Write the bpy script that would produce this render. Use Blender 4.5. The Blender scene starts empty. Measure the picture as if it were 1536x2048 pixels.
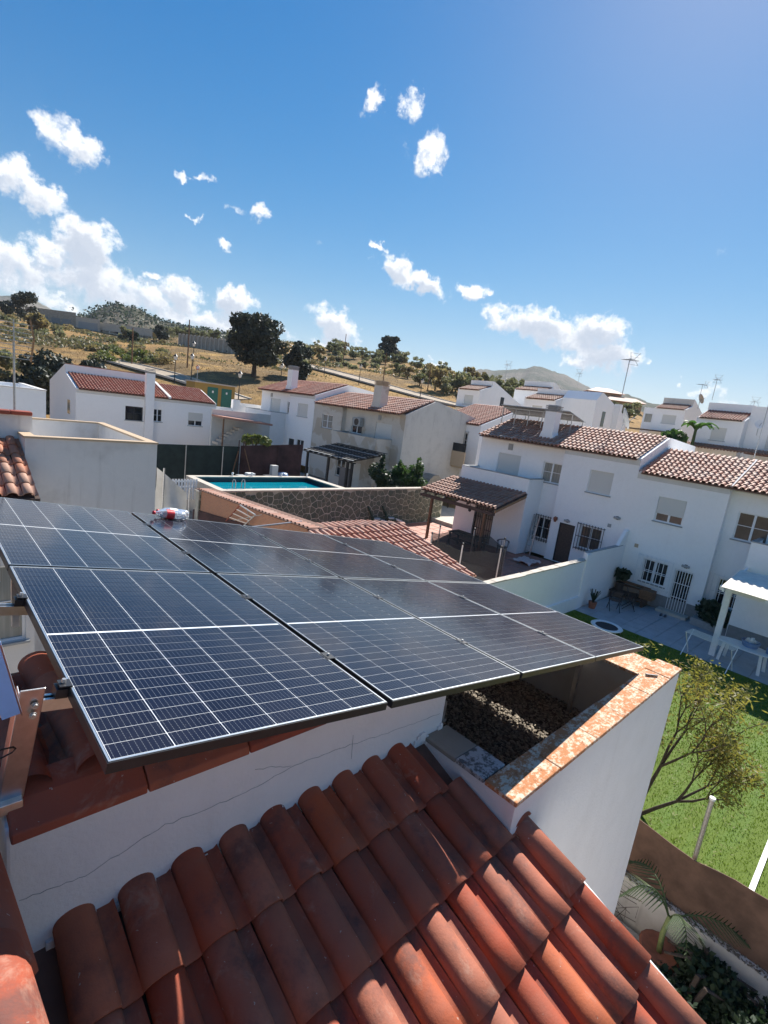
import bpy, math, random
import numpy as np
from mathutils import Vector, Matrix, Quaternion
random.seed(7); rng = np.random.default_rng(7)
PI = math.pi
scene = bpy.context.scene
col = scene.collection
# ------------------------------------------------------------------ camera
ZC = 6.6
FPX = 1003.5                                    # focal length in pixels of the 1536x2048 photograph
def _unit(v): v = np.array(v, float); return v / np.linalg.norm(v)
_dn = _unit([-.1305, .9716, .196]); _Z = -_dn
_u = np.array([.69200258, .12157741, .7115837]); _X = _unit(_u - (_u @ _Z) * _Z); _Y = np.cross(_Z, _X)
RW = np.stack([_X, _Y, _Z])                     # camera axes (right, down, forward) -> world
cam = bpy.data.cameras.new('camera'); cam_o = bpy.data.objects.new('camera', cam); col.objects.link(cam_o)
cam.sensor_fit = 'VERTICAL'; cam.sensor_height = 36.0; cam.lens = 36.0 * FPX / 2048
cam.clip_start = .05; cam.clip_end = 9000
_m = Matrix(((RW[0][0], -RW[0][1], -RW[0][2], 0), (RW[1][0], -RW[1][1], -RW[1][2], 0), (RW[2][0], -RW[2][1], -RW[2][2], ZC), (0, 0, 0, 1)))
cam_o.matrix_world = _m; scene.camera = cam_o
CAM = np.array([0, 0, ZC])
def ray(px, py): return RW @ np.array([(px - 768) / FPX, (py - 1024) / FPX, 1.])
def on_z(px, py, h): d = ray(px, py); return CAM + (h - ZC) / d[2] * d       # survey: where a sight line meets a level / a wall plane
def on_x(px, py, x): d = ray(px, py); return CAM + x / d[0] * d
def on_y(px, py, y): d = ray(px, py); return CAM + y / d[1] * d
def azel(px, py): d = ray(px, py); return math.atan2(d[1], d[0]), d[2] / math.hypot(d[0], d[1])
# ------------------------------------------------------------------ light
SUN_EL, SUN_AZ = math.radians(42.5), math.radians(19.5)
SUN = Vector((math.cos(SUN_EL) * math.cos(SUN_AZ), math.cos(SUN_EL) * math.sin(SUN_AZ), math.sin(SUN_EL)))
sl = bpy.data.lights.new('sun', 'SUN'); sl.energy = 4.7; sl.angle = math.radians(.53); sl.color = (1, .95, .88)
so = bpy.data.objects.new('sun', sl); col.objects.link(so); so.rotation_mode = 'QUATERNION'; so.rotation_quaternion = SUN.to_track_quat('Z', 'Y')
scene.view_settings.view_transform = 'Standard'; scene.view_settings.look = 'None'; scene.view_settings.gamma = 1
scene.view_settings.use_curve_mapping = False; scene.view_settings.exposure = 1.05
scene.cycles.max_bounces = 6; scene.cycles.diffuse_bounces = 3; scene.cycles.glossy_bounces = 3; scene.cycles.transparent_max_bounces = 8
world = bpy.data.worlds.new('World'); scene.world = world; world.use_nodes = True
# ------------------------------------------------------------------ node helper
class NT:
    def __init__(s, tree): s.t = tree; s.n = tree.nodes; s.l = tree.links
    def add(s, typ, **kw):
        nd = s.n.new(typ)
        for k, v in kw.items():
            if k[0] == 'i' and k[1:].isdigit(): s.put(nd, int(k[1:]), v)
            elif k.startswith('in_'): s.put(nd, k[3:].replace('_', ' '), v)
            else: setattr(nd, k, v)
        return nd
    def put(s, nd, key, v):
        if isinstance(v, bpy.types.NodeSocket): s.l.new(v, nd.inputs[key])
        else: nd.inputs[key].default_value = v
    def math(s, op, a, b=0., c=None, clamp=False):
        nd = s.add('ShaderNodeMath', operation=op, use_clamp=clamp); s.put(nd, 0, a); s.put(nd, 1, b)
        if c is not None: s.put(nd, 2, c)
        return nd.outputs[0]
    def vmath(s, op, a, b=(0, 0, 0)):
        nd = s.add('ShaderNodeVectorMath', operation=op); s.put(nd, 0, a); s.put(nd, 1, b); return nd.outputs[1 if op in ('LENGTH', 'DOT_PRODUCT', 'DISTANCE') else 0]
    def noise(s, vec, scale, detail=3, rough=.55, out=0, dist=0):
        nd = s.add('ShaderNodeTexNoise', in_Scale=scale, in_Detail=detail, in_Roughness=rough, in_Distortion=dist)
        if vec is not None: s.put(nd, 'Vector', vec)
        return nd.outputs[out]
    def ramp(s, fac, lo, hi, a=0., b=1., smooth=True):
        nd = s.add('ShaderNodeMapRange', interpolation_type='SMOOTHSTEP' if smooth else 'LINEAR'); s.put(nd, 0, fac)
        nd.inputs[1].default_value = lo; nd.inputs[2].default_value = hi; nd.inputs[3].default_value = a; nd.inputs[4].default_value = b
        return nd.outputs[0]
    def mix(s, fac, a, b):
        nd = s.add('ShaderNodeMix', data_type='RGBA'); s.put(nd, 0, fac)
        for k, v in ((6, a), (7, b)):
            if not isinstance(v, bpy.types.NodeSocket): v = tuple(v) + (1,) if len(v) == 3 else v
            s.put(nd, k, v)
        return nd.outputs[2]
    def bump(s, h, strength, dist=.02):
        return s.add('ShaderNodeBump', in_Height=h, in_Strength=strength, in_Distance=dist).outputs[0]
# ------------------------------------------------------------------ sky
w = NT(world.node_tree); w.n.clear()
sky = w.add('ShaderNodeTexSky', sky_type='NISHITA', sun_disc=False, sun_elevation=SUN_EL, sun_rotation=PI / 2 - SUN_AZ, altitude=200, air_density=1.0, dust_density=.15, ozone_density=2.6)
SKY_STRENGTH = .088
CLOUDS = [  # px, py, half width, half height, tilt (deg), amount
 (748, 202, 36, 22, -40, 1.0), (826, 208, 32, 24, 30, .85), (859, 305, 34, 46, 10, 1.05), (822, 310, 30, 14, 5, .35),
 (100, 275, 52, 40, 25, .75), (168, 296, 50, 32, 10, .95), (120, 240, 50, 10, 15, .4), (22, 350, 48, 40, 20, .95), (85, 392, 66, 32, 25, 1.0),
 (372, 342, 20, 11, 10, .9), (415, 354, 26, 10, 15, .75), (522, 428, 28, 18, -10, .95), (440, 487, 24, 11, 5, .75), (755, 490, 14, 9, 20, .9), (396, 434, 9, 7, 0, .8), (468, 418, 20, 8, 0, .55), (634, 493, 14, 7, 0, .45),
 (792, 538, 42, 30, 20, 1.1), (850, 566, 58, 22, 12, 1.1), (945, 585, 40, 17, -3, 1.1),
 (170, 490, 62, 50, 0, 1.25), (110, 510, 60, 34, 0, 1.0), (40, 530, 84, 44, 0, .95), (190, 560, 130, 46, 10, 1.05), (60, 580, 120, 36, 0, .85), (290, 590, 80, 34, 12, .95), (362, 592, 46, 34, 0, 1.1), (462, 606, 44, 34, -8, 1.25), (415, 640, 80, 26, 0, .95), (312, 554, 18, 13, 0, .9), (350, 630, 80, 24, 0, .8), (560, 662, 40, 16, 0, .55),
 (672, 652, 66, 32, 12, 1.05), (655, 688, 40, 16, 0, 1.0),
 (1010, 642, 56, 26, 0, .95), (1075, 655, 92, 38, 5, 1.15), (1195, 664, 70, 36, 0, 1.15), (1130, 680, 90, 26, 0, 1.0), (1215, 712, 72, 36, -8, 1.2), (1160, 728, 46, 22, 0, 1.0), (1085, 622, 30, 12, 0, .7),
 (865, 722, 22, 13, 0, 1.0), (888, 740, 20, 12, 0, .8), (1300, 715, 13, 13, 30, .85), (1360, 766, 11, 7, 0, .8), (1410, 785, 34, 12, 0, .75), (1452, 797, 40, 10, 0, .7), (1400, 520, 60, 30, 0, .25)]
tc = w.add('ShaderNodeTexCoord').outputs['Generated']
sn = w.vmath('NORMALIZE', tc)
upv = Vector((0, 0, 1))
wob1 = w.noise(sn, 26, 6, .62, out=1)
wob = w.vmath('SCALE', w.vmath('SUBTRACT', wob1, (.5, .5, .5))); wob.node.inputs['Scale'].default_value = .075
pos = w.vmath('ADD', sn, wob)
pos_up = w.vmath('ADD', pos, (0, 0, .016))
# smooth coverage of each cloud over the sphere of directions, worked out here and read by the node noise below
CW, CH = 2048, 1024
def cloud_cover():
    az = -((np.arange(CW) + .5) / CW - .5) * 2 * PI; el = ((np.arange(CH) + .5) / CH - .5) * PI
    A, E_ = np.meshgrid(az, el); D = np.stack([np.cos(E_) * np.cos(A), np.cos(E_) * np.sin(A), np.sin(E_)], -1); tot = np.zeros((CH, CW)); big_ = np.zeros((CH, CW))
    for (px, py, hw, hh, tilt, amt) in CLOUDS:
        d = Vector(ray(px, py)); k = d.length; d.normalize(); r = d.cross(upv).normalized(); u = r.cross(d).normalized(); a = math.radians(-tilt - 7.6)
        r2 = r * math.cos(a) + u * math.sin(a); u2 = -r * math.sin(a) + u * math.cos(a); sc = 1.12 / (FPX * k)
        q = D - np.array(d); l = np.sqrt(((q @ np.array(r2)) / (hw * sc)) ** 2 + ((q @ np.array(u2)) / (hh * sc)) ** 2 + ((q @ np.array(d)) / .6) ** 2)
        t = np.clip(1 - l / 1.45, 0, 1); f = t * t * t * (t * (t * 6 - 15) + 10) * amt; tot = np.maximum(tot, f)
        if hw >= 40: big_ = np.maximum(big_, f)
    im = bpy.data.images.new('cloud_cover', CW, CH, float_buffer=True); px_ = np.ones((CH, CW, 4), np.float32); px_[..., 0] = tot; px_[..., 1] = big_; im.colorspace_settings.name = 'Non-Color'; im.pixels.foreach_set(px_.ravel()); im.update(); return im
cover = cloud_cover()
def field(vec):
    e = w.add('ShaderNodeTexEnvironment', image=cover, interpolation='Cubic'); w.put(e, 0, vec); return w.add('ShaderNodeSeparateColor', i0=e.outputs[0]).outputs
def density(vec, src):
    fld = field(vec)[0]
    nz = w.math('ADD', w.math('MULTIPLY', w.math('SUBTRACT', w.noise(src, 62, 8, .66), .5), 1.15), w.math('MULTIPLY', w.math('SUBTRACT', w.noise(src, 24, 4, .6), .5), .95))
    return fld, w.math('ADD', fld, w.math('MULTIPLY', nz, w.ramp(fld, .02, .25)))
fld, dens = density(pos, sn)
mask = w.ramp(dens, .28, .92)
sun_d = Vector(SUN); shift = (sun_d * .010 + Vector((0, 0, .006)))
_, dens_s = density(w.vmath('ADD', pos, tuple(shift)), w.vmath('ADD', sn, tuple(shift)))
lit = w.ramp(w.math('SUBTRACT', dens, dens_s), -.22, .12)                    # side of a puff turned to the sun
core = w.ramp(w.math('MULTIPLY', field(pos_up)[1], dens), .25, 1.15)          # thick cloud overhead: grey under-side
ccol = w.mix(lit, (4.5, 4.85, 5.4), (7.0, 7.0, 7.0)); ccol = w.mix(w.math('MULTIPLY', core, .85), ccol, (3.2, 3.6, 4.3))
hsv = w.add('ShaderNodeHueSaturation', in_Saturation=1.45, in_Hue=.509, in_Color=sky.outputs[0]).outputs[0]
scl = w.vmath('SCALE', hsv); scl.node.inputs['Scale'].default_value = .095
soft = w.vmath('DIVIDE', hsv, w.vmath('ADD', scl, (1, 1, 1)))                # bright aureole of the sun rolled off, as the phone did
bgc = w.mix(w.math('MULTIPLY', mask, .96), soft, ccol)
bg = w.add('ShaderNodeBackground', in_Color=bgc, in_Strength=SKY_STRENGTH)
w.l.new(bg.outputs[0], w.add('ShaderNodeOutputWorld').inputs[0])
# ------------------------------------------------------------------ materials
def mat(name, base=(.5, .5, .5), rough=.7, metal=0., spec=.5):
    m = bpy.data.materials.new(name); m.use_nodes = True; t = NT(m.node_tree); b = t.n['Principled BSDF']
    b.inputs['Base Color'].default_value = (*base, 1); b.inputs['Roughness'].default_value = rough; b.inputs['Metallic'].default_value = metal
    b.inputs['Specular IOR Level'].default_value = spec
    return m, t, b
def wpos(t): return t.add('ShaderNodeNewGeometry').outputs['Position']
def island(t):
    a = t.add('ShaderNodeObjectInfo').outputs['Random']; b = t.add('ShaderNodeNewGeometry').outputs['Random Per Island']
    return t.math('FRACT', t.math('ADD', a, b))
def simple(name, base, rough=.6, metal=0., var=.12, scale=9., bump=.1, spec=.5):
    m, t, b = mat(name, base, rough, metal, spec); p = wpos(t)
    n = t.noise(p, scale, 5, .6)
    k = t.ramp(n, .25, .75, 1 - var, 1 + var)
    t.put(b, 'Base Color', t.vmath('SCALE', (base[0], base[1], base[2]))); b.inputs['Base Color'].links[0].from_node.inputs['Scale'].default_value = 1
    t.put(b.inputs['Base Color'].links[0].from_node, 'Scale', k)
    if bump: t.put(b, 'Normal', t.bump(t.noise(p, scale * 6, 3), bump, .01))
    return m
def stucco(name, base, dirt=(.42, .38, .33), amount=.25, streak=.2, stain=None, fine=.12):
    m, t, b = mat(name, base, .88, 0, .25); p = wpos(t)
    n1 = t.noise(p, 1.3, 5, .62); n2 = t.noise(p, 7, 4, .6)
    mp = t.add('ShaderNodeMapping'); t.put(mp, 0, p); mp.inputs[3].default_value = (7, 7, .45)
    st = t.noise(mp.outputs[0], 1.0, 4, .6)
    f = t.math('ADD', t.math('MULTIPLY', t.ramp(n1, .45, .8), amount), t.math('MULTIPLY', t.ramp(st, .55, .85), streak), clamp=True)
    c = t.mix(f, base, dirt)
    c = t.mix(t.math('MULTIPLY', t.ramp(n2, .35, .75), .09), c, (base[0] * .7, base[1] * .68, base[2] * .66))
    if stain: c = t.mix(t.math('MULTIPLY', t.ramp(t.noise(p, .8, 3, .5, dist=.6), .5, .58), stain[3]), c, stain[:3])
    t.put(b, 'Base Color', c)
    h = t.math('ADD', t.noise(p, 45, 4, .65), t.math('MULTIPLY', t.noise(p, 4, 2), 1.5))
    t.put(b, 'Normal', t.bump(h, fine, .02))
    return m
def terracotta(name, c1, c2, c3, specks=.0, detail=1., spec=.5):
    m, t, b = mat(name, c1, .72, 0, spec); r = island(t); p = wpos(t)
    c = t.mix(t.ramp(r, 0., .6), c1, c2); c = t.mix(t.ramp(t.math('FRACT', t.math('MULTIPLY', r, 7.31)), .35, .8), c, c3)
    n = t.noise(p, 6 * detail, 5, .65); c = t.mix(t.ramp(n, .35, .72, 0, .6), c, (c3[0] * .75, c3[1] * .75, c3[2] * .8))
    c = t.mix(t.ramp(t.noise(p, 2.2 * detail, 3), .5, .75, 0, .45), c, c2)
    if specks:
        v = t.add('ShaderNodeTexVoronoi', in_Scale=26., feature='F1'); t.put(v, 'Vector', t.vmath('ADD', p, t.vmath('SCALE', t.noise(p, 60, 2, out=1))));
        v.inputs['Vector'].links[0].from_node.inputs[1].links[0].from_node.inputs['Scale'].default_value = .03
        gate = t.math('GREATER_THAN', t.noise(v.outputs['Position'], 3.1, 1), .5); gate = t.math('MULTIPLY', gate, t.math('GREATER_THAN', v.outputs['Color'], .0))
        wh = t.add('ShaderNodeTexWhiteNoise', noise_dimensions='3D'); t.put(wh, 0, v.outputs['Position'])
        dot = t.math('MULTIPLY', t.math('LESS_THAN', v.outputs[0], t.math('MULTIPLY', wh.outputs[0], .10)), t.math('GREATER_THAN', wh.outputs[0], .55))
        c = t.mix(t.math('MULTIPLY', dot, specks), c, (.55, .5, .42))
        fs = t.ramp(t.noise(p, 240, 3, .7), .68, .76); c = t.mix(t.math('MULTIPLY', t.math('MULTIPLY', fs, t.ramp(t.noise(p, 9, 3), .45, .65)), .5), c, (.5, .43, .3))
    if specks > .5:                                # soot, dust and pale lichen films of an old roof
        c = t.mix(t.math('MULTIPLY', t.ramp(t.noise(p, 3.4, 6, .7), .48, .7), .75), c, (.085, .05, .045)); c = t.mix(t.math('MULTIPLY', t.ramp(t.noise(p, 5.1, 6, .72, dist=.5), .56, .72), .5), c, (.42, .26, .19)); c = t.mix(t.math('MULTIPLY', t.ramp(t.noise(p, 55, 5, .75), .6, .7), .4), c, (.16, .075, .05))
    t.put(b, 'Base Color', c)
    t.put(b, 'Normal', t.bump(t.math('ADD', t.noise(p, 90, 4, .7), t.math('MULTIPLY', t.noise(p, 14, 3), 1.2)), .16, .012))
    return m
M = {}
M['white'] = stucco('white_stucco', (.9, .885, .865), amount=.06, streak=.1)
M['white2'] = stucco('white_stucco_far', (.9, .885, .865), amount=.05, streak=.12, fine=.06)
M['own'] = stucco('own_wall_plaster', (.85, .815, .785), (.5, .43, .36), .16, .12, fine=.25)
M['boxwall'] = stucco('weathered_plaster', (.68, .655, .62), (.36, .33, .3), .5, .45, fine=.25)
M['beige'] = stucco('beige_patchy_plaster', (.60, .555, .49), (.46, .4, .33), .35, .2, stain=(.47, .40, .315, .95))
M['gable'] = stucco('bare_grey_render', (.6, .565, .51), (.33, .3, .27), .45, .6)
M['tan'] = stucco('tan_render', (.5, .38, .26), (.4, .3, .2), .3, .2)
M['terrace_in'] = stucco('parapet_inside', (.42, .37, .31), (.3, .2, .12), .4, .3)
M['tile'] = terracotta('roof_clay', (.46, .118, .043), (.33, .062, .026), (.37, .128, .075), specks=.6, spec=.3)
M['tile_old'] = terracotta('weathered_roof_clay', (.42, .17, .095), (.48, .18, .09), (.44, .25, .17), specks=.5)
M['tile_far'] = terracotta('far_roof_clay', (.38, .18, .115), (.35, .15, .095), (.42, .25, .18), detail=.6)
M['tile_h1'] = terracotta('house_roof_clay', (.48, .26, .175), (.43, .205, .13), (.52, .35, .265), detail=.8, spec=.4)
M['tile_red'] = terracotta('red_roof_clay', (.32, .10, .062), (.36, .13, .08), (.4, .2, .14), detail=.8, spec=.45)
M['tile_pink'] = terracotta('pink_roof_clay', (.46, .225, .15), (.4, .17, .105), (.48, .29, .215), detail=.9, spec=.45)
M['tile_brown'] = terracotta('brown_awning_tile', (.33, .15, .095), (.36, .18, .115), (.4, .23, .16), detail=.9)
M['flat_red'] = terracotta('flat_coping_clay', (.37, .085, .038), (.3, .06, .03), (.36, .10, .05), specks=.8)
M['deck'] = simple('roof_mortar', (.16, .09, .065), .95)
M['mortar'] = simple('grey_mortar', (.4, .38, .35), .95, bump=.5, scale=20)
# lichen coping
m, t, b = mat('lichen_coping', (.6, .5, .4), .9); p = wpos(t)
mp = t.add('ShaderNodeMapping'); t.put(mp, 0, p); mp.inputs[3].default_value = (1., 1.4, 1.)
n1 = t.noise(mp.outputs[0], 7, 7, .75); n2 = t.noise(mp.outputs[0], 34, 6, .75)
k = t.math('ADD', t.math('MULTIPLY', n1, .55), t.math('MULTIPLY', n2, .5))
c = t.mix(t.ramp(k, .46, .55), (.66, .55, .41), (.46, .19, .075)); c = t.mix(t.ramp(t.noise(p, 17, 6, .7), .56, .66), c, (.36, .13, .045)); c = t.mix(t.ramp(t.noise(p, 60, 3, .7), .66, .72), c, (.72, .7, .6))
t.put(b, 'Base Color', c); t.put(b, 'Normal', t.bump(n2, .35, .015)); M['lichen'] = m
m, t, b = mat('dark_lichen_coping', (.3, .29, .28), .9); p = wpos(t)
k = t.noise(p, 24, 6, .75); c = t.mix(t.ramp(k, .46, .56), (.42, .41, .4), (.12, .115, .11)); c = t.mix(t.ramp(t.noise(p, 8, 5, .7), .64, .7), c, (.2, .09, .05)); t.put(b, 'Base Color', c); t.put(b, 'Normal', t.bump(k, .3, .01)); M['lichen_dark'] = m
M['alu'] = simple('aluminium', (.62, .6, .585), .38, 1., .08, 30, .04)
M['alu_painted_sky'] = simple('aluminium_painted_sky_reflection', (.3, .5, .95), .35, .0, .06, 12, .02)  # blue sky reflection put into the base colour of plain aluminium
M['black_metal'] = simple('black_anodised', (.018, .018, .02), .4, .0, .2, 30, .03)
M['silver_edge'] = simple('silver_frame_edge', (.72, .74, .74), .3, .9, .06, 20, .02)
M['steel'] = simple('galvanised_steel', (.45, .45, .45), .45, .9, .2, 25, .05)
M['dark_iron'] = simple('dark_iron', (.03, .032, .036), .5, .4)
M['white_paint'] = simple('white_paint', (.8, .8, .79), .45, 0, .05)
M['cream_paint'] = simple('shutter_cream', (.62, .615, .575), .5, 0, .05, 3, .02)
M['sill'] = simple('grey_sill_stone', (.3, .31, .31), .6)
M['cornice'] = stucco('cornice_plaster', (.68, .66, .63), amount=.3, streak=.2)
M['wood'] = simple('brown_wood', (.17, .085, .04), .6, 0, .3, 14, .2)
M['wood_light'] = simple('pine_wood', (.34, .19, .09), .6, 0, .25, 14, .2)
M['wood_dark'] = simple('dark_wood', (.07, .045, .035), .65, 0, .3, 14, .2)
M['black_slat'] = simple('blackened_slat', (.022, .022, .022), .6)
M['red_paint'] = simple('red_cap_plastic', (.6, .02, .03), .35, 0, .05)
M['green_plastic'] = simple('dark_green_plastic', (.012, .06, .045), .4)
M['grey_plastic'] = simple('dark_grey_plastic', (.09, .095, .11), .45)
M['white_plastic'] = simple('white_plastic', (.78, .78, .76), .4, 0, .04)
M['blue_plastic'] = simple('blue_plastic', (.12, .2, .34), .35)
M['tarp'] = simple('grey_tarpaulin', (.5, .49, .46), .7, 0, .15, 2.2, .2)
M['screen_green'] = simple('green_shade_net', (.015, .026, .022), .85, 0, .35, 2.5, .3)
M['screen_brown'] = simple('brown_shade_net', (.135, .08, .055), .9, 0, .35, 3, .5)
M['screen_red'] = simple('maroon_shade_net', (.06, .028, .026), .9, 0, .6, 1.2, .3)
M['mustard'] = stucco('mustard_render', (.36, .24, .075), (.25, .17, .08), .4, .3)
M['green_door'] = simple('green_door_paint', (.012, .13, .1), .5)
M['concrete'] = simple('concrete', (.33, .29, .235), .9, 0, .2, 2, .2)
M['concrete_pale'] = simple('pale_concrete', (.48, .43, .36), .9, 0, .15, 3, .2)
M['orange_house'] = stucco('ochre_render', (.52, .33, .2), (.4, .26, .16), .2, .2)
M['asphalt'] = simple('asphalt', (.16, .15, .14), .95, 0, .2, 1.5, .2)
M['dirt_road'] = simple('dusty_road', (.36, .29, .21), .95, 0, .2, 1.2, .2)
M['bark'] = simple('bark', (.07, .05, .038), .9, 0, .4, 18, .5)
M['fabric_cream'] = simple('cream_canvas', (.72, .67, .58), .85, 0, .12, 4, .2)
M['net_black'] = simple('black_net', (.03, .03, .032), .9)
M['pink_cloth'] = simple('pale_pink_cloth', (.75, .56, .5), .8)
M['floor_red'] = simple('terracotta_floor_tile', (.42, .19, .135), .6, 0, .15, 3, .05)
M['floor_grey'] = simple('grey_floor_tile', (.36, .385, .41), .45, 0, .12, 2.5, .05)
M['plinth'] = simple('grey_plinth_tile', (.2, .21, .215), .5)
M['soil'] = simple('dark_soil', (.07, .05, .035), .95, 0, .4, 5, .5)
M['clay_pot'] = simple('clay_pot', (.28, .1, .055), .8, 0, .25, 10)
M['cable'] = simple('black_cable', (.01, .01, .01), .5)
M['trunk_palm'] = simple('palm_stem', (.2, .24, .09), .7, 0, .25, 20, .2)
M['lamp_glass'] = simple('frosted_lamp_glass', (.75, .75, .72), .3)
M['bulb_grey'] = simple('grey_unglazed', (.35, .35, .34), .7)
# glass panes: dark rooms behind
m, t, b = mat('window_glass', (.012, .016, .022), .06, 0, .6); M['glass'] = m
m, t, b = mat('curtained_glass', (.2, .185, .17), .12, 0, .6); p = wpos(t); t.put(b, 'Base Color', t.mix(t.noise(p, 2.4, 3), (.05, .045, .04), (.15, .125, .1))); M['glass_brown'] = m
m, t, b = mat('pale_curtain_glass', (.3, .3, .28), .12, 0, .6); p = wpos(t); mp = t.add('ShaderNodeMapping'); t.put(mp, 0, p); mp.inputs[3].default_value = (14, 14, .6); t.put(b, 'Base Color', t.mix(t.noise(mp.outputs[0], 1, 3), (.10, .10, .085), (.4, .4, .36))); M['glass_curtain'] = m
# roller shutters: fine slat relief
m, t, b = mat('roller_shutter', (.62, .61, .565), .5); p = wpos(t); wv = t.add('ShaderNodeTexWave', wave_type='BANDS', bands_direction='Z', in_Scale=7.); t.put(wv, 'Vector', p); t.put(b, 'Normal', t.bump(wv.outputs[1], .3, .01)); M['shutter'] = m
# photovoltaic cell
m, t, b = mat('silicon_cell', (.004, .006, .016), .16, 0, .5)
uv = t.add('ShaderNodeTexCoord').outputs['Object']; sx = t.add('ShaderNodeSeparateXYZ'); t.put(sx, 0, uv)
bars = t.math('ABSOLUTE', t.math('SUBTRACT', t.math('FRACT', t.math('MULTIPLY', sx.outputs[0], 10 / .182)), .5))
line = t.math('LESS_THAN', bars, .045)
dash = t.math('LESS_THAN', t.math('FRACT', t.math('MULTIPLY', sx.outputs[1], 6 / .0705)), .55)
rnd = t.add('ShaderNodeObjectInfo').outputs['Random']
p = wpos(t)
cc = t.mix(rnd, (.002, .003, .014), (.004, .006, .02)); cc = t.mix(t.math('MULTIPLY', line, t.math('ADD', .15, t.math('MULTIPLY', dash, .32))), cc, (.24, .26, .28))
dust = t.ramp(t.noise(p, 1.7, 6, .65),   .3, .8, .003, .018); ds = t.ramp(t.noise(p, 95, 2, .6), .72, .78, 0, .08); dust = t.math('ADD', dust, ds)
lw = t.add('ShaderNodeLayerWeight', in_Blend=.28).outputs['Facing']; dust = t.math('MULTIPLY', dust, t.math('ADD', .6, t.math('MULTIPLY', lw, 5.)))
cc = t.mix(dust, cc, (.36, .33, .29)); t.put(b, 'Base Color', cc)
b.inputs['Coat Weight'].default_value = .28; t.put(b, 'Coat Roughness', t.ramp(t.noise(p, 2.6, 4), .3, .75, .045, .12)); b.inputs['Coat IOR'].default_value = 1.38; b.inputs['Specular IOR Level'].default_value = .12
M['cell'] = m
m, t, b = mat('white_backsheet', (.8, .82, .83), .2, 0, .4); b.inputs['Coat Weight'].default_value = .5; b.inputs['Coat Roughness'].default_value = .06; M['backsheet'] = m
# water
m, t, b = mat('pool_water', (.0, .20, .27), .04, 0, .5); p = wpos(t); t.put(b, 'Normal', t.bump(t.noise(p, 5, 3), .12, .05)); t.put(b, 'Base Color', t.mix(t.noise(p, .6, 2), (.0, .17, .24), (.005, .25, .32))); M['water'] = m
M['pool_tile'] = simple('dark_pool_band', (.015, .03, .045), .3)
# foliage
def leaf_mat(name, a, b_, c=None, trans=.35):
    m, t, b = mat(name, a, .55, 0, .35); r = island(t); p = wpos(t)
    cx = t.mix(r, a, b_)
    if c: cx = t.mix(t.ramp(t.noise(p, 1.1, 3), .45, .65), cx, c)
    t.put(b, 'Base Color', cx)
    tr = t.add('ShaderNodeBsdfTranslucent'); t.put(tr, 0, t.mix(.5, cx, (a[0] * 1.6, a[1] * 1.8, a[2])))
    mx = t.add('ShaderNodeMixShader'); mx.inputs[0].default_value = trans; t.l.new(b.outputs[0], mx.inputs[1]); t.l.new(tr.outputs[0], mx.inputs[2])
    t.l.new(mx.outputs[0], t.n['Material Output'].inputs[0]); return m
M['oak_leaf'] = leaf_mat('holm_oak_leaf', (.032, .04, .03), (.05, .06, .042), trans=.15)
M['olive_leaf'] = leaf_mat('olive_leaf', (.2, .2, .125), (.25, .235, .15), (.22, .18, .1), .45)
M['scrub_leaf'] = leaf_mat('scrub_leaf', (.13, .14, .075), (.17, .17, .09), (.19, .15, .08), .4)
M['brown_scrub'] = leaf_mat('dry_scrub_leaf', (.24, .18, .095), (.28, .21, .105), (.19, .16, .085), .4)
M['yellow_scrub'] = leaf_mat('yellow_green_leaf', (.14, .155, .04), (.1, .13, .04), trans=.25)
M['hedge_leaf'] = leaf_mat('dark_shrub_leaf', (.018, .035, .018), (.035, .06, .028), trans=.25)
M['citrus_leaf'] = leaf_mat('citrus_leaf', (.06, .11, .03), (.03, .07, .02), (.025, .05, .02), trans=.35)
M['autumn_leaf'] = leaf_mat('autumn_leaf', (.23, .2, .05), (.15, .165, .045), (.2, .14, .035), trans=.45)
M['palm_leaf'] = leaf_mat('palm_leaf', (.05, .085, .03), (.08, .115, .045), trans=.3)
M['banana_leaf'] = leaf_mat('banana_leaf', (.05, .12, .03), (.08, .15, .04), trans=.4)
M['grass_blade'] = leaf_mat('turf_blade', (.12, .185, .008), (.155, .225, .012), (.085, .14, .006), trans=.3)
m, t, b = mat('turf_base', (.05, .12, .015), .9); p = wpos(t); c = t.mix(t.noise(p, 40, 5, .7), (.07, .115, .006), (.125, .185, .012)); mp = t.add('ShaderNodeMapping'); t.put(mp, 0, p); mp.inputs[3].default_value = (.25, 2.2, 1); c = t.mix(t.ramp(t.noise(mp.outputs[0], 1.2, 3), .5, .7, 0, .4), c, (.09, .18, .03)); t.put(b, 'Base Color', c); t.put(b, 'Normal', t.bump(t.noise(p, 120, 3), .6, .03)); M['turf'] = m
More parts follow.
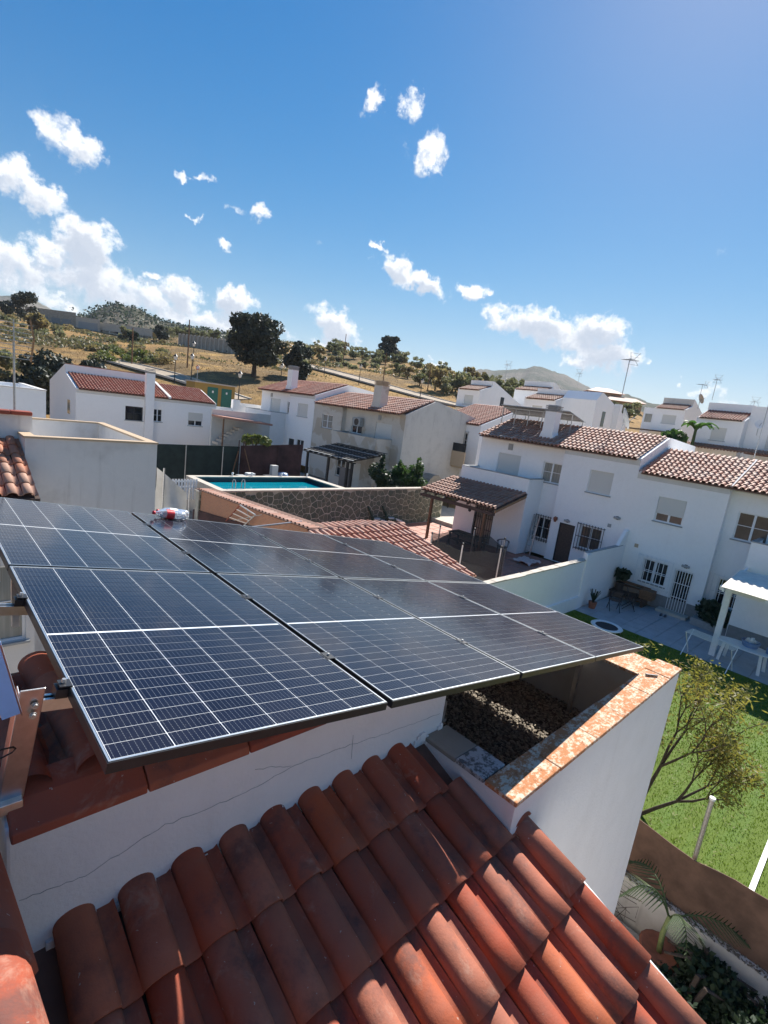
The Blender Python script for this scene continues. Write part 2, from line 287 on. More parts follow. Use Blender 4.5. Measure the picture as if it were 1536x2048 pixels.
# dry hillside
m, t, b = mat('dry_hillside', (.3, .2, .09), .95, 0, .1); p = wpos(t)
c = t.mix(t.ramp(t.noise(p, .035, 5, .6), .38, .62), (.34, .205, .078), (.19, .13, .065)); c = t.mix(t.ramp(t.noise(p, .12, 6, .68), .5, .66), c, (.43, .27, .1)); c = t.mix(t.ramp(t.noise(p, .5, 6, .7), .5, .66, 0, .8), c, (.14, .105, .055)); c = t.mix(t.ramp(t.noise(p, .09, 4, .6), .6, .72, 0, .6), c, (.11, .105, .05))
t.put(b, 'Base Color', c); t.put(b, 'Normal', t.bump(t.noise(p, 1.6, 6, .7), .7, .4)); M['hillside'] = m
m, t, b = mat('rocky_hill', (.2, .17, .12), .95, 0, .1); p = wpos(t)
c = t.mix(t.ramp(t.noise(p, .02, 6, .66), .4, .62), (.13, .115, .085), (.065, .065, .042)); c = t.mix(t.ramp(t.noise(p, .07, 6, .7), .54, .66), c, (.06, .068, .038)); c = t.mix(t.ramp(t.noise(p, .11, 5, .7), .6, .72, 0, .6), c, (.3, .26, .2))
t.put(b, 'Base Color', c); t.put(b, 'Normal', t.bump(t.noise(p, .25, 6, .7), .8, 3.)); M['rocky'] = m
m, t, b = mat('mountain_scrub', (.12, .12, .08), .95, 0, .1); p = wpos(t)
c = t.mix(t.ramp(t.noise(p, .008, 6, .66), .4, .6), (.16, .14, .11), (.07, .08, .055)); t.put(b, 'Base Color', c); t.put(b, 'Normal', t.bump(t.noise(p, .03, 6, .7), .8, 12.)); M['mountain'] = m
# brick
m, t, b = mat('rough_brick', (.42, .19, .1), .9); tcg = t.add('ShaderNodeNewGeometry').outputs['Position']; sx = t.add('ShaderNodeSeparateXYZ'); t.put(sx, 0, tcg); cb = t.add('ShaderNodeCombineXYZ'); t.put(cb, 0, sx.outputs[1]); t.put(cb, 1, sx.outputs[2])
bk = t.add('ShaderNodeTexBrick', in_Scale=4.2, in_Mortar_Size=.025); t.put(bk, 0, cb.outputs[0]); bk.inputs['Color1'].default_value = (.46, .2, .1, 1); bk.inputs['Color2'].default_value = (.38, .16, .085, 1); bk.inputs['Mortar'].default_value = (.36, .28, .22, 1)
t.put(b, 'Base Color', t.mix(t.ramp(t.noise(tcg, 3, 5), .5, .75, 0, .5), bk.outputs[0], (.33, .2, .13))); t.put(b, 'Normal', t.bump(bk.outputs[1], -.4, .02)); M['brick'] = m
# stones
m, t, b = mat('field_stone', (.2, .19, .15), .9); r = island(t); p = wpos(t)
c = t.mix(r, (.075, .098, .075), (.15, .15, .11)); c = t.mix(t.ramp(t.math('FRACT', t.math('MULTIPLY', r, 5.7)), .6, 1.), c, (.10, .115, .09)); c = t.mix(t.ramp(t.noise(p, 6, 5, .7), .5, .75, 0, .6), c, (.07, .07, .055)); t.put(b, 'Base Color', c); t.put(b, 'Normal', t.bump(t.noise(p, 18, 5, .7), .5, .03)); M['stone'] = m
M['stone_mortar'] = simple('stone_wall_mortar', (.40, .385, .32), .95, 0, .2, 6, .4)
# gravel
m, t, b = mat('gravel_pebble', (.4, .35, .28), .9); r = island(t); c = t.mix(r, (.07, .055, .042), (.34, .29, .22)); t.put(b, 'Base Color', c); M['gravel'] = m
# plastic bottle
m, t, b = mat('clear_plastic', (.93, .95, .97), .08, 0, .5); b.inputs['Transmission Weight'].default_value = .75; b.inputs['IOR'].default_value = 1.2; M['bottle'] = m
# net (real holes at this scale are finer than a pixel): transparent weave
def net_mat(name, c, op):
    m, t, b = mat(name, c, .9); tr = t.add('ShaderNodeBsdfTransparent'); mx = t.add('ShaderNodeMixShader'); mx.inputs[0].default_value = op
    t.l.new(tr.outputs[0], mx.inputs[1]); t.l.new(b.outputs[0], mx.inputs[2]); t.l.new(mx.outputs[0], t.n['Material Output'].inputs[0]); return m
M['playnet'] = net_mat('trampoline_net', (.05, .05, .045), .72)
# ------------------------------------------------------------------ mesh helpers
class MB:
    def __init__(s): s.v = []; s.f = []
    def quad(s, *pts): n = len(s.v); s.v += [tuple(p) for p in pts]; s.f.append(tuple(range(n, n + len(pts))))
    def box(s, x0, x1, y0, y1, z0, z1):
        x0, x1 = sorted((x0, x1)); y0, y1 = sorted((y0, y1)); z0, z1 = sorted((z0, z1)); n = len(s.v)
        s.v += [(x0, y0, z0), (x1, y0, z0), (x1, y1, z0), (x0, y1, z0), (x0, y0, z1), (x1, y0, z1), (x1, y1, z1), (x0, y1, z1)]
        s.f += [tuple(n + i for i in q) for q in ((0, 3, 2, 1), (4, 5, 6, 7), (0, 1, 5, 4), (1, 2, 6, 5), (2, 3, 7, 6), (3, 0, 4, 7))]; return s
    def bar(s, p, q, wd, ht, up=(0, 0, 1)):
        p, q = Vector(p), Vector(q); d = (q - p).normalized(); up = Vector(up)
        if abs(d.dot(up)) > .97: up = Vector((1, 0, 0))
        a = d.cross(up).normalized() * wd / 2; b = a.cross(d).normalized() * ht / 2; n = len(s.v)
        for c in (p, q): s.v += [tuple(c - a - b), tuple(c + a - b), tuple(c + a + b), tuple(c - a + b)]
        s.f += [tuple(n + i for i in qd) for qd in ((0, 1, 2, 3), (7, 6, 5, 4), (0, 4, 5, 1), (1, 5, 6, 2), (2, 6, 7, 3), (3, 7, 4, 0))]; return s
    def tube(s, pts, r, seg=8, cap=True):
        pts = [Vector(p) for p in pts]; rs = r if isinstance(r, (list, tuple)) else [r] * len(pts); base = len(s.v); prev = None
        for i, p in enumerate(pts):
            d = (pts[min(i + 1, len(pts) - 1)] - pts[max(i - 1, 0)]).normalized()
            a = (prev - d * prev.dot(d)).normalized() if prev is not None else d.orthogonal().normalized(); prev = a; b = d.cross(a)
            for k in range(seg): an = 2 * PI * k / seg; s.v.append(tuple(p + (a * math.cos(an) + b * math.sin(an)) * rs[i]))
        for i in range(len(pts) - 1):
            for k in range(seg):
                k2 = (k + 1) % seg; s.f.append((base + i * seg + k, base + i * seg + k2, base + (i + 1) * seg + k2, base + (i + 1) * seg + k))
        if cap: s.f.append(tuple(base + k for k in range(seg))[::-1]); s.f.append(tuple(base + (len(pts) - 1) * seg + k for k in range(seg)))
        return s
    def lathe(s, prof, seg=16, c=(0, 0, 0)):
        base = len(s.v)
        for r, z in prof:
            for k in range(seg): an = 2 * PI * k / seg; s.v.append((c[0] + r * math.cos(an), c[1] + r * math.sin(an), c[2] + z))
        for i in range(len(prof) - 1):
            for k in range(seg): k2 = (k + 1) % seg; s.f.append((base + i * seg + k, base + i * seg + k2, base + (i + 1) * seg + k2, base + (i + 1) * seg + k))
        return s
    def prism(s, poly, axis, a0, a1):        # poly in the two other axes
        n = len(s.v); k = len(poly)
        for a in (a0, a1):
            for p, q in poly: s.v.append((a, p, q) if axis == 0 else (p, a, q) if axis == 1 else (p, q, a))
        s.f.append(tuple(range(n, n + k))[::-1]); s.f.append(tuple(range(n + k, n + 2 * k)))
        for i in range(k): j = (i + 1) % k; s.f.append((n + i, n + j, n + k + j, n + k + i))
        return s
    def wall(s, fr, w0, w1, z0, z1, holes, depth=.14):
        # fr(a, z, t) -> 3D; a grid wall with openings and their reveals
        xs = sorted({w0, w1, *[h[0] for h in holes], *[h[1] for h in holes]}); zs = sorted({z0, z1, *[h[2] for h in holes], *[h[3] for h in holes]})
        for i in range(len(xs) - 1):
            for j in range(len(zs) - 1):
                cx, cz = (xs[i] + xs[i + 1]) / 2, (zs[j] + zs[j + 1]) / 2
                if any(h[0] < cx < h[1] and h[2] < cz < h[3] for h in holes): continue
                s.quad(fr(xs[i], zs[j], 0), fr(xs[i + 1], zs[j], 0), fr(xs[i + 1], zs[j + 1], 0), fr(xs[i], zs[j + 1], 0))
        for a, b, c, d in holes:
            s.quad(fr(a, c, 0), fr(a, c, depth), fr(a, d, depth), fr(a, d, 0)); s.quad(fr(b, c, 0), fr(b, d, 0), fr(b, d, depth), fr(b, c, depth))
            s.quad(fr(a, d, 0), fr(a, d, depth), fr(b, d, depth), fr(b, d, 0)); s.quad(fr(a, c, 0), fr(b, c, 0), fr(b, c, depth), fr(a, c, depth))
        return s
    def mesh(s, name, m, smooth=False):
        me = bpy.data.meshes.new(name); me.from_pydata(s.v, [], s.f); me.materials.append(m)
        if smooth: me.polygons.foreach_set('use_smooth', [True] * len(me.polygons))
        me.validate(); me.update(); return me
    def build(s, name, m, parent=None, smooth=False, bevel=0, kind=None):
        o = bpy.data.objects.new(name, s.mesh(name, m, smooth)); col.objects.link(o)
        if parent is not None: o.parent = parent
        if bevel: bv = o.modifiers.new('bevel', 'BEVEL'); bv.width = bevel; bv.segments = 2; bv.limit_method = 'ANGLE'
        if kind: o['kind'] = kind
        return o
def raw_mesh(name, V, F, m, smooth=False):
    V = np.asarray(V, np.float32); F = np.asarray(F, np.int32); me = bpy.data.meshes.new(name); k = F.shape[1]
    me.vertices.add(len(V)); me.vertices.foreach_set('co', V.ravel()); me.loops.add(F.size); me.loops.foreach_set('vertex_index', F.ravel())
    me.polygons.add(len(F)); me.polygons.foreach_set('loop_start', np.arange(len(F), dtype=np.int32) * k)
    if smooth: me.polygons.foreach_set('use_smooth', np.ones(len(F), bool))
    me.materials.append(m); me.update(calc_edges=True); me.validate(); return me
def thing(name, label, cat, loc=(0, 0, 0), rotz=0., group=None):
    o = bpy.data.objects.new(name, None); col.objects.link(o); o.location = loc; o.rotation_euler = (0, 0, rotz); o.empty_display_size = .2
    return tag(o, label, cat, group)
def tag(o, label, cat, group=None):
    o['label'] = label; o['category'] = cat
    if group: o['group'] = group
    return o
def part(name, me, parent, loc=(0, 0, 0), rot=None):
    o = bpy.data.objects.new(name, me); col.objects.link(o); o.parent = parent
    if rot is not None: o.matrix_local = Matrix.Translation(Vector(loc)) @ rot
    else: o.location = loc
    return o
def struct(o): o['kind'] = 'structure'; return o
def copy_tree(o, parent=None):
    c = o.copy(); col.objects.link(c)
    if parent is not None: c.parent = parent
    for ch in list(o.children): copy_tree(ch, c)
    return c
# ------------------------------------------------------------------ clay tiles
def tile_mesh(name, m, wd=.2125, L=.41, hump=.70, ht=.062, th=.013, seg=6, lift=.02, nlen=1):
    """S tile: local x right, y up the slope (lower end at 0), z off the roof. Hump on the left, flat pan on the right."""
    prof = []; hw = wd * hump
    for i in range(seg + 1):
        a = PI * (1 - i / seg); prof.append((hw / 2 + hw / 2 * math.cos(a) * (1.0), ht * max(0., math.sin(a)) ** .8))
    prof += [(hw + .006, -.002), (wd - .012, -.002), (wd + .004, .012)]
    V = []; F = []; n = len(prof)
    for j in range(nlen + 1):
        y = L * j / nlen; k = 1 - .07 * j / nlen; dz = lift * (1 - j / nlen)
        for x, z in prof: V.append((wd / 2 + (x - wd / 2) * k, y, z * k + dz + .004))
    for x, z in prof: V.append((wd / 2 + (x - wd / 2) * .985, .0, z + lift - th + .004))
    for x, z in prof: V.append((wd / 2 + (x - wd / 2) * .96, L * .3, z * .93 + lift * .7 - th + .002))
    for j in range(nlen):
        for i in range(n - 1): F.append((j * n + i, j * n + i + 1, (j + 1) * n + i + 1, (j + 1) * n + i))
    o = (nlen + 1) * n
    for i in range(n - 1): F.append((o + i, o + i + 1, i + 1, i))
    for i in range(n - 1): F.append((o + n + i, o + n + i + 1, o + i + 1, o + i))
    return V, F
def make_mesh(name, VF, m, smooth=False):
    me = bpy.data.meshes.new(name); me.from_pydata(VF[0], [], VF[1]); me.materials.append(m)
    if smooth: me.polygons.foreach_set('use_smooth', [True] * len(me.polygons))
    me.update(); return me
def lay_tiles(parent, VF, m, o, right, up, ncol, nrow, pitch, rowlen, limit=300, smooth=False, name='tile', skip=None, near=None, jit=.004, rise=.0):
    """Lay ncol x nrow tiles from corner o (lowest left). The nearest `limit` are objects, the rest one joined mesh."""
    right = Vector(right).normalized(); up = Vector(up).normalized(); nrm = right.cross(up); R = Matrix((right, up, nrm)).transposed()
    pos = []
    for j in range(nrow):
        for i in range(ncol):
            if skip and skip(i, j): continue
            dx, dy, dz = random.uniform(-jit, jit), random.uniform(-jit, jit) * 1.5, random.uniform(0, jit) * .6
            pos.append((Vector(o) + right * (i * pitch + dx) + up * (j * rowlen + dy) + nrm * (rise + dz), random.uniform(-.012, .012)))
    if near is not None: pos.sort(key=lambda q: (q[0] - Vector(near)).length)
    if limit:
        me = make_mesh(name, VF, m, smooth)
        for p, a in pos[:limit]: part(name, me, parent, p, (R @ Matrix.Rotation(a, 3, 'Z')).to_4x4())
    rest = pos[limit:]
    if rest:
        V0 = np.array(VF[0]); F0 = VF[1]; Rn = np.array(R); V = []; F = []; k = len(V0)
        for i, (p, a) in enumerate(rest): V.append(V0 @ Rn.T + np.array(p)); F += [tuple(q + i * k for q in f) for f in F0]
        V = np.concatenate(V); raw = bpy.data.meshes.new('tiles'); raw.from_pydata(V.tolist(), [], F); raw.materials.append(m)
        if smooth: raw.polygons.foreach_set('use_smooth', [True] * len(raw.polygons))
        ob = part('tiles', raw, parent); ob['kind'] = 'stuff'
TILE_NEAR = tile_mesh('t', None, seg=14, nlen=3, lift=.03, th=.016)
TILE_MID = tile_mesh('t', None, wd=.226, L=.42, seg=6, ht=.085, lift=.038, th=.02, hump=.68)
# ------------------------------------------------------------------ foliage helpers
def leaf_cloud(blobs, n, size, aspect=1.6, droop=0., shell=.55):
    """n leaf quads spread through ellipsoid blobs ((cx,cy,cz),(rx,ry,rz)); returns V,F arrays"""
    vol = np.array([b[1][0] * b[1][1] * b[1][2] for b in blobs]) ** (2 / 3); pr = vol / vol.sum(); idx = rng.choice(len(blobs), n, p=pr)
    C = np.array([b[0] for b in blobs])[idx]; Rr = np.array([b[1] for b in blobs])[idx]
    d = rng.normal(size=(n, 3)); d /= np.linalg.norm(d, axis=1)[:, None]; rad = (shell + (1 - shell) * rng.random(n) ** .6)[:, None] * (.82 + .3 * rng.random(n))[:, None]
    P = C + d * Rr * rad
    a = rng.normal(size=(n, 3)); a[:, 2] -= droop; a /= np.linalg.norm(a, axis=1)[:, None]; b = np.cross(a, d + .7 * rng.normal(size=(n, 3))); b /= np.linalg.norm(b, axis=1)[:, None] + 1e-9
    s = size * (.6 + .8 * rng.random(n))[:, None]
    V = np.stack([P - b * s * .5, P + a * s * aspect * .5, P + b * s * .5, P - a * s * aspect * .5], 1).reshape(-1, 3)
    F = np.arange(4 * n).reshape(n, 4); return V, F
def crown_blobs(r, h, n, cz, seed, flat=.8, low=.0, smin=.26, smax=.42):
    rr = random.Random(seed); out = []
    for i in range(n):
        a = rr.uniform(0, 2 * PI); q = rr.random() ** .5 * .72; zz = rr.uniform(-.75 + low, .8)
        k = math.sqrt(max(.1, 1 - zz * zz)); s = rr.uniform(smin, smax)
        out.append(((math.cos(a) * q * r * k, math.sin(a) * q * r * k, cz + zz * h * .6), (r * s, r * s, r * s * flat)))
    return out
def trunk_mb(h, r0, r1, limbs, seed, spread, lean=(0, 0)):
    rr = random.Random(seed); mb = MB(); top = Vector((lean[0], lean[1], h)); mb.tube([(0, 0, -.15), (lean[0] * .3, lean[1] * .3, h * .4), top], [r0 * 1.25, r0, r1], 9)
    for i in range(limbs):
        a = 2 * PI * i / limbs + rr.uniform(-.3, .3); q = Vector((math.cos(a) * spread, math.sin(a) * spread, h + rr.uniform(.4, 1.) * spread)); mb.tube([top - Vector((0, 0, .1)), (top + q) / 2 + Vector((0, 0, .12 * spread)), q], [r1 * .8, r1 * .5, r1 * .2], 6)
    return mb
# ================================================================== ground and hills
PROF = {0: [(0, -.45), (26, -.45), (48, 2.5), (100, 4.5), (170, 8), (300, 11), (600, 12)],
 14: [(0, -.45), (26, -.4), (48, 3.2), (75, 4.8), (110, 7), (180, 14), (260, 16), (600, 12)],
 25: [(0, -.45), (31, -.4), (48, 3.4), (75, 5.3), (110, 9), (170, 18.2), (250, 17), (600, 12)],
 35: [(0, -.45), (33, -.3), (48, 3.6), (75, 6), (110, 10.5), (170, 20), (240, 22), (600, 14)],
 45: [(0, -.45), (36, -.2), (45, 1.2), (75, 6), (100, 9.3), (140, 16.5), (190, 25), (260, 24), (600, 14)],
 57: [(0, -.45), (38, -.2), (48, 1.3), (75, 5.6), (98, 9.3), (140, 15.6), (200, 26.8), (280, 26), (600, 16)],
 66: [(0, -.45), (40, .1), (48, .9), (75, 5), (98, 9.5), (140, 14.5), (220, 25), (320, 30), (600, 24)],
 75: [(0, -.45), (24, .1), (45, .7), (75, 4.4), (98, 8.4), (140, 13), (220, 21.5), (320, 30), (600, 26)],
 85: [(0, -.45), (24, 0), (45, .5), (60, 1.9), (90, 6.4), (140, 12), (220, 21.5), (320, 33), (600, 30)],
 110: [(0, -.45), (24, 0), (45, .5), (60, 2), (90, 6.5), (140, 12), (220, 22), (320, 34), (600, 32)]}
_AZ = sorted(PROF)
def _hump(x, y):
    return .5 * math.sin(x * .061 + 1.3) * math.sin(y * .048) + .35 * math.sin(x * .13 + y * .09)
def gz(x, y):
    d = math.hypot(x, y); a = min(max(math.degrees(math.atan2(y, x)), 0), 110)
    for i in range(len(_AZ) - 1):
        if _AZ[i] <= a <= _AZ[i + 1]: break
    k = (a - _AZ[i]) / (_AZ[i + 1] - _AZ[i]); k = k * k * (3 - 2 * k)
    def pz(pr):
        for (d0, z0), (d1, z1) in zip(pr, pr[1:]):
            if d <= d1: return z0 + (z1 - z0) * (d - d0) / (d1 - d0)
        return pr[-1][1]
    z = pz(PROF[_AZ[i]]) * (1 - k) + pz(PROF[_AZ[i + 1]]) * k
    return z + _hump(x, y) * min(1, max(0, (d - 70) / 60))
def polar_sheet(name, m, az0, az1, naz, ds, hf):
    V = []; F = []
    for i in range(naz + 1):
        a = math.radians(az0 + (az1 - az0) * i / naz)
        for d in ds: x, y = d * math.cos(a), d * math.sin(a); V.append((x, y, hf(x, y, d, math.degrees(a))))
    n = len(ds)
    for i in range(naz):
        for j in range(n - 1): F.append((i * n + j, i * n + j + 1, (i + 1) * n + j + 1, (i + 1) * n + j))
    o = bpy.data.objects.new(name, raw_mesh(name, V, F, m, True)); col.objects.link(o); return struct(o)
# near neighbourhood ground all round, rising into the hillside
ds = [.5, 6, 12, 18, 24, 28, 33, 38, 45, 52, 60] + [60 + 5 * i for i in range(1, 60)] + [380, 420, 480, 540, 600]
polar_sheet('ground', M['hillside'], -90, 200, 290, ds, lambda x, y, d, a: gz(x, y) if -1 <= a <= 111 else gz(d * math.cos(math.radians(0 if a < 0 else 110)), d * math.sin(math.radians(0 if a < 0 else 110))))
far_pl = MB(); far_pl.quad((-8000, -8000, -3), (8000, -8000, -3), (8000, 8000, -3), (-8000, 8000, -3)); struct(far_pl.build('distant_plain', M['mountain']))
def ridge(name, m, pts, d0, depth, nrow, rough, seed):
    """A hill whose skyline follows surveyed (azimuth, slope) pairs at distance d0; real flanks fall both ways."""
    r_ = np.random.default_rng(seed); az = np.array([math.degrees(p[0]) for p in pts]); el = np.array([p[1] for p in pts]); o = np.argsort(az); az, el = az[o], el[o]
    n = 220; A = np.linspace(az[0], az[-1], n); E_ = np.interp(A, az, el)
    ph = r_.uniform(0, 6.28, 30); V = []; F = []
    js = np.linspace(-1, 1, nrow)
    for i in range(n):
        for j in js:
            d = d0 + depth * j; a = math.radians(A[i]); top = ZC + E_[i] * d0
            fall = (1 - abs(j)) ** .8 if j <= 0 else (1 - j) ** 1.2
            f = sum(math.sin(A[i] * (2.1 + 1.7 * k) + j * (3 + 2.3 * k) + ph[k]) / (1 + k) for k in range(9))
            V.append((d * math.cos(a), d * math.sin(a), -2 + (top + 2) * fall + f * rough * (.25 + abs(j)) * (fall > 0.02)))
    m_ = len(js)
    for i in range(n - 1):
        for j in range(m_ - 1): F.append((i * m_ + j, i * m_ + j + 1, (i + 1) * m_ + j + 1, (i + 1) * m_ + j))
    ob = bpy.data.objects.new(name, raw_mesh(name, V, F, m, True)); col.objects.link(ob); return struct(ob)
ridge('rocky_hill', M['rocky'], [azel(*p) for p in [(-500, 640), (-200, 640), (-60, 625), (0, 612), (60, 622), (110, 632), (150, 631), (172, 629), (190, 618), (212, 610), (240, 607), (270, 614), (300, 628), (330, 642), (370, 650), (420, 657), (470, 668), (540, 690), (620, 730), (700, 790)]], 520, 230, 26, 1.6, 3)
ridge('far_mountain', M['mountain'], [azel(*p) for p in [(-700, 640), (-300, 600), (-120, 560), (-40, 566), (0, 588), (18, 588), (42, 584), (64, 592), (90, 608), (112, 622), (150, 650), (220, 700), (300, 760)]], 1900, 700, 20, 5, 5)
rk = bpy.data.objects['rocky_hill'].data; nv_ = len(rk.vertices); co = np.empty(nv_ * 3); rk.vertices.foreach_get('co', co); co = co.reshape(-1, 3)
def hill_cover(name, co, n, sz, m, lab):
    i_ = rng.integers(0, len(co), n); P = co[i_] + rng.normal(0, 1, (n, 3)) * np.array([4, 4, .5]); P = np.repeat(P, 5, 0) + rng.normal(0, 1, (n * 5, 3)) * sz * np.array([.8, .8, .45]); a_ = rng.normal(size=P.shape); a_ /= np.linalg.norm(a_, axis=1)[:, None]; b_ = np.cross(a_, rng.normal(size=P.shape)); b_ /= np.linalg.norm(b_, axis=1)[:, None]; q = rng.uniform(.35, .9, (len(P), 1)) * sz
    o = bpy.data.objects.new(name, raw_mesh(name, np.stack([P - b_ * q, P + a_ * q, P + b_ * q, P - a_ * q], 1).reshape(-1, 3), np.arange(4 * len(P)).reshape(-1, 4), m)); col.objects.link(o); o['kind'] = 'stuff'; tag(o, lab, 'scrub')
hill_cover('hill_thicket', co[(co[:, 2] > 22)], 6500, 1.3, M['hedge_leaf'], 'dark thicket and scattered bushes over the rocky hill')
ridge('grey_mountain', M['mountain'], [azel(*p) for p in [(820, 830), (880, 770), (930, 742), (962, 736), (985, 737), (1010, 738), (1030, 736), (1052, 733), (1068, 730), (1085, 731), (1105, 738), (1125, 745), (1150, 756), (1175, 770), (1195, 782), (1230, 800), (1300, 830)]], 1700, 600, 22, 4, 9)
ridge('low_ridge', M['mountain'], [azel(*p) for p in [(1150, 850), (1200, 785), (1240, 778), (1290, 798), (1330, 806), (1380, 828), (1460, 846), (1560, 858), (1800, 900), (2200, 980)]], 900, 300, 14, 3, 12)
# yards, lawn, patios
def slab(name, m, x0, x1, y0, y1, z, th=.12): return struct(MB().box(x0, x1, y0, y1, z - th, z).build(name, m))
slab('turf_lawn', M['turf'], 7.32, 19.72, -12, 8.25, -.33)
slab('side_passage_floor', M['mortar'], 5.3, 7.1, -6, 30, .0)
slab('back_yard_floor', M['concrete'], -8, 13, 4.6, 12, .0)
slab('paving_bed', M['mortar'], 12.9, 23.98, 8.4, 20.1, .16, .5)
slab('pool_yard_floor', M['concrete'], 9.2, 23.9, 20.45, 40, .72, .4)
slab('middle_yard_floor', M['concrete_pale'], -6, 9.1, 12, 42, .15, .4)
slab('gap_yard_floor', M['concrete_pale'], 24.1, 40, 17.6, 23.7, .4, .4)
# ================================================================== own house (the near roof)
own = thing('tiled_house', 'near white house with a clay tile roof sloping away below and a walled gravel terrace', 'house')
XW0, XW1, YW = .19, 2.53, 1.75
wb = MB(); wb.prism([(XW0, 3.0), (XW1, 3.0), (XW1, 4.99), (XW0, 5.10)], 1, YW, YW + .19)         # wall that carries the high coping
wb.build('roof_wall', M['own'], own, bevel=.012)
# hairline cracks in the render, as thin sunk fillets of dark mortar
cr = MB()
def crack(pts):
    P = []
    for (x, z), (x2, z2) in zip(pts, pts[1:]):
        for i in range(10): k = i / 10; P.append((x + (x2 - x) * k, YW - .0012, z + (z2 - z) * k + random.uniform(-.006, .006)))
    for a, b in zip(P, P[1:]): cr.bar(a, b, .0015, random.uniform(.0008, .002), (0, 1, 0))
cv = lambda px, py: (on_y(px, py, YW)[0], on_y(px, py, YW)[2])
crack([cv(38, 1800), cv(170, 1750), cv(330, 1650), cv(480, 1590), cv(590, 1530), cv(700, 1490), cv(820, 1450), cv(886, 1425)])
crack([cv(510, 1538), cv(590, 1530)]); crack([cv(706, 1470), cv(702, 1524)])
cr.build('crack', M['sill'], own)
ROOF = MB(); SL = .37
zr = lambda y: 4.585 + SL * (y - YW)
ROOF.quad((XW0 - .6, -2.6, zr(-2.6) - .05), (2.57, -2.6, zr(-2.6) - .05), (2.57, YW, zr(YW) - .05), (XW0 - .6, YW, zr(YW) - .05))
roof = ROOF.build('roof', M['deck'], own)
sv = Vector((0, 1, SL)).normalized(); ln = math.hypot(1, SL)
lay_tiles(roof, TILE_NEAR, M['tile'], (.32, 1.43 - 8 * .365, zr(1.43 - 8 * .365) - .01), (1, 0, 0), sv, 10, 9, .2125, .365 * ln, smooth=True, jit=.003, skip=lambda i, j: j == 8 and i == 9)
# verge column of plain barrel tiles at the right edge
def barrel(wd=.17, L=.45, ht=.075, th=.014, seg=12, lift=.022):
    V = []; F = []
    for y, k, dz in ((0, 1., lift), (L, .86, 0)):
        for rad in (1, 1 - 2 * th / wd):
            for i in range(seg + 1): a = PI * i / seg; V.append((-math.cos(a) * wd / 2 * k * rad, y, (math.sin(a) * ht * k - (0 if rad == 1 else th)) + dz))
    n = seg + 1
    for i in range(seg): F += [(i, i + 1, 2 * n + i + 1, 2 * n + i), (i, n + i, n + i + 1, i + 1)]
    return V, F
bm_ = make_mesh('verge_tile', barrel(), M['tile'], True); R0 = Matrix((Vector((1, 0, 0)), sv, Vector((1, 0, 0)).cross(sv))).transposed().to_4x4()
for j in range(-1, 9): y = 1.08 - .365 * j; part('tile', bm_, roof, (2.515, y - .36, zr(y - .36) + .012), R0)
gb = MB(); gb.prism([(-2.6, 0), (1.02, 0), (1.02, zr(1.02) - .02), (-2.6, zr(-2.6) - .02)], 0, 2.575, 2.665); gb.build('gable_wall', M['own'], own)
MB().box(-3.5, 2.57, -2.6, 1.7, 0, 3.0).build('wall', M['own'], own)
# wavy mortar fillet where tiles meet the wall
mf = MB()
for i in range(110):
    x = .30 + i * .0202; ph = ((x - .32) % .2125) / .2125; hgt = .072 * max(0, math.sin(PI * ph / .70)) ** .8 if ph < .70 else .0
    z = zr(YW) + hgt - .02; mf.box(x, x + .0205, YW - random.uniform(.012, .018), YW + .01, z - .06, z - .006 + .004 * math.sin(i * .7) + random.uniform(0, .004))
mf.build('mortar_fillet', M['own'], own)
# red flat coping along the top of the wall
cp = MB(); n_c = 4
for k in range(3):
    x0 = XW0 + .01 + k * .43; x1 = x0 + .425; za = lambda x: 5.085 - .025 * (x - XW0)
    q = MB(); q.prism([(YW - .045, -.02), (YW - .04, .015), (YW + .05, .075), (YW + .15, .105), (YW + .15, .06), (YW + .0, -.02)], 0, x0, x1)
    for i, vtx in enumerate(q.v): q.v[i] = (vtx[0], vtx[1] + random.uniform(-.003, .003), vtx[2] + za(vtx[0]))
    q.build('coping_tile', M['flat_red'], own, bevel=.006)
# tiles of the upper roof that run back under the array
up_z = lambda y: 5.16 - .17 * (y - 2.0)
ub = MB(); ub.quad((-2.5, 1.9, up_z(1.9) - .04), (1.62, 1.9, up_z(1.9) - .04), (1.62, 3.1, up_z(3.1) - .04), (-2.5, 3.1, up_z(3.1) - .04)); uroof = ub.build('upper_roof', M['deck'], own)
MB().box(-2.5, 2.5, 1.95, 3.05, 3.0, up_z(3.1) - .12).build('wall', M['own'], own)
sv2 = Vector((0, 1, -.17)).normalized()
for i in range(-8, 7):
    for j in range(3):
        y = 1.87 + .36 * j; part('tile', bm_, uroof, (.265 + .2125 * i + random.uniform(-.004, .004), y + .40, up_z(y + .4) + .0), Matrix((Vector((-1, 0, 0)), -sv2, Vector((0, 0, 1)))).transposed().to_4x4())
        if j < 3: part('tile', make_mesh('pan', ([(-.05, 0, .012), (.05, 0, .012), (.045, .45, -.012), (-.045, .45, -.012), (0, 0, -.02), (0, .45, -.04)], [(0, 4, 5, 3), (4, 1, 2, 5)]), M['tile']) if (i, j) == (-8, 0) else bpy.data.meshes['pan'], uroof, (.265 + .106 + .2125 * i, y + .40, up_z(y + .4) + .005), Matrix((Vector((-1, 0, 0)), -sv2, Vector((0, 0, 1)))).transposed().to_4x4())
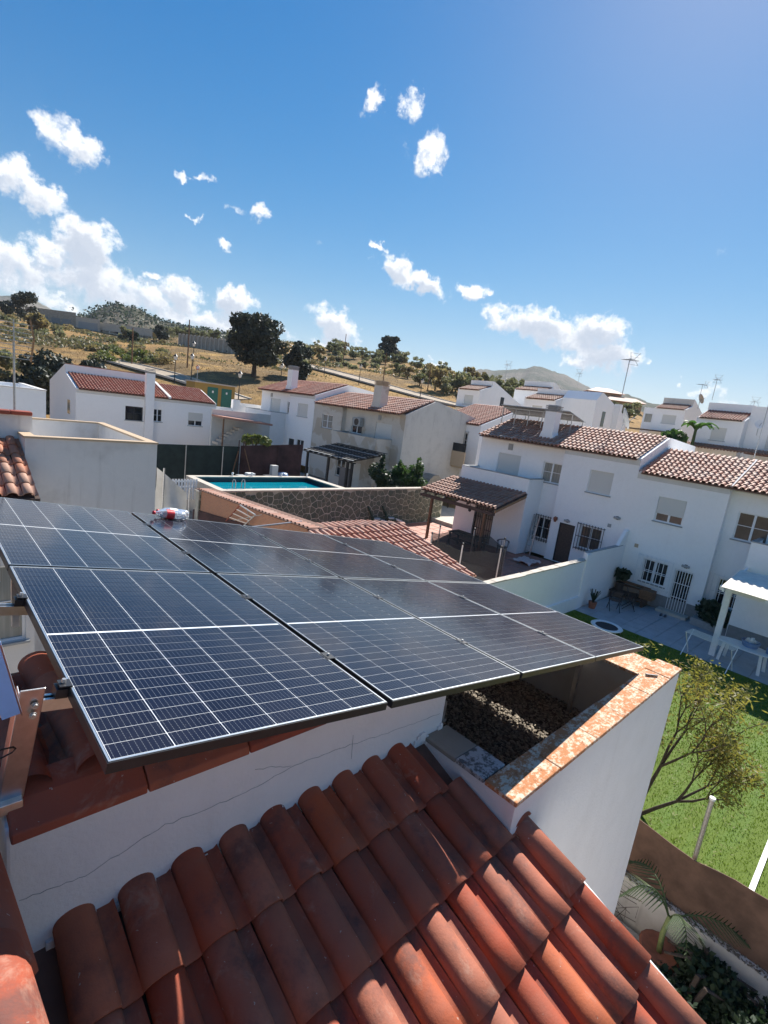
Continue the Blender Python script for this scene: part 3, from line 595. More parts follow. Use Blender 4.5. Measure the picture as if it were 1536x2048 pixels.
# ridge of big tiles running toward the camera at the left
bR = make_mesh('ridge_tile', barrel(wd=.30, L=.5, ht=.12, th=.02, seg=14, lift=.035), M['flat_red'], True)
bR2 = make_mesh('ridge_tile', barrel(wd=.30, L=.5, ht=.12, th=.02, seg=14, lift=.035), M['tile'], True)
rdg = MB().box(-.14, .15, -1.2, 1.74, 4.2, 5.06).build('ridge_wall', M['deck'], own)
for j, y in enumerate((1.22, .80, .38, -.04, -.46)):
    part('ridge_tile', bR if j == 0 else bR2, own, (.045, y, 5.08 + .06 * j if j else 5.06), Matrix((Vector((1, 0, 0)), Vector((0, 1, -.04)).normalized(), Vector((0, .04, 1)).normalized())).transposed().to_4x4())
# walled terrace box
TX0, TX1, TY0, TY1, TZ, TG = 2.37, 5.234, 1.07, 5.2, 4.6, 3.92
tb = MB(); tb.box(TX0, TX1, TY0, TY0 + .17, 0, TZ - .03); tb.box(TX0, TX0 + .2, TY0 + .17, YW + .19, 3, TZ - .03)
tb.build('terrace_wall', M['own'], own)
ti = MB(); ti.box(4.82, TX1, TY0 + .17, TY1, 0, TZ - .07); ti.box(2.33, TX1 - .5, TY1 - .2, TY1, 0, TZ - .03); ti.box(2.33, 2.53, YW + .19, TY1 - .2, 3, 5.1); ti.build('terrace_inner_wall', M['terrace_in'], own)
def coping(x0, x1, y0, y1, m, name='coping', dz=0.):
    b = MB().box(x0, x1, y0, y1, TZ - .03 - dz, TZ - dz); o = b.build(name, m, own, bevel=.006); return o
xs_ = [TX0 - .012, 2.86, 3.38, 3.87, 4.41, 4.9, TX1 + .012]
for xa, xb in zip(xs_, xs_[1:]): coping(xa + .002, xb - .002, TY0 - .012 + random.uniform(-.004, .004), TY0 + .205 + random.uniform(-.004, .004), M['lichen'], dz=random.uniform(0, .005))
for ya, yb in ((TY0 + .212, 1.8), (1.8, 2.35), (2.35, 3.0), (3.0, 4.0), (4.0, TY1 + .01)): coping(4.79, TX1 + .012, ya + .002, yb - .002, M['lichen'], dz=.04)
coping(TX0 - .012, TX0 + .215, TY0 + .212, 1.49, M['lichen_dark'], dz=.002); coping(TX0 - .012, TX0 + .215, 1.494, YW + .0, M['concrete'], dz=.006)
MB().box(TX0 + .2, 4.82, TY0 + .17, TY1 - .2, 3.4, TG - .03).build('terrace_floor', M['soil'], own)
# gravel bed: pebbles nobody could count
def pebbles(n, x0, x1, y0, y1, z, smin, smax, name, m, parent):
    base = np.array([(1, 0, 0), (-1, 0, 0), (0, 1, 0), (0, -1, 0), (0, 0, 1), (0, 0, -1)], float); fc = np.array([(0, 2, 4), (2, 1, 4), (1, 3, 4), (3, 0, 4)])
    P = np.stack([rng.uniform(x0, x1, n), rng.uniform(y0, y1, n), z + rng.uniform(-.012, .014, n)], 1); S = rng.uniform(smin, smax, (n, 3)) * np.array([1, 1, .7])
    a = rng.uniform(0, 6.28, n); c, s = np.cos(a), np.sin(a); B = base[None] * S[:, None, :] + rng.normal(size=(n, 6, 3)) * smin * .3
    V = np.stack([B[..., 0] * c[:, None] - B[..., 1] * s[:, None], B[..., 0] * s[:, None] + B[..., 1] * c[:, None], B[..., 2]], -1) + P[:, None, :]
    F = (fc[None] + 6 * np.arange(n)[:, None, None]).reshape(-1, 3); o = part(name, raw_mesh(name, V.reshape(-1, 3), F, m), parent); o['kind'] = 'stuff'; return o
pebbles(26000, TX0 + .2, 4.82, TY0 + .17, 4.6, TG, .009, .019, 'gravel', M['gravel'], own)
tag(MB().box(-.055, .055, -.008, .008, -.004, .008).build('iron_bar', M['dark_iron']), 'short dark iron bar lying on the rust stained corner coping', 'bar')
bpy.data.objects['iron_bar'].location = (4.78, 1.18, TZ + .006); bpy.data.objects['iron_bar'].rotation_euler = (0, 0, -.75)
# pipe bracket at the wall end
pb = thing('pipe_bracket', 'small blue grey metal bracket standing at the end of the cracked wall', 'bracket', (2.56, 1.80, 4.6))
MB().box(-.02, .0, -.02, .02, 0, .17).box(.012, .03, -.02, .02, 0, .15).build('post', M['steel'], pb); MB().box(-.03, .04, -.03, .03, 0, .015).build('foot', M['steel'], pb)
# ================================================================== photovoltaic array
A0 = Vector((.373, 1.326, 5.553)); UX = Vector((.986, 0, -.167)).normalized(); VY = Vector((0, 1, .003)).normalized(); NZ = UX.cross(VY).normalized(); VY = NZ.cross(UX)
PW, PL, GAP = 1.129, 1.762, .02
GX = (0, PW + .034, 2 * PW + .064, 3 * PW + .075)        # the first two joints between columns are wider
RP = Matrix((UX, VY, NZ)).transposed().to_4x4()
cw = .1802; rows = 24; rh = (PL - .030 - .013) / rows
cellm = MB(); cellm.quad((-cw / 2, -rh / 2 + .0015, 0), (cw / 2, -rh / 2 + .0015, 0), (cw / 2, rh / 2 - .0015, 0), (-cw / 2, rh / 2 - .0015, 0)); cellm = cellm.mesh('cell', M['cell'])
fr = MB(); h = .035; fr.box(0, PW, 0, .012, -h, -.0015); fr.box(0, PW, PL - .012, PL, -h, -.0015); fr.box(0, .012, .012, PL - .012, -h, -.0015); fr.box(PW - .012, PW, .012, PL - .012, -h, -.0015); frame_me = fr.mesh('frame', M['black_metal'])
ed = MB(); ed.box(.003, PW - .003, .004, .0105, -.0012, .0015); ed.box(.003, PW - .003, PL - .0105, PL - .004, -.0012, .0015); ed.box(.003, .0085, .0105, PL - .0105, -.0012, .0015); ed.box(PW - .0085, PW - .003, .0105, PL - .0105, -.0012, .0015); edge_me = ed.mesh('frame_edge', M['silver_edge'])
bs = MB(); bs.box(.0125, PW - .0125, .0125, PL - .0125, -.006, -.002); back_me = bs.mesh('backsheet', M['backsheet'])
names = {(0, 0): 'nearest solar panel, at the lower left of the array beside the metal leg', (1, 0): 'second panel from the left in the near row, reaching over the cracked white wall',
 (2, 0): 'third solar panel from the left in the near row, overhanging the gravel bed', (3, 0): 'rightmost solar panel of the near row, ending above the rust stained coping',
 (0, 1): 'back row solar panel at the far left, below the old tiled roof', (1, 1): 'back row solar panel with the water bottles lying on its upper edge',
 (2, 1): 'dusty back row solar panel next to the metal trestle, right of the one with bottles', (3, 1): 'rightmost dusty solar panel of the back row, against the pink tiled shed roof'}
for k in range(4):
    for r in range(2):
        t0 = thing('solar_panel', names[(k, r)], 'solar panel', group='solar panels on the roof')
        t0.matrix_world = Matrix.Translation(A0 + UX * GX[k] + VY * (r * (PL + GAP)) + NZ * random.uniform(-.001, .001)) @ RP
        part('frame', frame_me, t0); part('frame_edge', edge_me, t0); part('backsheet', back_me, t0)
        for j in range(rows):
            for i in range(6):
                x = .0145 + cw / 2 + i * (PW - .029 - cw) / 5; y = .015 + rh * (j + .5) + (.013 if j >= rows // 2 else 0)
                part('cell', cellm, t0, (x, y, -.001 + .0))
# mounting frame: two rails, triangular legs, clamps, bolts
mt = thing('mounting_frame', 'aluminium mounting frame with rails and bolted legs under the solar panels', 'frame')
mt.matrix_world = Matrix.Translation(A0) @ RP
def L_(p): return Vector(p)
for v in (.46, 1.30, 2.24, 3.08):
    b = MB(); b.box(-.2, 4.66, v - .02, v + .02, -.079, -.0755); b.box(-.2, 4.66, v - .02, v - .0165, -.0755, -.037); b.box(-.2, 4.66, v + .0165, v + .02, -.0755, -.037); b.box(-.2, 4.66, v - .0164, v - .008, -.040, -.037); b.box(-.2, 4.66, v + .008, v + .0164, -.040, -.037)
    b.build('rail', M['alu'], mt)
    c = MB(); c.box(-.038, -.0015, v - .025, v + .025, -.036, -.004); c.box(-.03, .008, v - .025, v + .025, .002, .007); e = c.build('end_clamp', M['black_metal'], mt)
    MB().lathe([(0, .02), (.007, .02), (.008, .012), (.008, .006), (0, .006)], 10, (-.015, v, .002)).build('bolt', M['steel'], e)
    for k in range(1, 4):
        x = (GX[k] + GX[k - 1] + PW) / 2; c = MB().box(x - .005, x + .005, v - .035, v + .035, -.03, -.001).box(x - .024, x + .024, v - .035, v + .035, .002, .005); e = c.build('mid_clamp', M['black_metal'], mt)
        MB().lathe([(0, .014), (.006, .014), (.007, .005)], 8, (x, v, .002)).build('bolt', M['steel'], e)
inv = mt.matrix_world.inverted()
def leg(p, q, wd, dp, name='leg', m=M['alu']):
    p, q = inv @ Vector(p), inv @ Vector(q); b = MB(); b.bar(p, q, wd, dp, (0, 1, 0)); return b.build(name, m, mt, bevel=.003)
yl = A0.y + .46
P_top = Vector(on_y(66, 1385, yl - .05)); P_bot = Vector(on_y(22, 1600, yl + .02)); 
l1 = leg(P_bot, P_top + Vector((0, 0, .012)), .07, .006); leg(P_bot + Vector((-.034, .03, 0)), P_top + Vector((-.034, .03, .0)), .004, .055)
for (px, py) in ((70, 1412), (66, 1432)):
    q = inv @ Vector(on_y(px, py, yl - .055)); b = MB(); b.lathe([(0, .008), (.0075, .008), (.0085, 0), (.0115, 0), (.0115, -.004)], 12); o = b.build('bolt', M['steel'], mt); o.matrix_local = Matrix.Translation(q) @ Matrix.Rotation(PI / 2, 4, 'X')
leg(P_bot + Vector((-.02, 0, .0)), Vector((-.35, yl, P_bot.z + .03)), .006, .05); leg(P_bot + Vector((-.16, .0, -.01)), P_bot + Vector((.03, .0, -.01)), .04, .06, 'foot_rail')
for x, v in ((2.2, .46), (4.4, .46), (2.2, 2.24), (4.4, 2.24), (.1, 2.24), (.1, 3.08), (2.2, 3.08), (4.4, 3.08)):
    a = A0 + UX * x + VY * v - NZ * .08; leg(a, (a.x, a.y, 5.0 if a.x < 1 else 4.9 if a.x < 2 and a.y < 3 else TG if a.x > 2.6 and a.y < 4.9 else 3.0), .04, .04)
bp = thing('metal_angle', 'aluminium angle with painted blue sky reflection, leaning from the left edge beside the mounting leg', 'metal angle')
q0 = Vector(on_y(24, 1432, yl - .10)); q1 = Vector(on_y(-22, 1290, yl - .22))
MB().bar(q0, q1, .05, .004, (0, 1, .2)).build('flange', M['alu_painted_sky'], bp); MB().bar(q0 + Vector((.024, .02, 0)), q1 + Vector((.024, .02, 0)), .004, .04, (0, 1, .2)).build('web', M['alu'], bp)
cb = MB(); cb.tube([on_y(-30, 1525, yl - .1), on_y(0, 1500, yl - .08), on_y(26, 1494, yl - .06), on_y(31, 1497, yl - .06), on_y(24, 1505, yl - .05), on_y(-20, 1528, yl - .05)], .003, 6)
tag(cb.build('cable_loop', M['cable']), 'thin black cable looped round the foot of the aluminium leg', 'cable')
# water bottles lying on the far edge of the second panel
def bottle(x, y, dx, label, big):
    t_ = thing('water_bottle', label, 'bottle', group='water bottles on the panel'); d = UX
    L = .32; r = .044; o = A0 + UX * x + VY * y + NZ * (r + .004)
    t_.matrix_world = Matrix.Translation(o) @ Matrix((NZ, VY * 1., UX * 1.)).transposed().to_4x4() if False else Matrix.Translation(o) @ Matrix((VY, NZ, UX)).transposed().to_4x4()
    b = MB(); b.lathe([(0.001, L), (.036, L), (r, L - .02), (r, .21), (r - .004, .205), (r, .2), (r, .155), (r - .004, .15), (r, .145), (r, .11), (.036, .085), (.016, .045), (.014, .03)], 18); b.build('body', M['bottle'], t_, smooth=True)
    MB().lathe([(.0455, .205), (.0455, .13)], 18).build('label_band', M['red_paint'] if big else M['white_plastic'], t_, smooth=True)
    MB().lathe([(.001, 0.012), (.017, .012), (.017, .034), (.001, .034)], 14).build('cap', M['red_paint'], t_, smooth=True)
bo = on_y(300, 1024, 4.78); bx = (Vector(bo) - A0).dot(UX)
bottle(bx, 3.42, 0, 'clear water bottle with red band, the nearer of two on the panel edge', True)
bottle(bx + .07, 3.52, 0, 'clear water bottle with white band, lying behind the red banded bottle', False)
# ================================================================== house builders
def glazed(parent, fr, a0, a1, z0, z1, kind='sash', glass='glass', frame='white_paint', grille=None, depth=.12, shut=.6, sill=True):
    """One window of a house as a part: frame with panes (sub-parts), roller shutter, sill and iron bars. fr(a,z,t): along wall, height, depth inward"""
    fw = .05; mb = MB()
    def bx(b, A0_, A1_, Z0_, Z1_, T0, T1):
        p = [fr(A0_, Z0_, T0), fr(A1_, Z0_, T0), fr(A1_, Z0_, T1), fr(A0_, Z0_, T1), fr(A0_, Z1_, T0), fr(A1_, Z1_, T0), fr(A1_, Z1_, T1), fr(A0_, Z1_, T1)]
        n = len(b.v); b.v += [tuple(q) for q in p]; b.f += [tuple(n + i for i in q) for q in ((0, 3, 2, 1), (4, 5, 6, 7), (0, 1, 5, 4), (1, 2, 6, 5), (2, 3, 7, 6), (3, 0, 4, 7))]
    t0 = depth - .06; w_ = None
    if kind == 'shutter':
        b = MB(); bx(b, a0 + .03, a1 - .03, z0 + .02, z1, t0 + .01, t0 + .03); w_ = b.build('roller_shutter', M['shutter'], parent)
        b = MB(); bx(b, a0, a0 + .03, z0, z1, t0, depth); bx(b, a1 - .03, a1, z0, z1, t0, depth); bx(b, a0 + .03, a1 - .03, z0, z0 + .02, t0, depth); b.build('shutter_guide', M['white_paint'], w_)
    elif kind in ('sash', 'half'):
        b = MB(); bx(b, a0, a0 + fw, z0, z1, t0, depth); bx(b, a1 - fw, a1, z0, z1, t0, depth); bx(b, a0 + fw, a1 - fw, z0, z0 + fw, t0, depth); bx(b, a0 + fw, a1 - fw, z1 - fw, z1, t0, depth); am = (a0 + a1) / 2; bx(b, am - .04, am + .04, z0 + fw, z1 - fw, t0 - .005, depth - .01)
        zm = z0 + (z1 - z0) * .52; bx(b, a0 + fw, am - .04, zm - .012, zm + .012, t0 + .01, depth - .02); bx(b, am + .04, a1 - fw, zm - .012, zm + .012, t0 + .01, depth - .02)
        w_ = b.build('window', M[frame], parent)
        for q0, q1 in ((a0 + fw, am - .04), (am + .04, a1 - fw)): b = MB(); b.quad(fr(q0, z0 + fw, t0 + .03), fr(q1, z0 + fw, t0 + .03), fr(q1, z1 - fw, t0 + .03), fr(q0, z1 - fw, t0 + .03)); b.build('pane', M[glass], w_)
        if kind == 'half': b = MB(); bx(b, a0 + .02, a1 - .02, z0 + (z1 - z0) * (1 - shut), z1, t0 - .03, t0 - .012); b.build('roller_shutter', M['shutter'], w_)
    elif kind == 'door':
        b = MB(); bx(b, a0, a1, z0, z1, t0, t0 + .04); w_ = b.build('door', M[glass], parent)
        b = MB(); bx(b, a0, a0 + .05, z0, z1, t0 - .03, t0); bx(b, a1 - .05, a1, z0, z1, t0 - .03, t0); bx(b, a0 + .05, a1 - .05, z1 - .05, z1, t0 - .03, t0); b.build('door_frame', M[frame], w_)
    if sill and kind != 'door': b = MB(); bx(b, a0 - .06, a1 + .06, z0 - .05, z0 - .003, -.06, t0 - .01); b.build('sill', M['sill'], w_)
    if grille:
        gm, ext, out, nb = grille; g0, g1, y0, y1 = a0 - ext, a1 + ext, z0 - ext * (kind != 'door'), z1 + ext; b = MB(); r = .011
        for i in range(nb + 1): a = g0 + (g1 - g0) * i / nb; bx(b, a - r, a + r, y0, y1, -out - r, -out + r)
        for z in ([y0 + .06, (y0 + y1) / 2, y1 - .06] if kind != 'door' else [y0 + .08, y0 + (y1 - y0) * .36, y0 + (y1 - y0) * .68, y1 - .06]): bx(b, g0, g1, z - .013, z + .013, -out + r, -out + r + .012)
        for a in (g0, g1):
            for z in (y0 + .06, y1 - .06): bx(b, a - .013, a + .013, z - .013, z + .013, -out + r + .012, -.001)
        b.build('iron_grille', M[gm], w_)
    return w_
def row_house(name, label, cat, ox, oy, oz, W, front, recess, wins, wallm, tilem, group=None, rot=-PI / 2, H=5.8, rec=.4, ext=None, ext_top=3.95, roof_l=3.1, slope=.357, limit=300, chim=None, back=8., extm=None, ridge_par=.0, backz=None, eave=.15, gablem=None, tile_pitch=.226, row_len=.37, cornice=True, extwins=(), lo=0.):
    """Row house: local x to the right along the facade, y inward, z up. front/recess/ext are x ranges."""
    t_ = thing(name, label, cat, (ox, oy, oz), rot, group)
    wm = M[wallm]; f0, f1 = front; r0, r1 = recess
    F0 = lambda a, z, t: (a, t, z); FR = lambda a, z, t: (a, rec + t, z)
    fw = [w_ for w_ in wins if w_[0] == 'f']; rw = [w_ for w_ in wins if w_[0] == 'r']
    b = MB(); b.wall(F0, f0, f1, lo, H, [w_[1:5] for w_ in fw]); 
    if r1 > r0: b.wall(FR, r0, r1, lo, H, [w_[1:5] for w_ in rw])
    side = f0 if f0 > r0 else f1
    if r1 > r0: b.quad((side, 0, lo), (side, rec, lo), (side, rec, H), (side, 0, H))
    x0, x1 = min(f0, r0) if r1 > r0 else f0, max(f1, r1) if r1 > r0 else f1
    zr_ = H + slope * roof_l; bz = backz if backz is not None else zr_ - .35
    zpar = zr_ + ridge_par
    b.build('wall', wm, t_)
    for xa, xb, nm in ((x0, x0 + .16, 0), (x1 - .16, x1, 1)):
        tt = 0 if (xa >= f0 - .01 and xb <= f1 + .01) else rec
        g = MB(); poly = [(tt + .002, lo), (back, lo), (back, bz if ridge_par == 0 else bz), (roof_l + .25, zpar), (roof_l, zpar)]
        if ridge_par > 0: poly += [(roof_l, zr_ - .02)]
        poly += [(tt + .002, H - .02)]
        g.prism(poly, 0, xa + .001, xb - .001); g.build('gable_wall', M[gablem] if gablem and nm == (1 if rot < 0 else 0) else wm, t_)
    g = MB(); g.prism([(back - .2, lo), (back - .002, lo), (back - .002, bz - .02), (back - .2, bz - .02)], 0, x0 + .16, x1 - .16)
    g.prism([(roof_l, H - .5), (roof_l + .2, H - .5), (roof_l + .2, zpar - .004), (roof_l, zpar - .004)], 0, x0 + .16, x1 - .16)
    g.prism([(roof_l + .2, zr_ - .6), (back - .2, bz - .5), (back - .2, bz - .3), (roof_l + .2, zr_ - .3)], 0, x0 + .16, x1 - .16); g.build('back_wall', wm, t_)
    # roof deck, tiles, eave moulding
    d = MB(); d.prism([(-eave, H - slope * eave - .0), (roof_l - .002, zr_ - .002), (roof_l - .002, zr_ - .1), (-eave, H - slope * eave - .05)], 0, x0 + .17, x1 - .17); ro = d.build('roof', M['deck'], t_)
    up = Vector((0, 1, slope)); nr = max(2, round((roof_l + eave) * math.hypot(1, slope) / row_len)); nc = int((x1 - x0 - .1) / tile_pitch)
    pos_near = (t_.matrix_world.inverted() if False else (Matrix.Translation((ox, oy, oz)) @ Matrix.Rotation(rot, 4, 'Z')).inverted()) @ Vector((0, 0, ZC))
    lay_tiles(ro, TILE_MID, M[tilem], (x0 + (x1 - x0 - nc * tile_pitch) / 2, -eave - .02, H - slope * eave + .004), (1, 0, 0), up, nc, nr, tile_pitch, (roof_l + eave) * math.hypot(1, slope) / nr, limit=limit, near=pos_near, jit=.008)
    if cornice:
        c = MB(); c.box(f0 + .01, f1 - .01, -.06, -.002, H - .17, H - .06); c.box(f0 + .01, f1 - .01, -.03, -.002, H - .32, H - .17)
        if r1 > r0: c.box(r0 + (.01 if r0 < f0 else .07), r1 - (.07 if r0 < f0 else .01), rec - .06, rec - .002, H - .17, H - .06)
        c.build('cornice', M['cornice'] if wallm != 'beige' else wm, t_)
    if ext:
        e0, e1, ep = ext; FE = lambda a, z, t: (a, -ep + t, z); em = M[extm or wallm]; eb = MB()
        eb.wall(FE, e0, e1, lo, ext_top, [w_[1:5] for w_ in extwins]); eb.quad((e0, -ep, lo), (e0, rec, lo), (e0, rec, ext_top), (e0, -ep, ext_top)); eb.quad((e1, -ep, lo), (e1, rec, lo), (e1, rec, ext_top), (e1, -ep, ext_top))
        fz = ext_top - 1.0; eb.quad((e0 + .12, -ep + .12, ext_top), (e1 - .12, -ep + .12, ext_top), (e1 - .12, -ep + .12, fz), (e0 + .12, -ep + .12, fz)); eb.quad((e0 + .12, -ep + .12, ext_top), (e0 + .12, rec, ext_top), (e0 + .12, rec, fz), (e0 + .12, -ep + .12, fz)); eb.quad((e1 - .12, -ep + .12, ext_top), (e1 - .12, rec, ext_top), (e1 - .12, rec, fz), (e1 - .12, -ep + .12, fz)); eb.quad((e0 + .12, -ep + .12, fz), (e1 - .12, -ep + .12, fz), (e1 - .12, rec, fz), (e0 + .12, rec, fz)); eb.build('balcony', em, t_)
        c = MB(); c.box(e0 - .02, e1 + .02, -ep - .02, -ep + .14, ext_top, ext_top + .04); c.box(e0 - .02, e0 + .14, -ep + .14, rec - .002, ext_top, ext_top + .04); c.box(e1 - .14, e1 + .02, -ep + .14, rec - .002, ext_top, ext_top + .04); c.build('balcony_coping', M['sill'], t_)
        for w_ in extwins: glazed(t_, FE, *w_[1:5], **w_[5])
    for w_ in fw: glazed(t_, F0, *w_[1:5], **w_[5])
    for w_ in rw: glazed(t_, FR, *w_[1:5], **w_[5])
    if chim:
        for (cx, cy, cw_, cd, ch_, cm) in chim:
            zb = H + slope * (cy - cd / 2) - .1; b = MB(); b.box(cx - cw_ / 2, cx + cw_ / 2, cy - cd / 2, cy + cd / 2, zb, zb + ch_)
            b.prism([(cx - cw_ / 2 - .14, zb - .02), (cx + cw_ / 2 + .14, zb - .02), (cx + cw_ / 2 + .004, zb + .5), (cx - cw_ / 2 - .004, zb + .5)], 1, cy - cd / 2 - .05, cy + cd / 2 + .02); o = b.build('chimney', M[cm], t_)
            b = MB(); z = zb + ch_ 
            for i in range(4): b.box(cx - cw_ / 2 - .03, cx + cw_ / 2 + .03, cy - cd / 2 - .03, cy + cd / 2 + .03, z + .003 + i * .085, z + .05 + i * .085); b.box(cx - cw_ / 2 + .06, cx + cw_ / 2 - .06, cy - cd / 2 + .06, cy + cd / 2 - .06, z + .051 + i * .085, z + .087 + i * .085)
            b.build('chimney_cap', M['bulb_grey'] if cm != 'beige' else M['tan'], o)
    return t_
G = lambda m, e=.1, o=.1, n=7: (m, e, o, n)
# ---- right hand row, facing the camera (facade x = 24)
H1 = row_house('row_house', 'white row house with solar rack and chimney on its roof, dark back door', 'house', 24, 17.5, .22, 9.05, (5.4, 9.05), (0, 5.4),
 [('f', 6.87, 8.01, 3.85, 4.93, dict(kind='shutter')), ('f', 5.87, 6.70, .03, 2.05, dict(kind='door', glass='wood_dark', frame='dark_iron')), ('f', 6.98, 8.05, 1.08, 2.2, dict(kind='sash', glass='glass_brown', grille=G('dark_iron', .12, .12, 9))),
  ('r', 4.15, 5.2, 3.85, 4.9, dict(kind='sash', glass='glass_curtain')), ('r', 1.3, 2.75, 2.9, 4.95, dict(kind='shutter', sill=False)), ('r', 4.36, 5.2, .85, 2.0, dict(kind='sash', grille=G('dark_iron', .14, .12, 8)))],
 'white', 'tile_h1', 'white row houses', ext=(0, 4.35, 1.05), extwins=[('e', 1.40, 2.62, .03, 2.02, dict(kind='door', glass='glass_curtain', frame='dark_iron', grille=G('dark_iron', .0, .03, 9)))],
 chim=[(3.85, .95, .62, .55, 1.55, 'white')], back=7.4, backz=6.7)
H2 = row_house('row_house', 'white row house stepped lower with half open shutter and barred back door', 'house', 24, 8.45, -.34, 9.2, (0, 3.62), (3.62, 9.2),
 [('f', 1.08, 2.20, 3.78, 4.87, dict(kind='half', glass='glass_brown', shut=.68)), ('f', 2.40, 3.13, .03, 1.98, dict(kind='door', glass='glass', frame='white_paint', grille=G('white_paint', .0, .04, 7))), ('f', 1.08, 2.12, .98, 2.02, dict(kind='sash', grille=G('white_paint', .2, .15, 8))),
  ('r', 4.0, 5.15, 3.72, 4.86, dict(kind='sash', glass='glass_brown')), ('r', 3.95, 5.0, .85, 2.0, dict(kind='sash', grille=G('white_paint', .18, .15, 8))), ('r', 6.2, 7.6, 2.9, 4.9, dict(kind='shutter', sill=False))],
 'white', 'tile_h1', 'white row houses', ext=(4.9, 9.2, 1.05), extwins=[('e', 6.3, 7.5, .03, 2.05, dict(kind='door', glass='white_paint', frame='dark_iron', grille=G('dark_iron', .0, .03, 6)))], back=7.4, backz=6.2)
# parapet strips between roofs
tq = MB(); tq.box(27.3, 30.4, 8.46, 8.62, 6.3, 7.05); 
pl = MB(); pl.box(0.02, 3.6, -.016, -.002, .0, .62); pl.box(3.15, 3.6, -.02, -.017, .0, .3); pl.build('plinth', M['plinth'], H2)
pl = MB(); pl.box(4.92, 6.28, -1.068, -1.052, 0, .62); pl.box(7.52, 9.18, -1.068, -1.052, 0, .62); pl.box(4.878, 4.898, -1.06, .38, 0, .62); pl.build('plinth', M['plinth'], H2)
# divider ridges between the two tile fields of each roof
for hh in (H1, H2):
    x = 5.4 if hh is H1 else 3.62; b = MB(); b.prism([(-.13, 5.80), (3.08, 6.945), (3.08, 7.0), (-.13, 5.845)], 0, x - .05, x + .05); b.build('roof_seam', M['cornice'], hh)
# ---- beige / white pair beyond the pool
HW = row_house('row_house', 'white two storey house behind the maroon screen, with tall chimney and tiled roof', 'house', 24, 42.85, 1.30, 9.05, (5.4, 9.05), (0, 5.4),
 [('f', 6.7, 8.15, 3.95, 5.0, dict(kind='shutter')), ('r', 4.45, 5.2, 4.0, 5.0, dict(kind='sash')), ('r', 1.65, 3.3, 3.0, 5.1, dict(kind='shutter', sill=False)), ('f', 5.7, 6.6, .05, 2.0, dict(kind='door', glass='glass')), ('f', 6.95, 8.05, 1.05, 2.05, dict(kind='sash'))],
 'white2', 'tile_red', 'houses beyond the pool', ext=(-.2, 4.3, 1.05), extwins=[('e', 1.5, 2.7, .9, 2.1, dict(kind='sash', glass='glass_curtain'))], chim=[(4.35, .75, .75, .6, 1.85, 'white2')], limit=0, backz=6.6, roof_l=3.3)
HB = row_house('row_house', 'patchy beige house with bare grey gable and beige chimney beyond the pool', 'house', 24, 33.78, .75, 9.95, (0, 3.65), (3.65, 9.95),
 [('f', 1.15, 2.5, 3.95, 5.0, dict(kind='sash', glass='glass_curtain')), ('r', 4.45, 5.65, 3.95, 5.05, dict(kind='sash')), ('r', 7.1, 8.75, 2.95, 5.0, dict(kind='shutter', sill=False))],
 'beige', 'tile_pink', 'houses beyond the pool', ext=(4.1, 8.9, 1.05), extwins=[('e', 4.9, 5.9, .8, 2.0, dict(kind='sash')), ('e', 6.3, 7.6, .03, 2.05, dict(kind='shutter', sill=False))], chim=[(6.8, .75, .8, .7, 1.7, 'beige')], limit=0, gablem='gable', roof_l=3.15, backz=6.2, rec=.35)
# ---- low white house on the left
HL = row_house('white_house', 'white house with red striped tile roof and slender chimney behind the old parapet box', 'house', 9.28, 42.74, -.5, 10.7, (0, 10.7), (0, 0),
 [('f', 3.36, 4.66, 3.78, 4.86, dict(kind='sash', frame='dark_iron')), ('f', 5.42, 6.15, 3.82, 4.84, dict(kind='sash')), ('f', 8.3, 9.54, 3.72, 4.82, dict(kind='half', shut=.62))],
 'white2', 'tile_red', rot=0, roof_l=3.3, slope=.3, limit=0, back=9., backz=5.95, ridge_par=.0)
b = MB(); b.box(4.72, 5.36, -.4, -.005, 0, 7.55); b.build('chimney', M['white2'], HL); b = MB(); [b.box(4.70, 5.38, -.42, .0, 7.553 + .1 * i, 7.60 + .1 * i) for i in range(4)]; b.build('chimney_cap', M['bulb_grey'], HL)
b = MB(); b.box(.01, 6.6, 3.32, 3.5, 6.7, 7.42); b.prism([(-.2, 5.78), (3.4, 6.78), (3.4, 6.98), (-.2, 5.95)], 0, 6.55, 6.75); b.build('parapet', M['white2'], HL)
b = MB(); b.box(.0, 6.6, 3.28, 3.54, 7.423, 7.47); b.build('parapet_coping', M['tile_far'], HL)
b = MB(); b.prism([(3.3, 5.5), (9, 5.5), (9, 5.95), (3.5, 7.42), (3.32, 7.42)], 0, -.004, .158); b.build('gable_wall', M['white2'], HL)
b = MB(); glazed(HL, lambda a, z, t: (t, 9 - a, z), 4.9, 5.9, 3.2, 4.9, kind='sash', sill=True, depth=.05) if False else None
lw_ = MB(); lw_.box(-.03, -.002, 1.6, 2.5, 3.7, 4.85); o = lw_.build('window', M['white_paint'], HL); q = MB(); q.quad((-.033, 1.66, 3.76), (-.033, 2.44, 3.76), (-.033, 2.44, 4.79), (-.033, 1.66, 4.79)); q.build('pane', M['glass_curtain'], o)
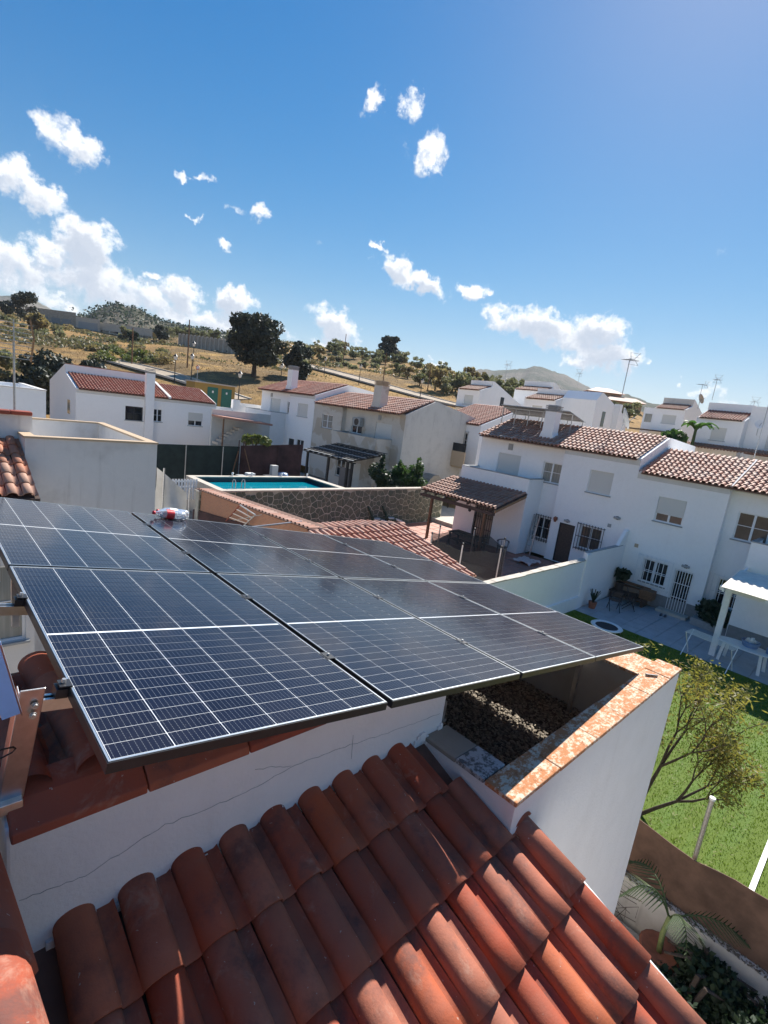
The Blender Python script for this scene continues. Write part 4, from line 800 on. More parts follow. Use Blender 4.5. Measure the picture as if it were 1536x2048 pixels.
# ---- houses of the back rows (x about 31, 48, 66)
def back_house(label, x, yl, yr, zb, H, roof_l, slope, par, back, backz, tilem='tile_far', wins=(), rows=(), gable=True, chim=None):
    W = yl - yr
    return row_house('row_house', label, 'house', x, yl, zb, W, (0, W), (0, 0), [('f', *w_[:4], w_[4]) for w_ in wins], 'white2', tilem, 'houses of the back rows', limit=0, H=H, roof_l=roof_l, slope=slope, ridge_par=par, back=back, backz=backz, cornice=False, eave=.1, chim=chim)
HG = back_house('white house in the gap beside the grey gable, with dark glass balcony and red roof', 31, 27.2, 22.5, .9, 5.6, 5.0, .33, 0, 8, 7.0, 'tile_red', [(2.0, 3.6, 3.75, 4.9, dict(kind='sash', grille=G('steel', .12, .1, 6)))])
b = MB(); b.box(1.5, 4.6, -1.3, -1.16, 2.4, 3.5); b.box(1.5, 1.64, -1.16, -.02, 2.4, 3.5); b.box(1.5, 4.6, -1.16, -.02, 2.3, 2.4); b.build('balcony', M['tan'], HG); MB().box(1.52, 4.58, -1.26, -1.22, 3.503, 4.1).build('balcony_glass', M['glass'], HG)
HA = back_house('white house at the foot of the wooded slope, with tall sloping gable and small shutter', 47.5, 38.6, 35.4, 3.6, 6.7, 2.2, .3, .6, 9.5, 5.7, wins=[(1.05, 2.35, 5.0, 6.05, dict(kind='shutter'))])
b = MB(); b.box(-.5, 2.6, -1.6, -.02, 4.55, 4.62); b.build('porch_roof', M['wood_dark'], HA); b = MB(); b.box(3.202, 3.23, 4.2, 4.9, 5.2, 6.4); o = b.build('window', M['dark_iron'], HA)
HB2 = back_house('white house with broad sloping gable behind the rooftop solar rack', 47.9, 29.8, 26.2, 3.6, 6.3, 2.2, .3, .6, 3.0, 7.4, wins=[(1.0, 2.2, 4.6, 5.6, dict(kind='shutter'))])
b = MB(); b.prism([(1.2, 3), (9.5, 3), (9.5, 5.6), (2.4, 7.55), (2.1, 7.55), (1.2, 6.7)], 0, 3.61, 7.2); b.build('side_block', M['white2'], HB2); b = MB(); b.box(7.2, 7.8, 5.5, 6.1, 4.2, 6.8); b.build('chimney', M['white2'], HB2)
b = MB(); b.box(7.201, 7.23, 3.0, 3.7, 4.3, 5.8); b.build('window', M['glass'], HB2)
HB3 = back_house('far white house whose top storey shows above the broad gabled one', 58, 37.8, 33.5, 4.6, 7.0, 2.0, .3, .7, 7, 6.4)
HC = back_house('white house with small tile roof and blank shutter, behind the right hand row roofs', 48.6, 13.5, 10.1, 3.7, 5.85, 2.3, .33, .7, 9, 6.4, 'tile_red', wins=[(1.25, 2.35, 4.1, 5.15, dict(kind='shutter'))])
b = MB(); b.box(3.41, 9.5, 1.2, 8.5, 0, 7.15); b.build('side_block', M['white2'], HC); b = MB(); b.box(4.9, 6.6, 1.16, 1.197, 3.9, 5.1); o = b.build('roller_shutter', M['shutter'], HC); b = MB(); b.box(-.4, 4.2, -1.9, -.02, 3.42, 3.5); ro = b.build('porch_roof', M['deck'], HC); lay_tiles(ro, TILE_MID, M['tile_brown'], (-.4, -2.0, 3.3), (1, 0, 0), (0, 1, .2), 40, 5, .226, .4, limit=0)
b = MB(); b.box(4.25, 9.5, -1.9, 1.15, 3.3, 3.5); ro = b.build('porch_roof', M['deck'], HC)
HD = back_house('white house with dark stained parapet and dish, beyond the banana plant', 66.3, 23.2, 19.8, 5.0, 6.3, 2.3, .3, .75, 8, 6.0, wins=[(1.05, 2.6, 4.55, 5.55, dict(kind='shutter'))])
b = MB(); b.box(-1.3, -.01, .4, 6, 0, 6.25); b.build('side_block', M['white2'], HD); b = MB(); b.box(-1.05, -.25, .36, .398, 4.5, 5.5); b.build('window', M['glass_curtain'], HD); b = MB(); b.box(.02, 3.38, 2.27, 2.297, 7.05, 7.72); b.build('parapet_stain', M['gable'], HD)
b = MB(); b.box(-2.5, 3.2, -2.4, -.02, 3.45, 3.55); b.build('porch_roof', M['wood_dark'], HD)
# ================================================================== neighbour at the left: tiled roof, box terrace, wall with window
NB = thing('neighbour_house', 'neighbouring house at the left edge with weathered tile roof and a grey white parapet box', 'house')
nz = lambda y: 4.31 + .37 * (y - 10.7)
b = MB(); b.prism([(10.7, 4.25), (12.72, 5.0), (12.72, 4.8), (10.7, 4.1)], 0, -3.2, 1.74); nro = b.build('roof', M['deck'], NB)
lay_tiles(nro, tile_mesh('t', None, seg=8, wd=.226), M['tile_old'], (-3.15, 10.66, nz(10.66) - .02), (1, 0, 0), (0, 1, .37), 21, 6, .233, .37, limit=300, smooth=True)
b = MB(); b.prism([(10.62, 4.12), (10.75, 4.12), (10.75, 4.28), (10.62, 4.24)], 0, -3.2, 1.76); b.build('eave_board', M['wood_dark'], NB)
b = MB(); b.wall(lambda a, z, t: (a, 11.0 + t, z), -4, 1.72, 0, 4.2, [(.2, 1.58, 1.35, 2.9)]); b.quad((1.72, 11, 0), (1.72, 12.4, 0), (1.72, 12.4, 4.5), (1.72, 11, 4.2)); b.build('wall', M['boxwall'], NB)
glazed(NB, lambda a, z, t: (a, 11.0 + t, z), .2, 1.58, 1.35, 2.9, 'sash', 'glass_curtain')
BX0, BX1, BY0, BY1, BZ = 1.74, 4.26, 12.02, 16.4, 5.2
b = MB(); b.box(BX0, BX1, BY0, BY0 + .17, 0, BZ - .04); b.box(BX1 - .17, BX1, BY0 + .17, BY1, 0, BZ - .04); b.box(BX0, BX1 - .17, BY1 - .17, BY1, 0, BZ - .04); b.box(BX0, BX0 + .17, BY0 + .17, BY1 - .17, 0, BZ - .04); b.box(BX0 + .17, BX1 - .17, BY0 + .17, BY1 - .17, 4.2, 4.4); b.build('parapet_box', M['boxwall'], NB)
for (a0, a1, c0, c1) in ((BX0 - .02, BX1 + .02, BY0 - .02, BY0 + .19), (BX1 - .19, BX1 + .02, BY0 + .192, BY1), (BX0 - .02, BX1 - .192, BY1 - .19, BY1 + .0), (BX0 - .02, BX0 + .19, BY0 + .192, BY1 - .192)): MB().box(a0, a1, c0, c1, BZ - .04, BZ).build('coping', M['tan'], NB)
p0 = on_y(0, 822, 12.75); p1 = on_y(64, 826, 12.75); b = MB(); b.box(-3, p1[0], 12.74, 12.95, 4.8, p1[2] - .06); b.build('wall', M['boxwall'], NB)
x = -3.
while x < p1[0] - .05: MB().box(x, min(x + .38, p1[0]), 12.68, 13.0, p1[2] - .058, p1[2] + .02).build('coping_tile', M['flat_red'], NB, bevel=.015); x += .384
# white flat box building further back at the left edge
FB = thing('white_box_house', 'plain white flat roofed block at the left edge beneath the dark trees', 'house', (0, 0, 0))
q0 = on_y(92, 782, 30); b = MB(); b.box(-7, q0[0], 30, 30.2, 0, q0[2]); b.box(q0[0] - .2, q0[0], 30.2, 36.5, 0, q0[2]); b.box(-7, q0[0] - .2, 36.3, 36.5, 0, q0[2]); b.box(-7, q0[0] - .2, 30.2, 36.3, 0, q0[2] - .7); b.build('wall', M['white2'], FB)
b = MB(); b.box(-7, q0[0] + .03, 29.97, 30.22, q0[2], q0[2] + .05); b.box(q0[0] - .22, q0[0] + .03, 30.22, 36.52, q0[2], q0[2] + .05); b.build('coping', M['cornice'], FB)
# ------------------------------------------------------------------ antennas
def grid_antenna(label, px, py_top, py_base, y):
    top = Vector(on_y(px, py_top, y)); base = Vector((top.x, top.y, top.z - abs(on_y(px, py_base, y)[2] - top.z))); t_ = thing('tv_antenna', label, 'antenna', base)
    h = top.z - base.z; MB().tube([(0, 0, 0), (0, 0, h - .22)], .02, 8).build('mast', M['steel'], t_)
    b = MB(); w_ = .33
    for i in range(9): z = h - .52 + i * .085; b.bar((-w_, -.02 - .03 * (i % 2), z), (w_, -.02 - .03 * (i % 2), z), .012, .012)
    b.bar((0, -.03, h - .5), (0, -.03, h + .22), .03, .02); b.build('reflector_grid', M['steel'], t_)
    for s in (-1, 1): b = MB(); b.bar((s * (w_ - .05), -.02, h - .56), (s * w_, -.06, h - .1), .035, .03); b.bar((s * w_, -.06, h - .1), (s * (w_ - .05), -.02, h + .26), .035, .03); b.build('side_arm', M['wood_light'], t_)
    b = MB(); b.bar((0, -.0, h - .2), (-.02, -.26, h - .17), .025, .025); b.build('boom', M['steel'], t_)
grid_antenna('grid antenna on a steel mast at the left edge, beside the red coped wall', 27, 662, 822, 12.85)
def yagi(label, x, y, z0, z1, s=1., yaw=0., lean=0., n=7, group='antennas on the roofs'):
    t_ = thing('tv_antenna', label, 'antenna', (x, y, z0), 0, group); h = z1 - z0
    MB().tube([(0, 0, 0), (lean, 0, h)], .022, 6).build('mast', M['steel'], t_)
    c, sn_ = math.cos(yaw), math.sin(yaw); R_ = lambda a, b_, z: (lean + a * c - b_ * sn_, a * sn_ + b_ * c, z)
    b = MB(); b.bar(R_(-.5 * s, 0, h - .1), R_(.6 * s, 0, h - .1 + .08 * s), .03, .03)
    for i in range(n): a = (-.35 + .95 * i / (n - 1)) * s; l = (.3 - .03 * i) * s + .06; b.bar(R_(a, -l, h - .1 + a * .1), R_(a, l, h - .1 + a * .1), .016, .016)
    b.build('boom', M['steel'], t_)
    b = MB(); 
    for k in (-1, 1):
        b.bar(R_(-.45 * s, k * .28 * s, h - .4 * s), R_(-.3 * s, k * .1 * s, h - .1), .02, .02); b.bar(R_(-.45 * s, k * .28 * s, h + .24 * s), R_(-.3 * s, k * .1 * s, h - .08), .02, .02)
    for k in range(4): z = h - .4 * s + k * .2 * s; b.bar(R_(-.45 * s, -.28 * s, z), R_(-.45 * s, .28 * s, z), .014, .014)
    b.build('reflector', M['steel'], t_)
def ant(label, px, pt, pb, x, s, yaw, lean, **k):
    a = on_x(px[1], pb, x); q = on_x(px[0], pt, x); yagi(label, x, a[1], a[2], q[2], s, yaw, 0., **k)
ant('tall antenna rising over the stepped white row houses, in front of the clouds', (1262, 1243), 716, 795, 29, 1.0, .9, 0)
ant('antenna with white tips between the back row houses, right one of two close together', (1440, 1424), 757, 800, 52, 1.1, .4, 0)
ant('smaller antenna left of the white tipped one, beside the stained parapet', (1410, 1398), 768, 800, 60, 1.0, 1.2, 0)
ant('tall antenna mast cut by the right edge, standing on the low roofs', (1546, 1508), 735, 915, 30.5, 1.1, .5, 0)
ant('small antenna above the white house at the foot of the slope', (1015, 1010), 728, 758, 51, 1.3, .8, 0)
ant('tiny antenna above the far stepped white house, against the grey mountain', (1158, 1155), 745, 770, 60, 1.3, .3, 0)
ant('low antenna on the long white parapet at the right', (1508, 1507), 801, 812, 56, 1.2, .3, 0)
def dish(label, p, r, face, m='cornice'):
    t_ = thing('satellite_dish', label, 'satellite dish', p); f = Vector(face).normalized(); R_ = f.to_track_quat('Z', 'Y').to_matrix().to_4x4()
    b = MB(); b.lathe([(0.001, 0), (r * .5, .03 * r), (r * .85, .14 * r), (r, .2 * r), (r * .99, .21 * r), (r * .84, .16 * r), (.001, .02)], 20); b.v = [tuple((R_ @ Vector(v)) + Vector((0, 0, r))) for v in b.v]; b.build('dish', M[m], t_, smooth=True)
    b = MB(); b.bar(f * .02 + Vector((0, 0, r * .4)), f * r * 1.0 + Vector((0, 0, r)), .03, .03); b.tube([(0, 0, -.5), (0, 0, r)], .03, 6); b.build('arm', M['steel'], t_)
q = on_x(1243, 860, 29.5); dish('grey satellite dish behind the ridge of the stepped roofs', q, .62, (.5, -.8, .35), 'bulb_grey')
q = on_x(1398, 808, 64); dish('dark little satellite dish on the wall beside the stained parapet', q, .55, (-.2, -.9, .3), 'tan')
q = on_x(1516, 858, 48.0); dish('white satellite dish on the right hand back row house', q, .35, (-.8, -.5, .3), 'white_paint')
# solar rack on the first row house
sr = thing('rooftop_solar_rack', 'rack of solar panels seen from below on the ridge of the white row house', 'solar rack', (0, 0, 0))
c0, c1 = Vector(on_x(1002, 809, 25.6)), Vector(on_x(1140, 823, 25.6)); d0, d1 = Vector(on_x(1031, 829, 27.3)), Vector(on_x(1171, 845, 27.3))
for i in range(5):
    a, b_ = i / 5 + .003, (i + 1) / 5 - .003; P = [c0.lerp(c1, a), c0.lerp(c1, b_), d0.lerp(d1, b_), d0.lerp(d1, a)]; nn = (P[1] - P[0]).cross(P[3] - P[0]).normalized() * .02
    b = MB(); n = len(b.v); b.v += [tuple(p - nn) for p in P] + [tuple(p + nn) for p in P]; b.f += [(0, 1, 2, 3), (7, 6, 5, 4), (0, 4, 5, 1), (1, 5, 6, 2), (2, 6, 7, 3), (3, 7, 4, 0)]; b.build('panel', M['silver_edge'] if i < 0 else M['sill'], sr)
for i in range(6):
    k = i / 5; p = c0.lerp(c1, k); q = d0.lerp(d1, k); zr2 = lambda x: .22 + 5.8 + .357 * (x - 24)
    for s in (p.lerp(q, .2), p.lerp(q, .85)): b = MB(); b.bar((s.x, s.y, zr2(s.x) + .02), s - Vector((0, 0, .03)), .04, .04); b.build('leg', M['steel'], sr)
for k in (.2, .85): b = MB(); b.bar(c0.lerp(d0, k) - Vector((0, 0, .05)), c1.lerp(d1, k) - Vector((0, 0, .05)), .04, .05); b.build('rail', M['steel'], sr)
# ================================================================== pool, screens, stone wall
SX0, SX1, SY, SZ0, SZ1 = 8.9, 25.0, 20.15, .12, 2.26
sw = thing('stone_wall', 'crazy paved stone wall below the pool, behind the tiled shed roof', 'wall')
MB().box(SX0, SX1, SY, SY + .3, SZ0 - .3, SZ1).build('mortar', M['stone_mortar'], sw)
MB().box(SX0 - .02, SX1, SY - .05, SY + .34, SZ1 + .002, SZ1 + .06).build('coping', M['concrete_pale'], sw)
def voronoi_stones(x0, x1, z0, z1, step):
    r_ = random.Random(4); S = []; nx, nz_ = int((x1 - x0) / step), int((z1 - z0) / step)
    for i in range(-1, nx + 1):
        for j in range(-1, nz_ + 1): S.append((x0 + (i + .5 + r_.uniform(-.46, .46)) * step * 1.0 * (x1 - x0) / (nx * step), z0 + (j + .5 + r_.uniform(-.46, .46)) * (z1 - z0) / nz_))
    out = []
    for i, (cx, cz) in enumerate(S):
        if not (x0 < cx < x1 and z0 < cz < z1): continue
        poly = [(x0, z0), (x1, z0), (x1, z1), (x0, z1)]
        for j, (ox, oz) in enumerate(S):
            if i == j or abs(ox - cx) > step * 3 or abs(oz - cz) > step * 3: continue
            mx, mz, nx_, nzz = (cx + ox) / 2, (cz + oz) / 2, ox - cx, oz - cz; new = []
            for k in range(len(poly)):
                a, b = poly[k], poly[(k + 1) % len(poly)]; da = (a[0] - mx) * nx_ + (a[1] - mz) * nzz; db = (b[0] - mx) * nx_ + (b[1] - mz) * nzz
                if da <= 0: new.append(a)
                if da * db < 0: t = da / (da - db); new.append((a[0] + (b[0] - a[0]) * t, a[1] + (b[1] - a[1]) * t))
            poly = new
            if len(poly) < 3: break
        if len(poly) >= 3: out.append((cx, cz, poly))
    return out
stones = voronoi_stones(SX0 + .02, SX1 - .02, SZ0, SZ1 - .02, .275)
stones.sort(key=lambda s: -s[0] if s[0] < 9.6 else abs(s[0] - 16))
rest = MB()
for i, (cx, cz, poly) in enumerate(stones):
    A = [(cx + (x - cx) * .87, cz + (z - cz) * .87) for x, z in poly]; B = [(cx + (x - cx) * .76, cz + (z - cz) * .76) for x, z in poly]; pr = random.uniform(.012, .03)
    mb = MB() if i < 300 else rest; n = len(mb.v); k = len(poly); mb.v += [(x, SY + .004, z) for x, z in A] + [(x, SY - pr * .7, z) for x, z in A] + [(x, SY - pr, z) for x, z in B]
    for L in (0, k):
        for q in range(k): q2 = (q + 1) % k; mb.f.append((n + L + q, n + L + q2, n + L + k + q2, n + L + k + q))
    mb.f.append(tuple(n + 2 * k + q for q in range(k)))
    if i < 300: mb.build('stone', M['stone'], sw)
if rest.v: rest.build('stones', M['stone'], sw, kind='stuff')
pool = thing('swimming_pool', 'raised swimming pool of turquoise water behind the stone wall', 'pool')
PX0, PX1, PY0, PY1, PZ = 10.15, 16.75, 20.5, 23.6, 2.26
for a in ((PX0 - .28, PX1 + .28, PY1, PY1 + .3), (PX0 - .28, PX0, PY0 - .0, PY1), (PX1, PX1 + .35, PY0, PY1)): MB().box(*a, .5, PZ).build('pool_wall', M['concrete_pale'], pool)
b = MB(); b.box(PX0 - .28, PX1 + .35, PY1 - .03, PY1 + .32, PZ, PZ + .05); b.box(PX0 - .3, PX0 + .03, PY0, PY1 - .03, PZ, PZ + .05); b.box(PX1 - .03, PX1 + .37, PY0, PY1 - .03, PZ, PZ + .05); b.build('pool_coping', M['concrete_pale'], pool)
b = MB(); b.box(PX0 + .0, PX1, PY1 - .02, PY1 - .004, .9, PZ - .01); b.box(PX0 + .003, PX0 + .02, PY0, PY1 - .02, .9, PZ - .01); b.box(PX1 - .02, PX1 - .004, PY0, PY1 - .02, .9, PZ - .01); b.build('waterline_band', M['pool_tile'], pool)
b = MB(); b.box(PX0 + .02, PX1 - .02, PY0, PY1 - .02, .9, PZ - .22); b.build('water', M['water'], pool)
pl_ = thing('pool_ladder', 'chrome ladder at the left end of the pool', 'pool ladder', (PX0 + .55, PY0 + .25, PZ))
for s in (0, .45): MB().tube([(s, .0, -.6), (s, 0, .35), (s, -.08, .46), (s, -.22, .46), (s, -.3, .35), (s, -.3, .05)], .02, 6).build('rail', M['steel'], pl_)
for z in (-.3, -.1): MB().box(.02, .43, -.03, .03, z, z + .03).build('rung', M['steel'], pl_)
for i, px in enumerate((464, 503, 562, 613)):
    q = on_y(px, 956, 23.78); o = MB().lathe([(0, .2), (.05, .19), (.06, .12), (.04, .1), (.05, 0)], 10).build('pool_light_post', M['white_paint'], None, smooth=True); o.location = (q[0], 23.75, PZ + .05)
    tag(o, ['little white light post at the left end of the far pool edge', 'little white light post second from the left on the far pool edge', 'little white light post third from the left on the far pool edge', 'little white light post on the far right corner of the pool'][i], 'light post', 'light posts along the pool edge')
# shade net screens with posts
def screen(name, label, pts, z0, zt, m, posts, pm='steel', sag=.0, cat='screen'):
    t_ = thing(name, label, cat); b = MB(); n = 0
    for (a, c), (za, zc) in zip(zip(pts, pts[1:]), zip(zt, zt[1:])):
        K = 14
        for i in range(K):
            k0, k1 = i / K, (i + 1) / K; am_ = min(.025, .012 * math.dist(a, c)); w0 = am_ * math.sin(i * 1.1 + 3 * a[1]); w1 = am_ * math.sin((i + 1) * 1.1 + 3 * a[1]) if i < K - 1 else 0; w0 = 0 if i == 0 else w0
            P0 = Vector((a[0] + (c[0] - a[0]) * k0, a[1] + (c[1] - a[1]) * k0 + w0, 0)); P1 = Vector((a[0] + (c[0] - a[0]) * k1, a[1] + (c[1] - a[1]) * k1 + w1, 0)); s0 = sag * math.sin(PI * k0); s1 = sag * math.sin(PI * k1)
            b.quad((P0.x, P0.y, z0), (P1.x, P1.y, z0), (P1.x, P1.y, za + (zc - za) * k1 - s1), (P0.x, P0.y, za + (zc - za) * k0 - s0))
    o = b.build('net', M[m], t_); sd = o.modifiers.new('t', 'SOLIDIFY'); sd.thickness = .012
    for (x, y, z) in posts: MB().tube([(x, y - .05, z0 - .2), (x, y - .05, z)], .028, 7).build('post', M[pm], t_)
    return t_
gy = 26.0
G1, G2, G3 = on_y(318, 889, gy), on_y(480, 893, gy), on_y(606, 889, gy)
gp = lambda px, py: tuple(on_y(px, py, gy))
screen('green_screen', 'dark green shade net fence left of the pool, below the low white house', [(G1[0] - 1.5, gy), (G2[0], gy)], .7, [G1[2], G2[2]], 'screen_green', [gp(372, 890), gp(446, 893)])
screen('maroon_screen', 'maroon shade net fence behind the pool, left of the black pergola', [(G2[0] + .05, gy), (G3[0], gy)], .7, [G2[2] + .05, G3[2]], 'screen_red', [gp(478, 880), gp(487, 882), gp(490, 884), gp(556, 890)], 'screen_red')
b = MB(); b.bar((G2[0] + .25, gy - .06, G2[2] - .1), (G2[0] + 1.0, gy - .5, .8), .05, .05); b.bar((G2[0] - .1, gy - .06, G2[2] - .25), (G2[0] - .9, gy - .5, .8), .05, .05); tag(b.build('fence_brace', M['wood']), 'pair of slanted wooden braces where the green and maroon screens meet', 'brace')
q = on_y(553, 925, 25.4); t_ = thing('pool_pump', 'beige box and grey filter tank standing before the maroon screen', 'pool pump', (q[0], 25.3, .72)); MB().box(-.3, .1, 0, .3, 1.3, 1.95).box(-.14, -.06, .1, .18, 0, 1.3).build('control_box', M['cream_paint'], t_, bevel=.02); MB().lathe([(0.01, 1.55), (.3, 1.5), (.38, 1.3), (.38, .5), (.3, .3), (0.01, .25)], 14, (.5, .15, 0)).build('tank', M['blue_plastic'], t_, smooth=True)
q = on_y(500, 944, 24.6); t_ = thing('storage_bench', 'low clutter of boxes under the maroon screen', 'boxes', (q[0], 24.6, .72))
for i in range(5): MB().box(-1.2 + i * .55, -.75 + i * .55, 0, .4, 0, 1.35 + .12 * (i % 3)).build('box', M[('grey_plastic', 'sill', 'white_plastic', 'wood_dark', 'grey_plastic')[i]], t_, bevel=.02)
# white picket fence left of the pool
pf = thing('picket_fence', 'short white picket fence at the left end of the pool', 'fence')
a, c = Vector(on_y(345, 978, 22.4)), Vector(on_y(392, 980, 22.4)); zt = on_y(345, 958, 22.4)[2]
for i in range(9): x = a.x + (c.x - a.x) * i / 8; MB().box(x - .04, x + .04, 22.38, 22.41, a.z - .5, zt).build('picket', M['white_paint'], pf)
for z in (a.z + .05, zt - .15): MB().box(a.x - .05, c.x + .05, 22.412, 22.44, z, z + .08).build('rail', M['white_paint'], pf)
# grey tarpaulin screen beside the box
tp = thing('tarpaulin_screen', 'crumpled grey tarpaulin hung on posts right of the weathered parapet box', 'screen')
V = []; F = []; nu, nv = 16, 10; A_, B_ = on_y(314, 935, 14.2), on_y(374, 986, 14.2)
for i in range(nu + 1):
    for j in range(nv + 1):
        k, l = i / nu, j / nv; zt_ = A_[2] + (B_[2] - A_[2]) * k; V.append((A_[0] + (B_[0] - A_[0]) * k, 14.2 + .06 * math.sin(7 * k + 3 * l) + .04 * math.sin(13 * l - 5 * k), 1.8 + (zt_ - 1.8) * l))
for i in range(nu):
    for j in range(nv): q = i * (nv + 1) + j; F.append((q, q + nv + 1, q + nv + 2, q + 1))
part('sheet', raw_mesh('sheet', V, F, M['tarp'], True), tp)
for px, py in ((328, 945), (379, 985)): q = on_y(px, py, 14.1); MB().tube([(q[0], 14.1, 1.2), (q[0], 14.1, q[2] + .12)], .025, 7).build('post', M['steel'], tp)
# ------------------------------------------------------------------ brick wall with sloping tile coping, shed roof
bw = thing('brick_wall', 'orange brick side wall with a sloping tile coping, left of the stone wall', 'wall')
b = MB(); b.prism([(12.3, .1), (20.6, .1), (20.6, 2.3), (12.3, 2.72)], 0, 9.0, 9.25); b.build('wall', M['brick'], bw)
b = MB(); b.prism([(15.2, .2), (20.7, .2), (20.7, 1.4), (15.2, 2.0)], 0, 8.93, 8.998); b.build('lower_board', M['screen_red'], bw)
b = MB(); b.prism([(12.3, 2.722), (20.6, 2.302), (20.6, 2.34), (12.3, 2.76)], 0, 8.95, 9.75); ro = b.build('coping', M['deck'], bw)
cv_ = Vector((0, 1, -.0506)).normalized(); lay_tiles(ro, TILE_MID, M['tile_pink'], (9.8, 12.3, 2.60), cv_, (-1, 0, .15), 36, 2, .228, .40, limit=300)
sh = thing('shed', 'low shed roofed with pink clay tiles between the solar panels and the red patio', 'shed')
b = MB(); b.prism([(8.55, 1.93), (11.95, 2.72), (11.95, 2.6), (8.55, 1.8)], 0, 8.6, 12.85); ro = b.build('roof', M['deck'], sh)
lay_tiles(ro, TILE_MID, M['tile_pink'], (8.65, 8.5, 1.95), (1, 0, 0), (0, 1, .232), 18, 9, .228, .385, limit=300, near=(9, 5, 6))
b = MB(); b.prism([(12.0, 2.72), (13.9, 2.3), (13.9, 2.2), (12.0, 2.6)], 0, 9.3, 12.7); ro2 = b.build('roof', M['deck'], sh)
lay_tiles(ro2, TILE_MID, M['tile_pink'], (12.7, 14.0, 2.3), (-1, 0, 0), (0, -1, .215), 15, 5, .228, .39, limit=300)
for i in range(11): part('ridge_tile', bpy.data.meshes['shed_ridge'] if i else make_mesh('shed_ridge', barrel(wd=.24, L=.42, ht=.09, seg=8), M['tile_pink'], True), sh, (8.75 + .37 * i, 11.98, 2.74), Matrix(((0, 1, 0), (-1, 0, 0), (0, 0, 1))).to_4x4())
MB().box(8.8, 12.6, 8.9, 13.6, 0, 1.85).build('wall', M['boxwall'], sh)
tr = thing('metal_trestle', 'metal ladder like trestle standing beside the brick wall', 'trestle')
T = [Vector(on_x(p[0], p[1], 8.75)) for p in ((452, 1042), (487, 1052), (480, 1010), (511, 1030))]
for a, c in ((0, 2), (1, 3), (2, 3)): b = MB(); b.bar(T[a], T[c], .035, .035); b.build('rail', M['steel'] if a else M['flat_red'], tr)
for k in (.25, .5, .75): b = MB(); b.bar(T[0].lerp(T[2], k), T[1].lerp(T[3], k), .03, .03); b.build('rung', M['alu'], tr)
for a, c in ((0, 3), (1, 2)): b = MB(); b.bar(T[a] + Vector((.25, 0, 0)), T[c] + Vector((.25, 0, 0)), .025, .025); b.build('brace', M['steel'], tr)
b = MB(); a, c = Vector(on_z(505, 1054, 2.62)), Vector(on_z(604, 1043, 2.72)); b.bar(a, c, .06, .04); tag(b.build('aluminium_bar', M['alu']), 'long aluminium bar lying across the pink tile roofs behind the panels', 'bar')
# ------------------------------------------------------------------ pergola of the beige house
pg = thing('black_pergola', 'black slatted pergola in front of the beige house, beside the pool', 'pergola')
gx0, gx1, gy0, gy1 = 20.3, 22.9, 23.9, 28.9
for i in range(9): y = gy0 + (gy1 - gy0) * i / 8; b = MB(); b.prism([(gx0 - .3, 3.2), (gx1, 3.72), (gx1, 3.84), (gx0 - .3, 3.32)], 1, y - .05, y + .05); b.build('rafter', M['black_slat'], pg)
for i in range(12): x = gx0 - .2 + (gx1 - gx0 + .1) * i / 11; z = 3.36 + .2 * (x - gx0); b = MB(); b.prism([(gy0 - .2, z), (gy1 + .1, z), (gy1 + .1, z + .035), (gy0 - .2, z + .035)], 0, x, x + (.2 if i % 4 else .12)); b.build('slat', M['black_slat'] if i % 4 else M['bulb_grey'], pg)
for y in (gy0 + .05, gy0 + .5, 26.4, gy1 - .1): MB().box(gx0 - .07, gx0 + .07, y - .07, y + .07, .72, 3.2).build('post', M['black_slat'], pg)
MB().box(gx0 - .08, gx0 + .08, gy0 - .2, gy1 + .1, 3.14, 3.2).build('beam', M['black_slat'], pg)
for y in (24.6, 25.3): MB().box(gx0 + .3, gx0 + .34, y - .4, y + .2, .74, 2.7).build('folding_screen', M['grey_plastic'], pg)
# citrus shrub row, bbq, small plants behind the stone wall
def bush(name, label, cat, loc, blobs, n, size, m, stem=None, group=None, aspect=1.6):
    t_ = thing(name, label, cat, loc, random.uniform(0, 6), group); V, F = leaf_cloud(blobs, n, size, aspect); part('foliage', raw_mesh('foliage', V, F, M[m]), t_)
    b = MB()
    for i in range(4): a = random.uniform(0, 6.28); b.tube([(0, 0, -.2), (.25 * math.cos(a), .25 * math.sin(a), .6), (.5 * math.cos(a), .5 * math.sin(a), stem or 1.)], [.04, .03, .015], 5)
    b.build('stem', M['bark'], t_); return t_
for i, (px, lab, hgt, mm) in enumerate(((772, 'dark pointed shrub at the left end of the hedge behind the stone wall', 1.9, 'hedge_leaf'), (800, 'yellow green citrus shrub in the middle of the hedge behind the stone wall', 1.75, 'citrus_leaf'), (832, 'leafy citrus shrub at the right end of the hedge behind the stone wall', 1.85, 'citrus_leaf'))):
    q = on_y(px, 975, 21.3); bush('citrus_shrub', lab, 'shrub', (q[0], 21.5, .9), [((random.uniform(-.6, .6), random.uniform(-.4, .4), .9 + k * .3), (.75 - k * .08, .6, .5)) for k in range(5)] + [((random.uniform(-.3, .3), 0, hgt + .7), (.16, .16, .6))] + [((.3, .1, hgt + .4), (.14, .14, .5))], 2600, .13, mm, 1.6, 'shrubs behind the stone wall')
q = on_y(868, 935, 23.); t_ = thing('garden_grill', 'grey domed brick grill with dark opening, right of the hedge', 'grill', (q[0] - .1, 23, .7)); MB().box(-.8, .8, -.4, .5, 0, 1.3).build('base', M['sill'], t_); MB().box(-.7, .7, -.42, -.402, .5, 1.25).build('opening', M['black_metal'], t_); MB().prism([(-.85, 1.302), (.85, 1.302), (.6, 1.75), (.2, 2.0), (-.2, 2.0), (-.6, 1.75)], 1, -.45, .5).build('dome', M['concrete'], t_)
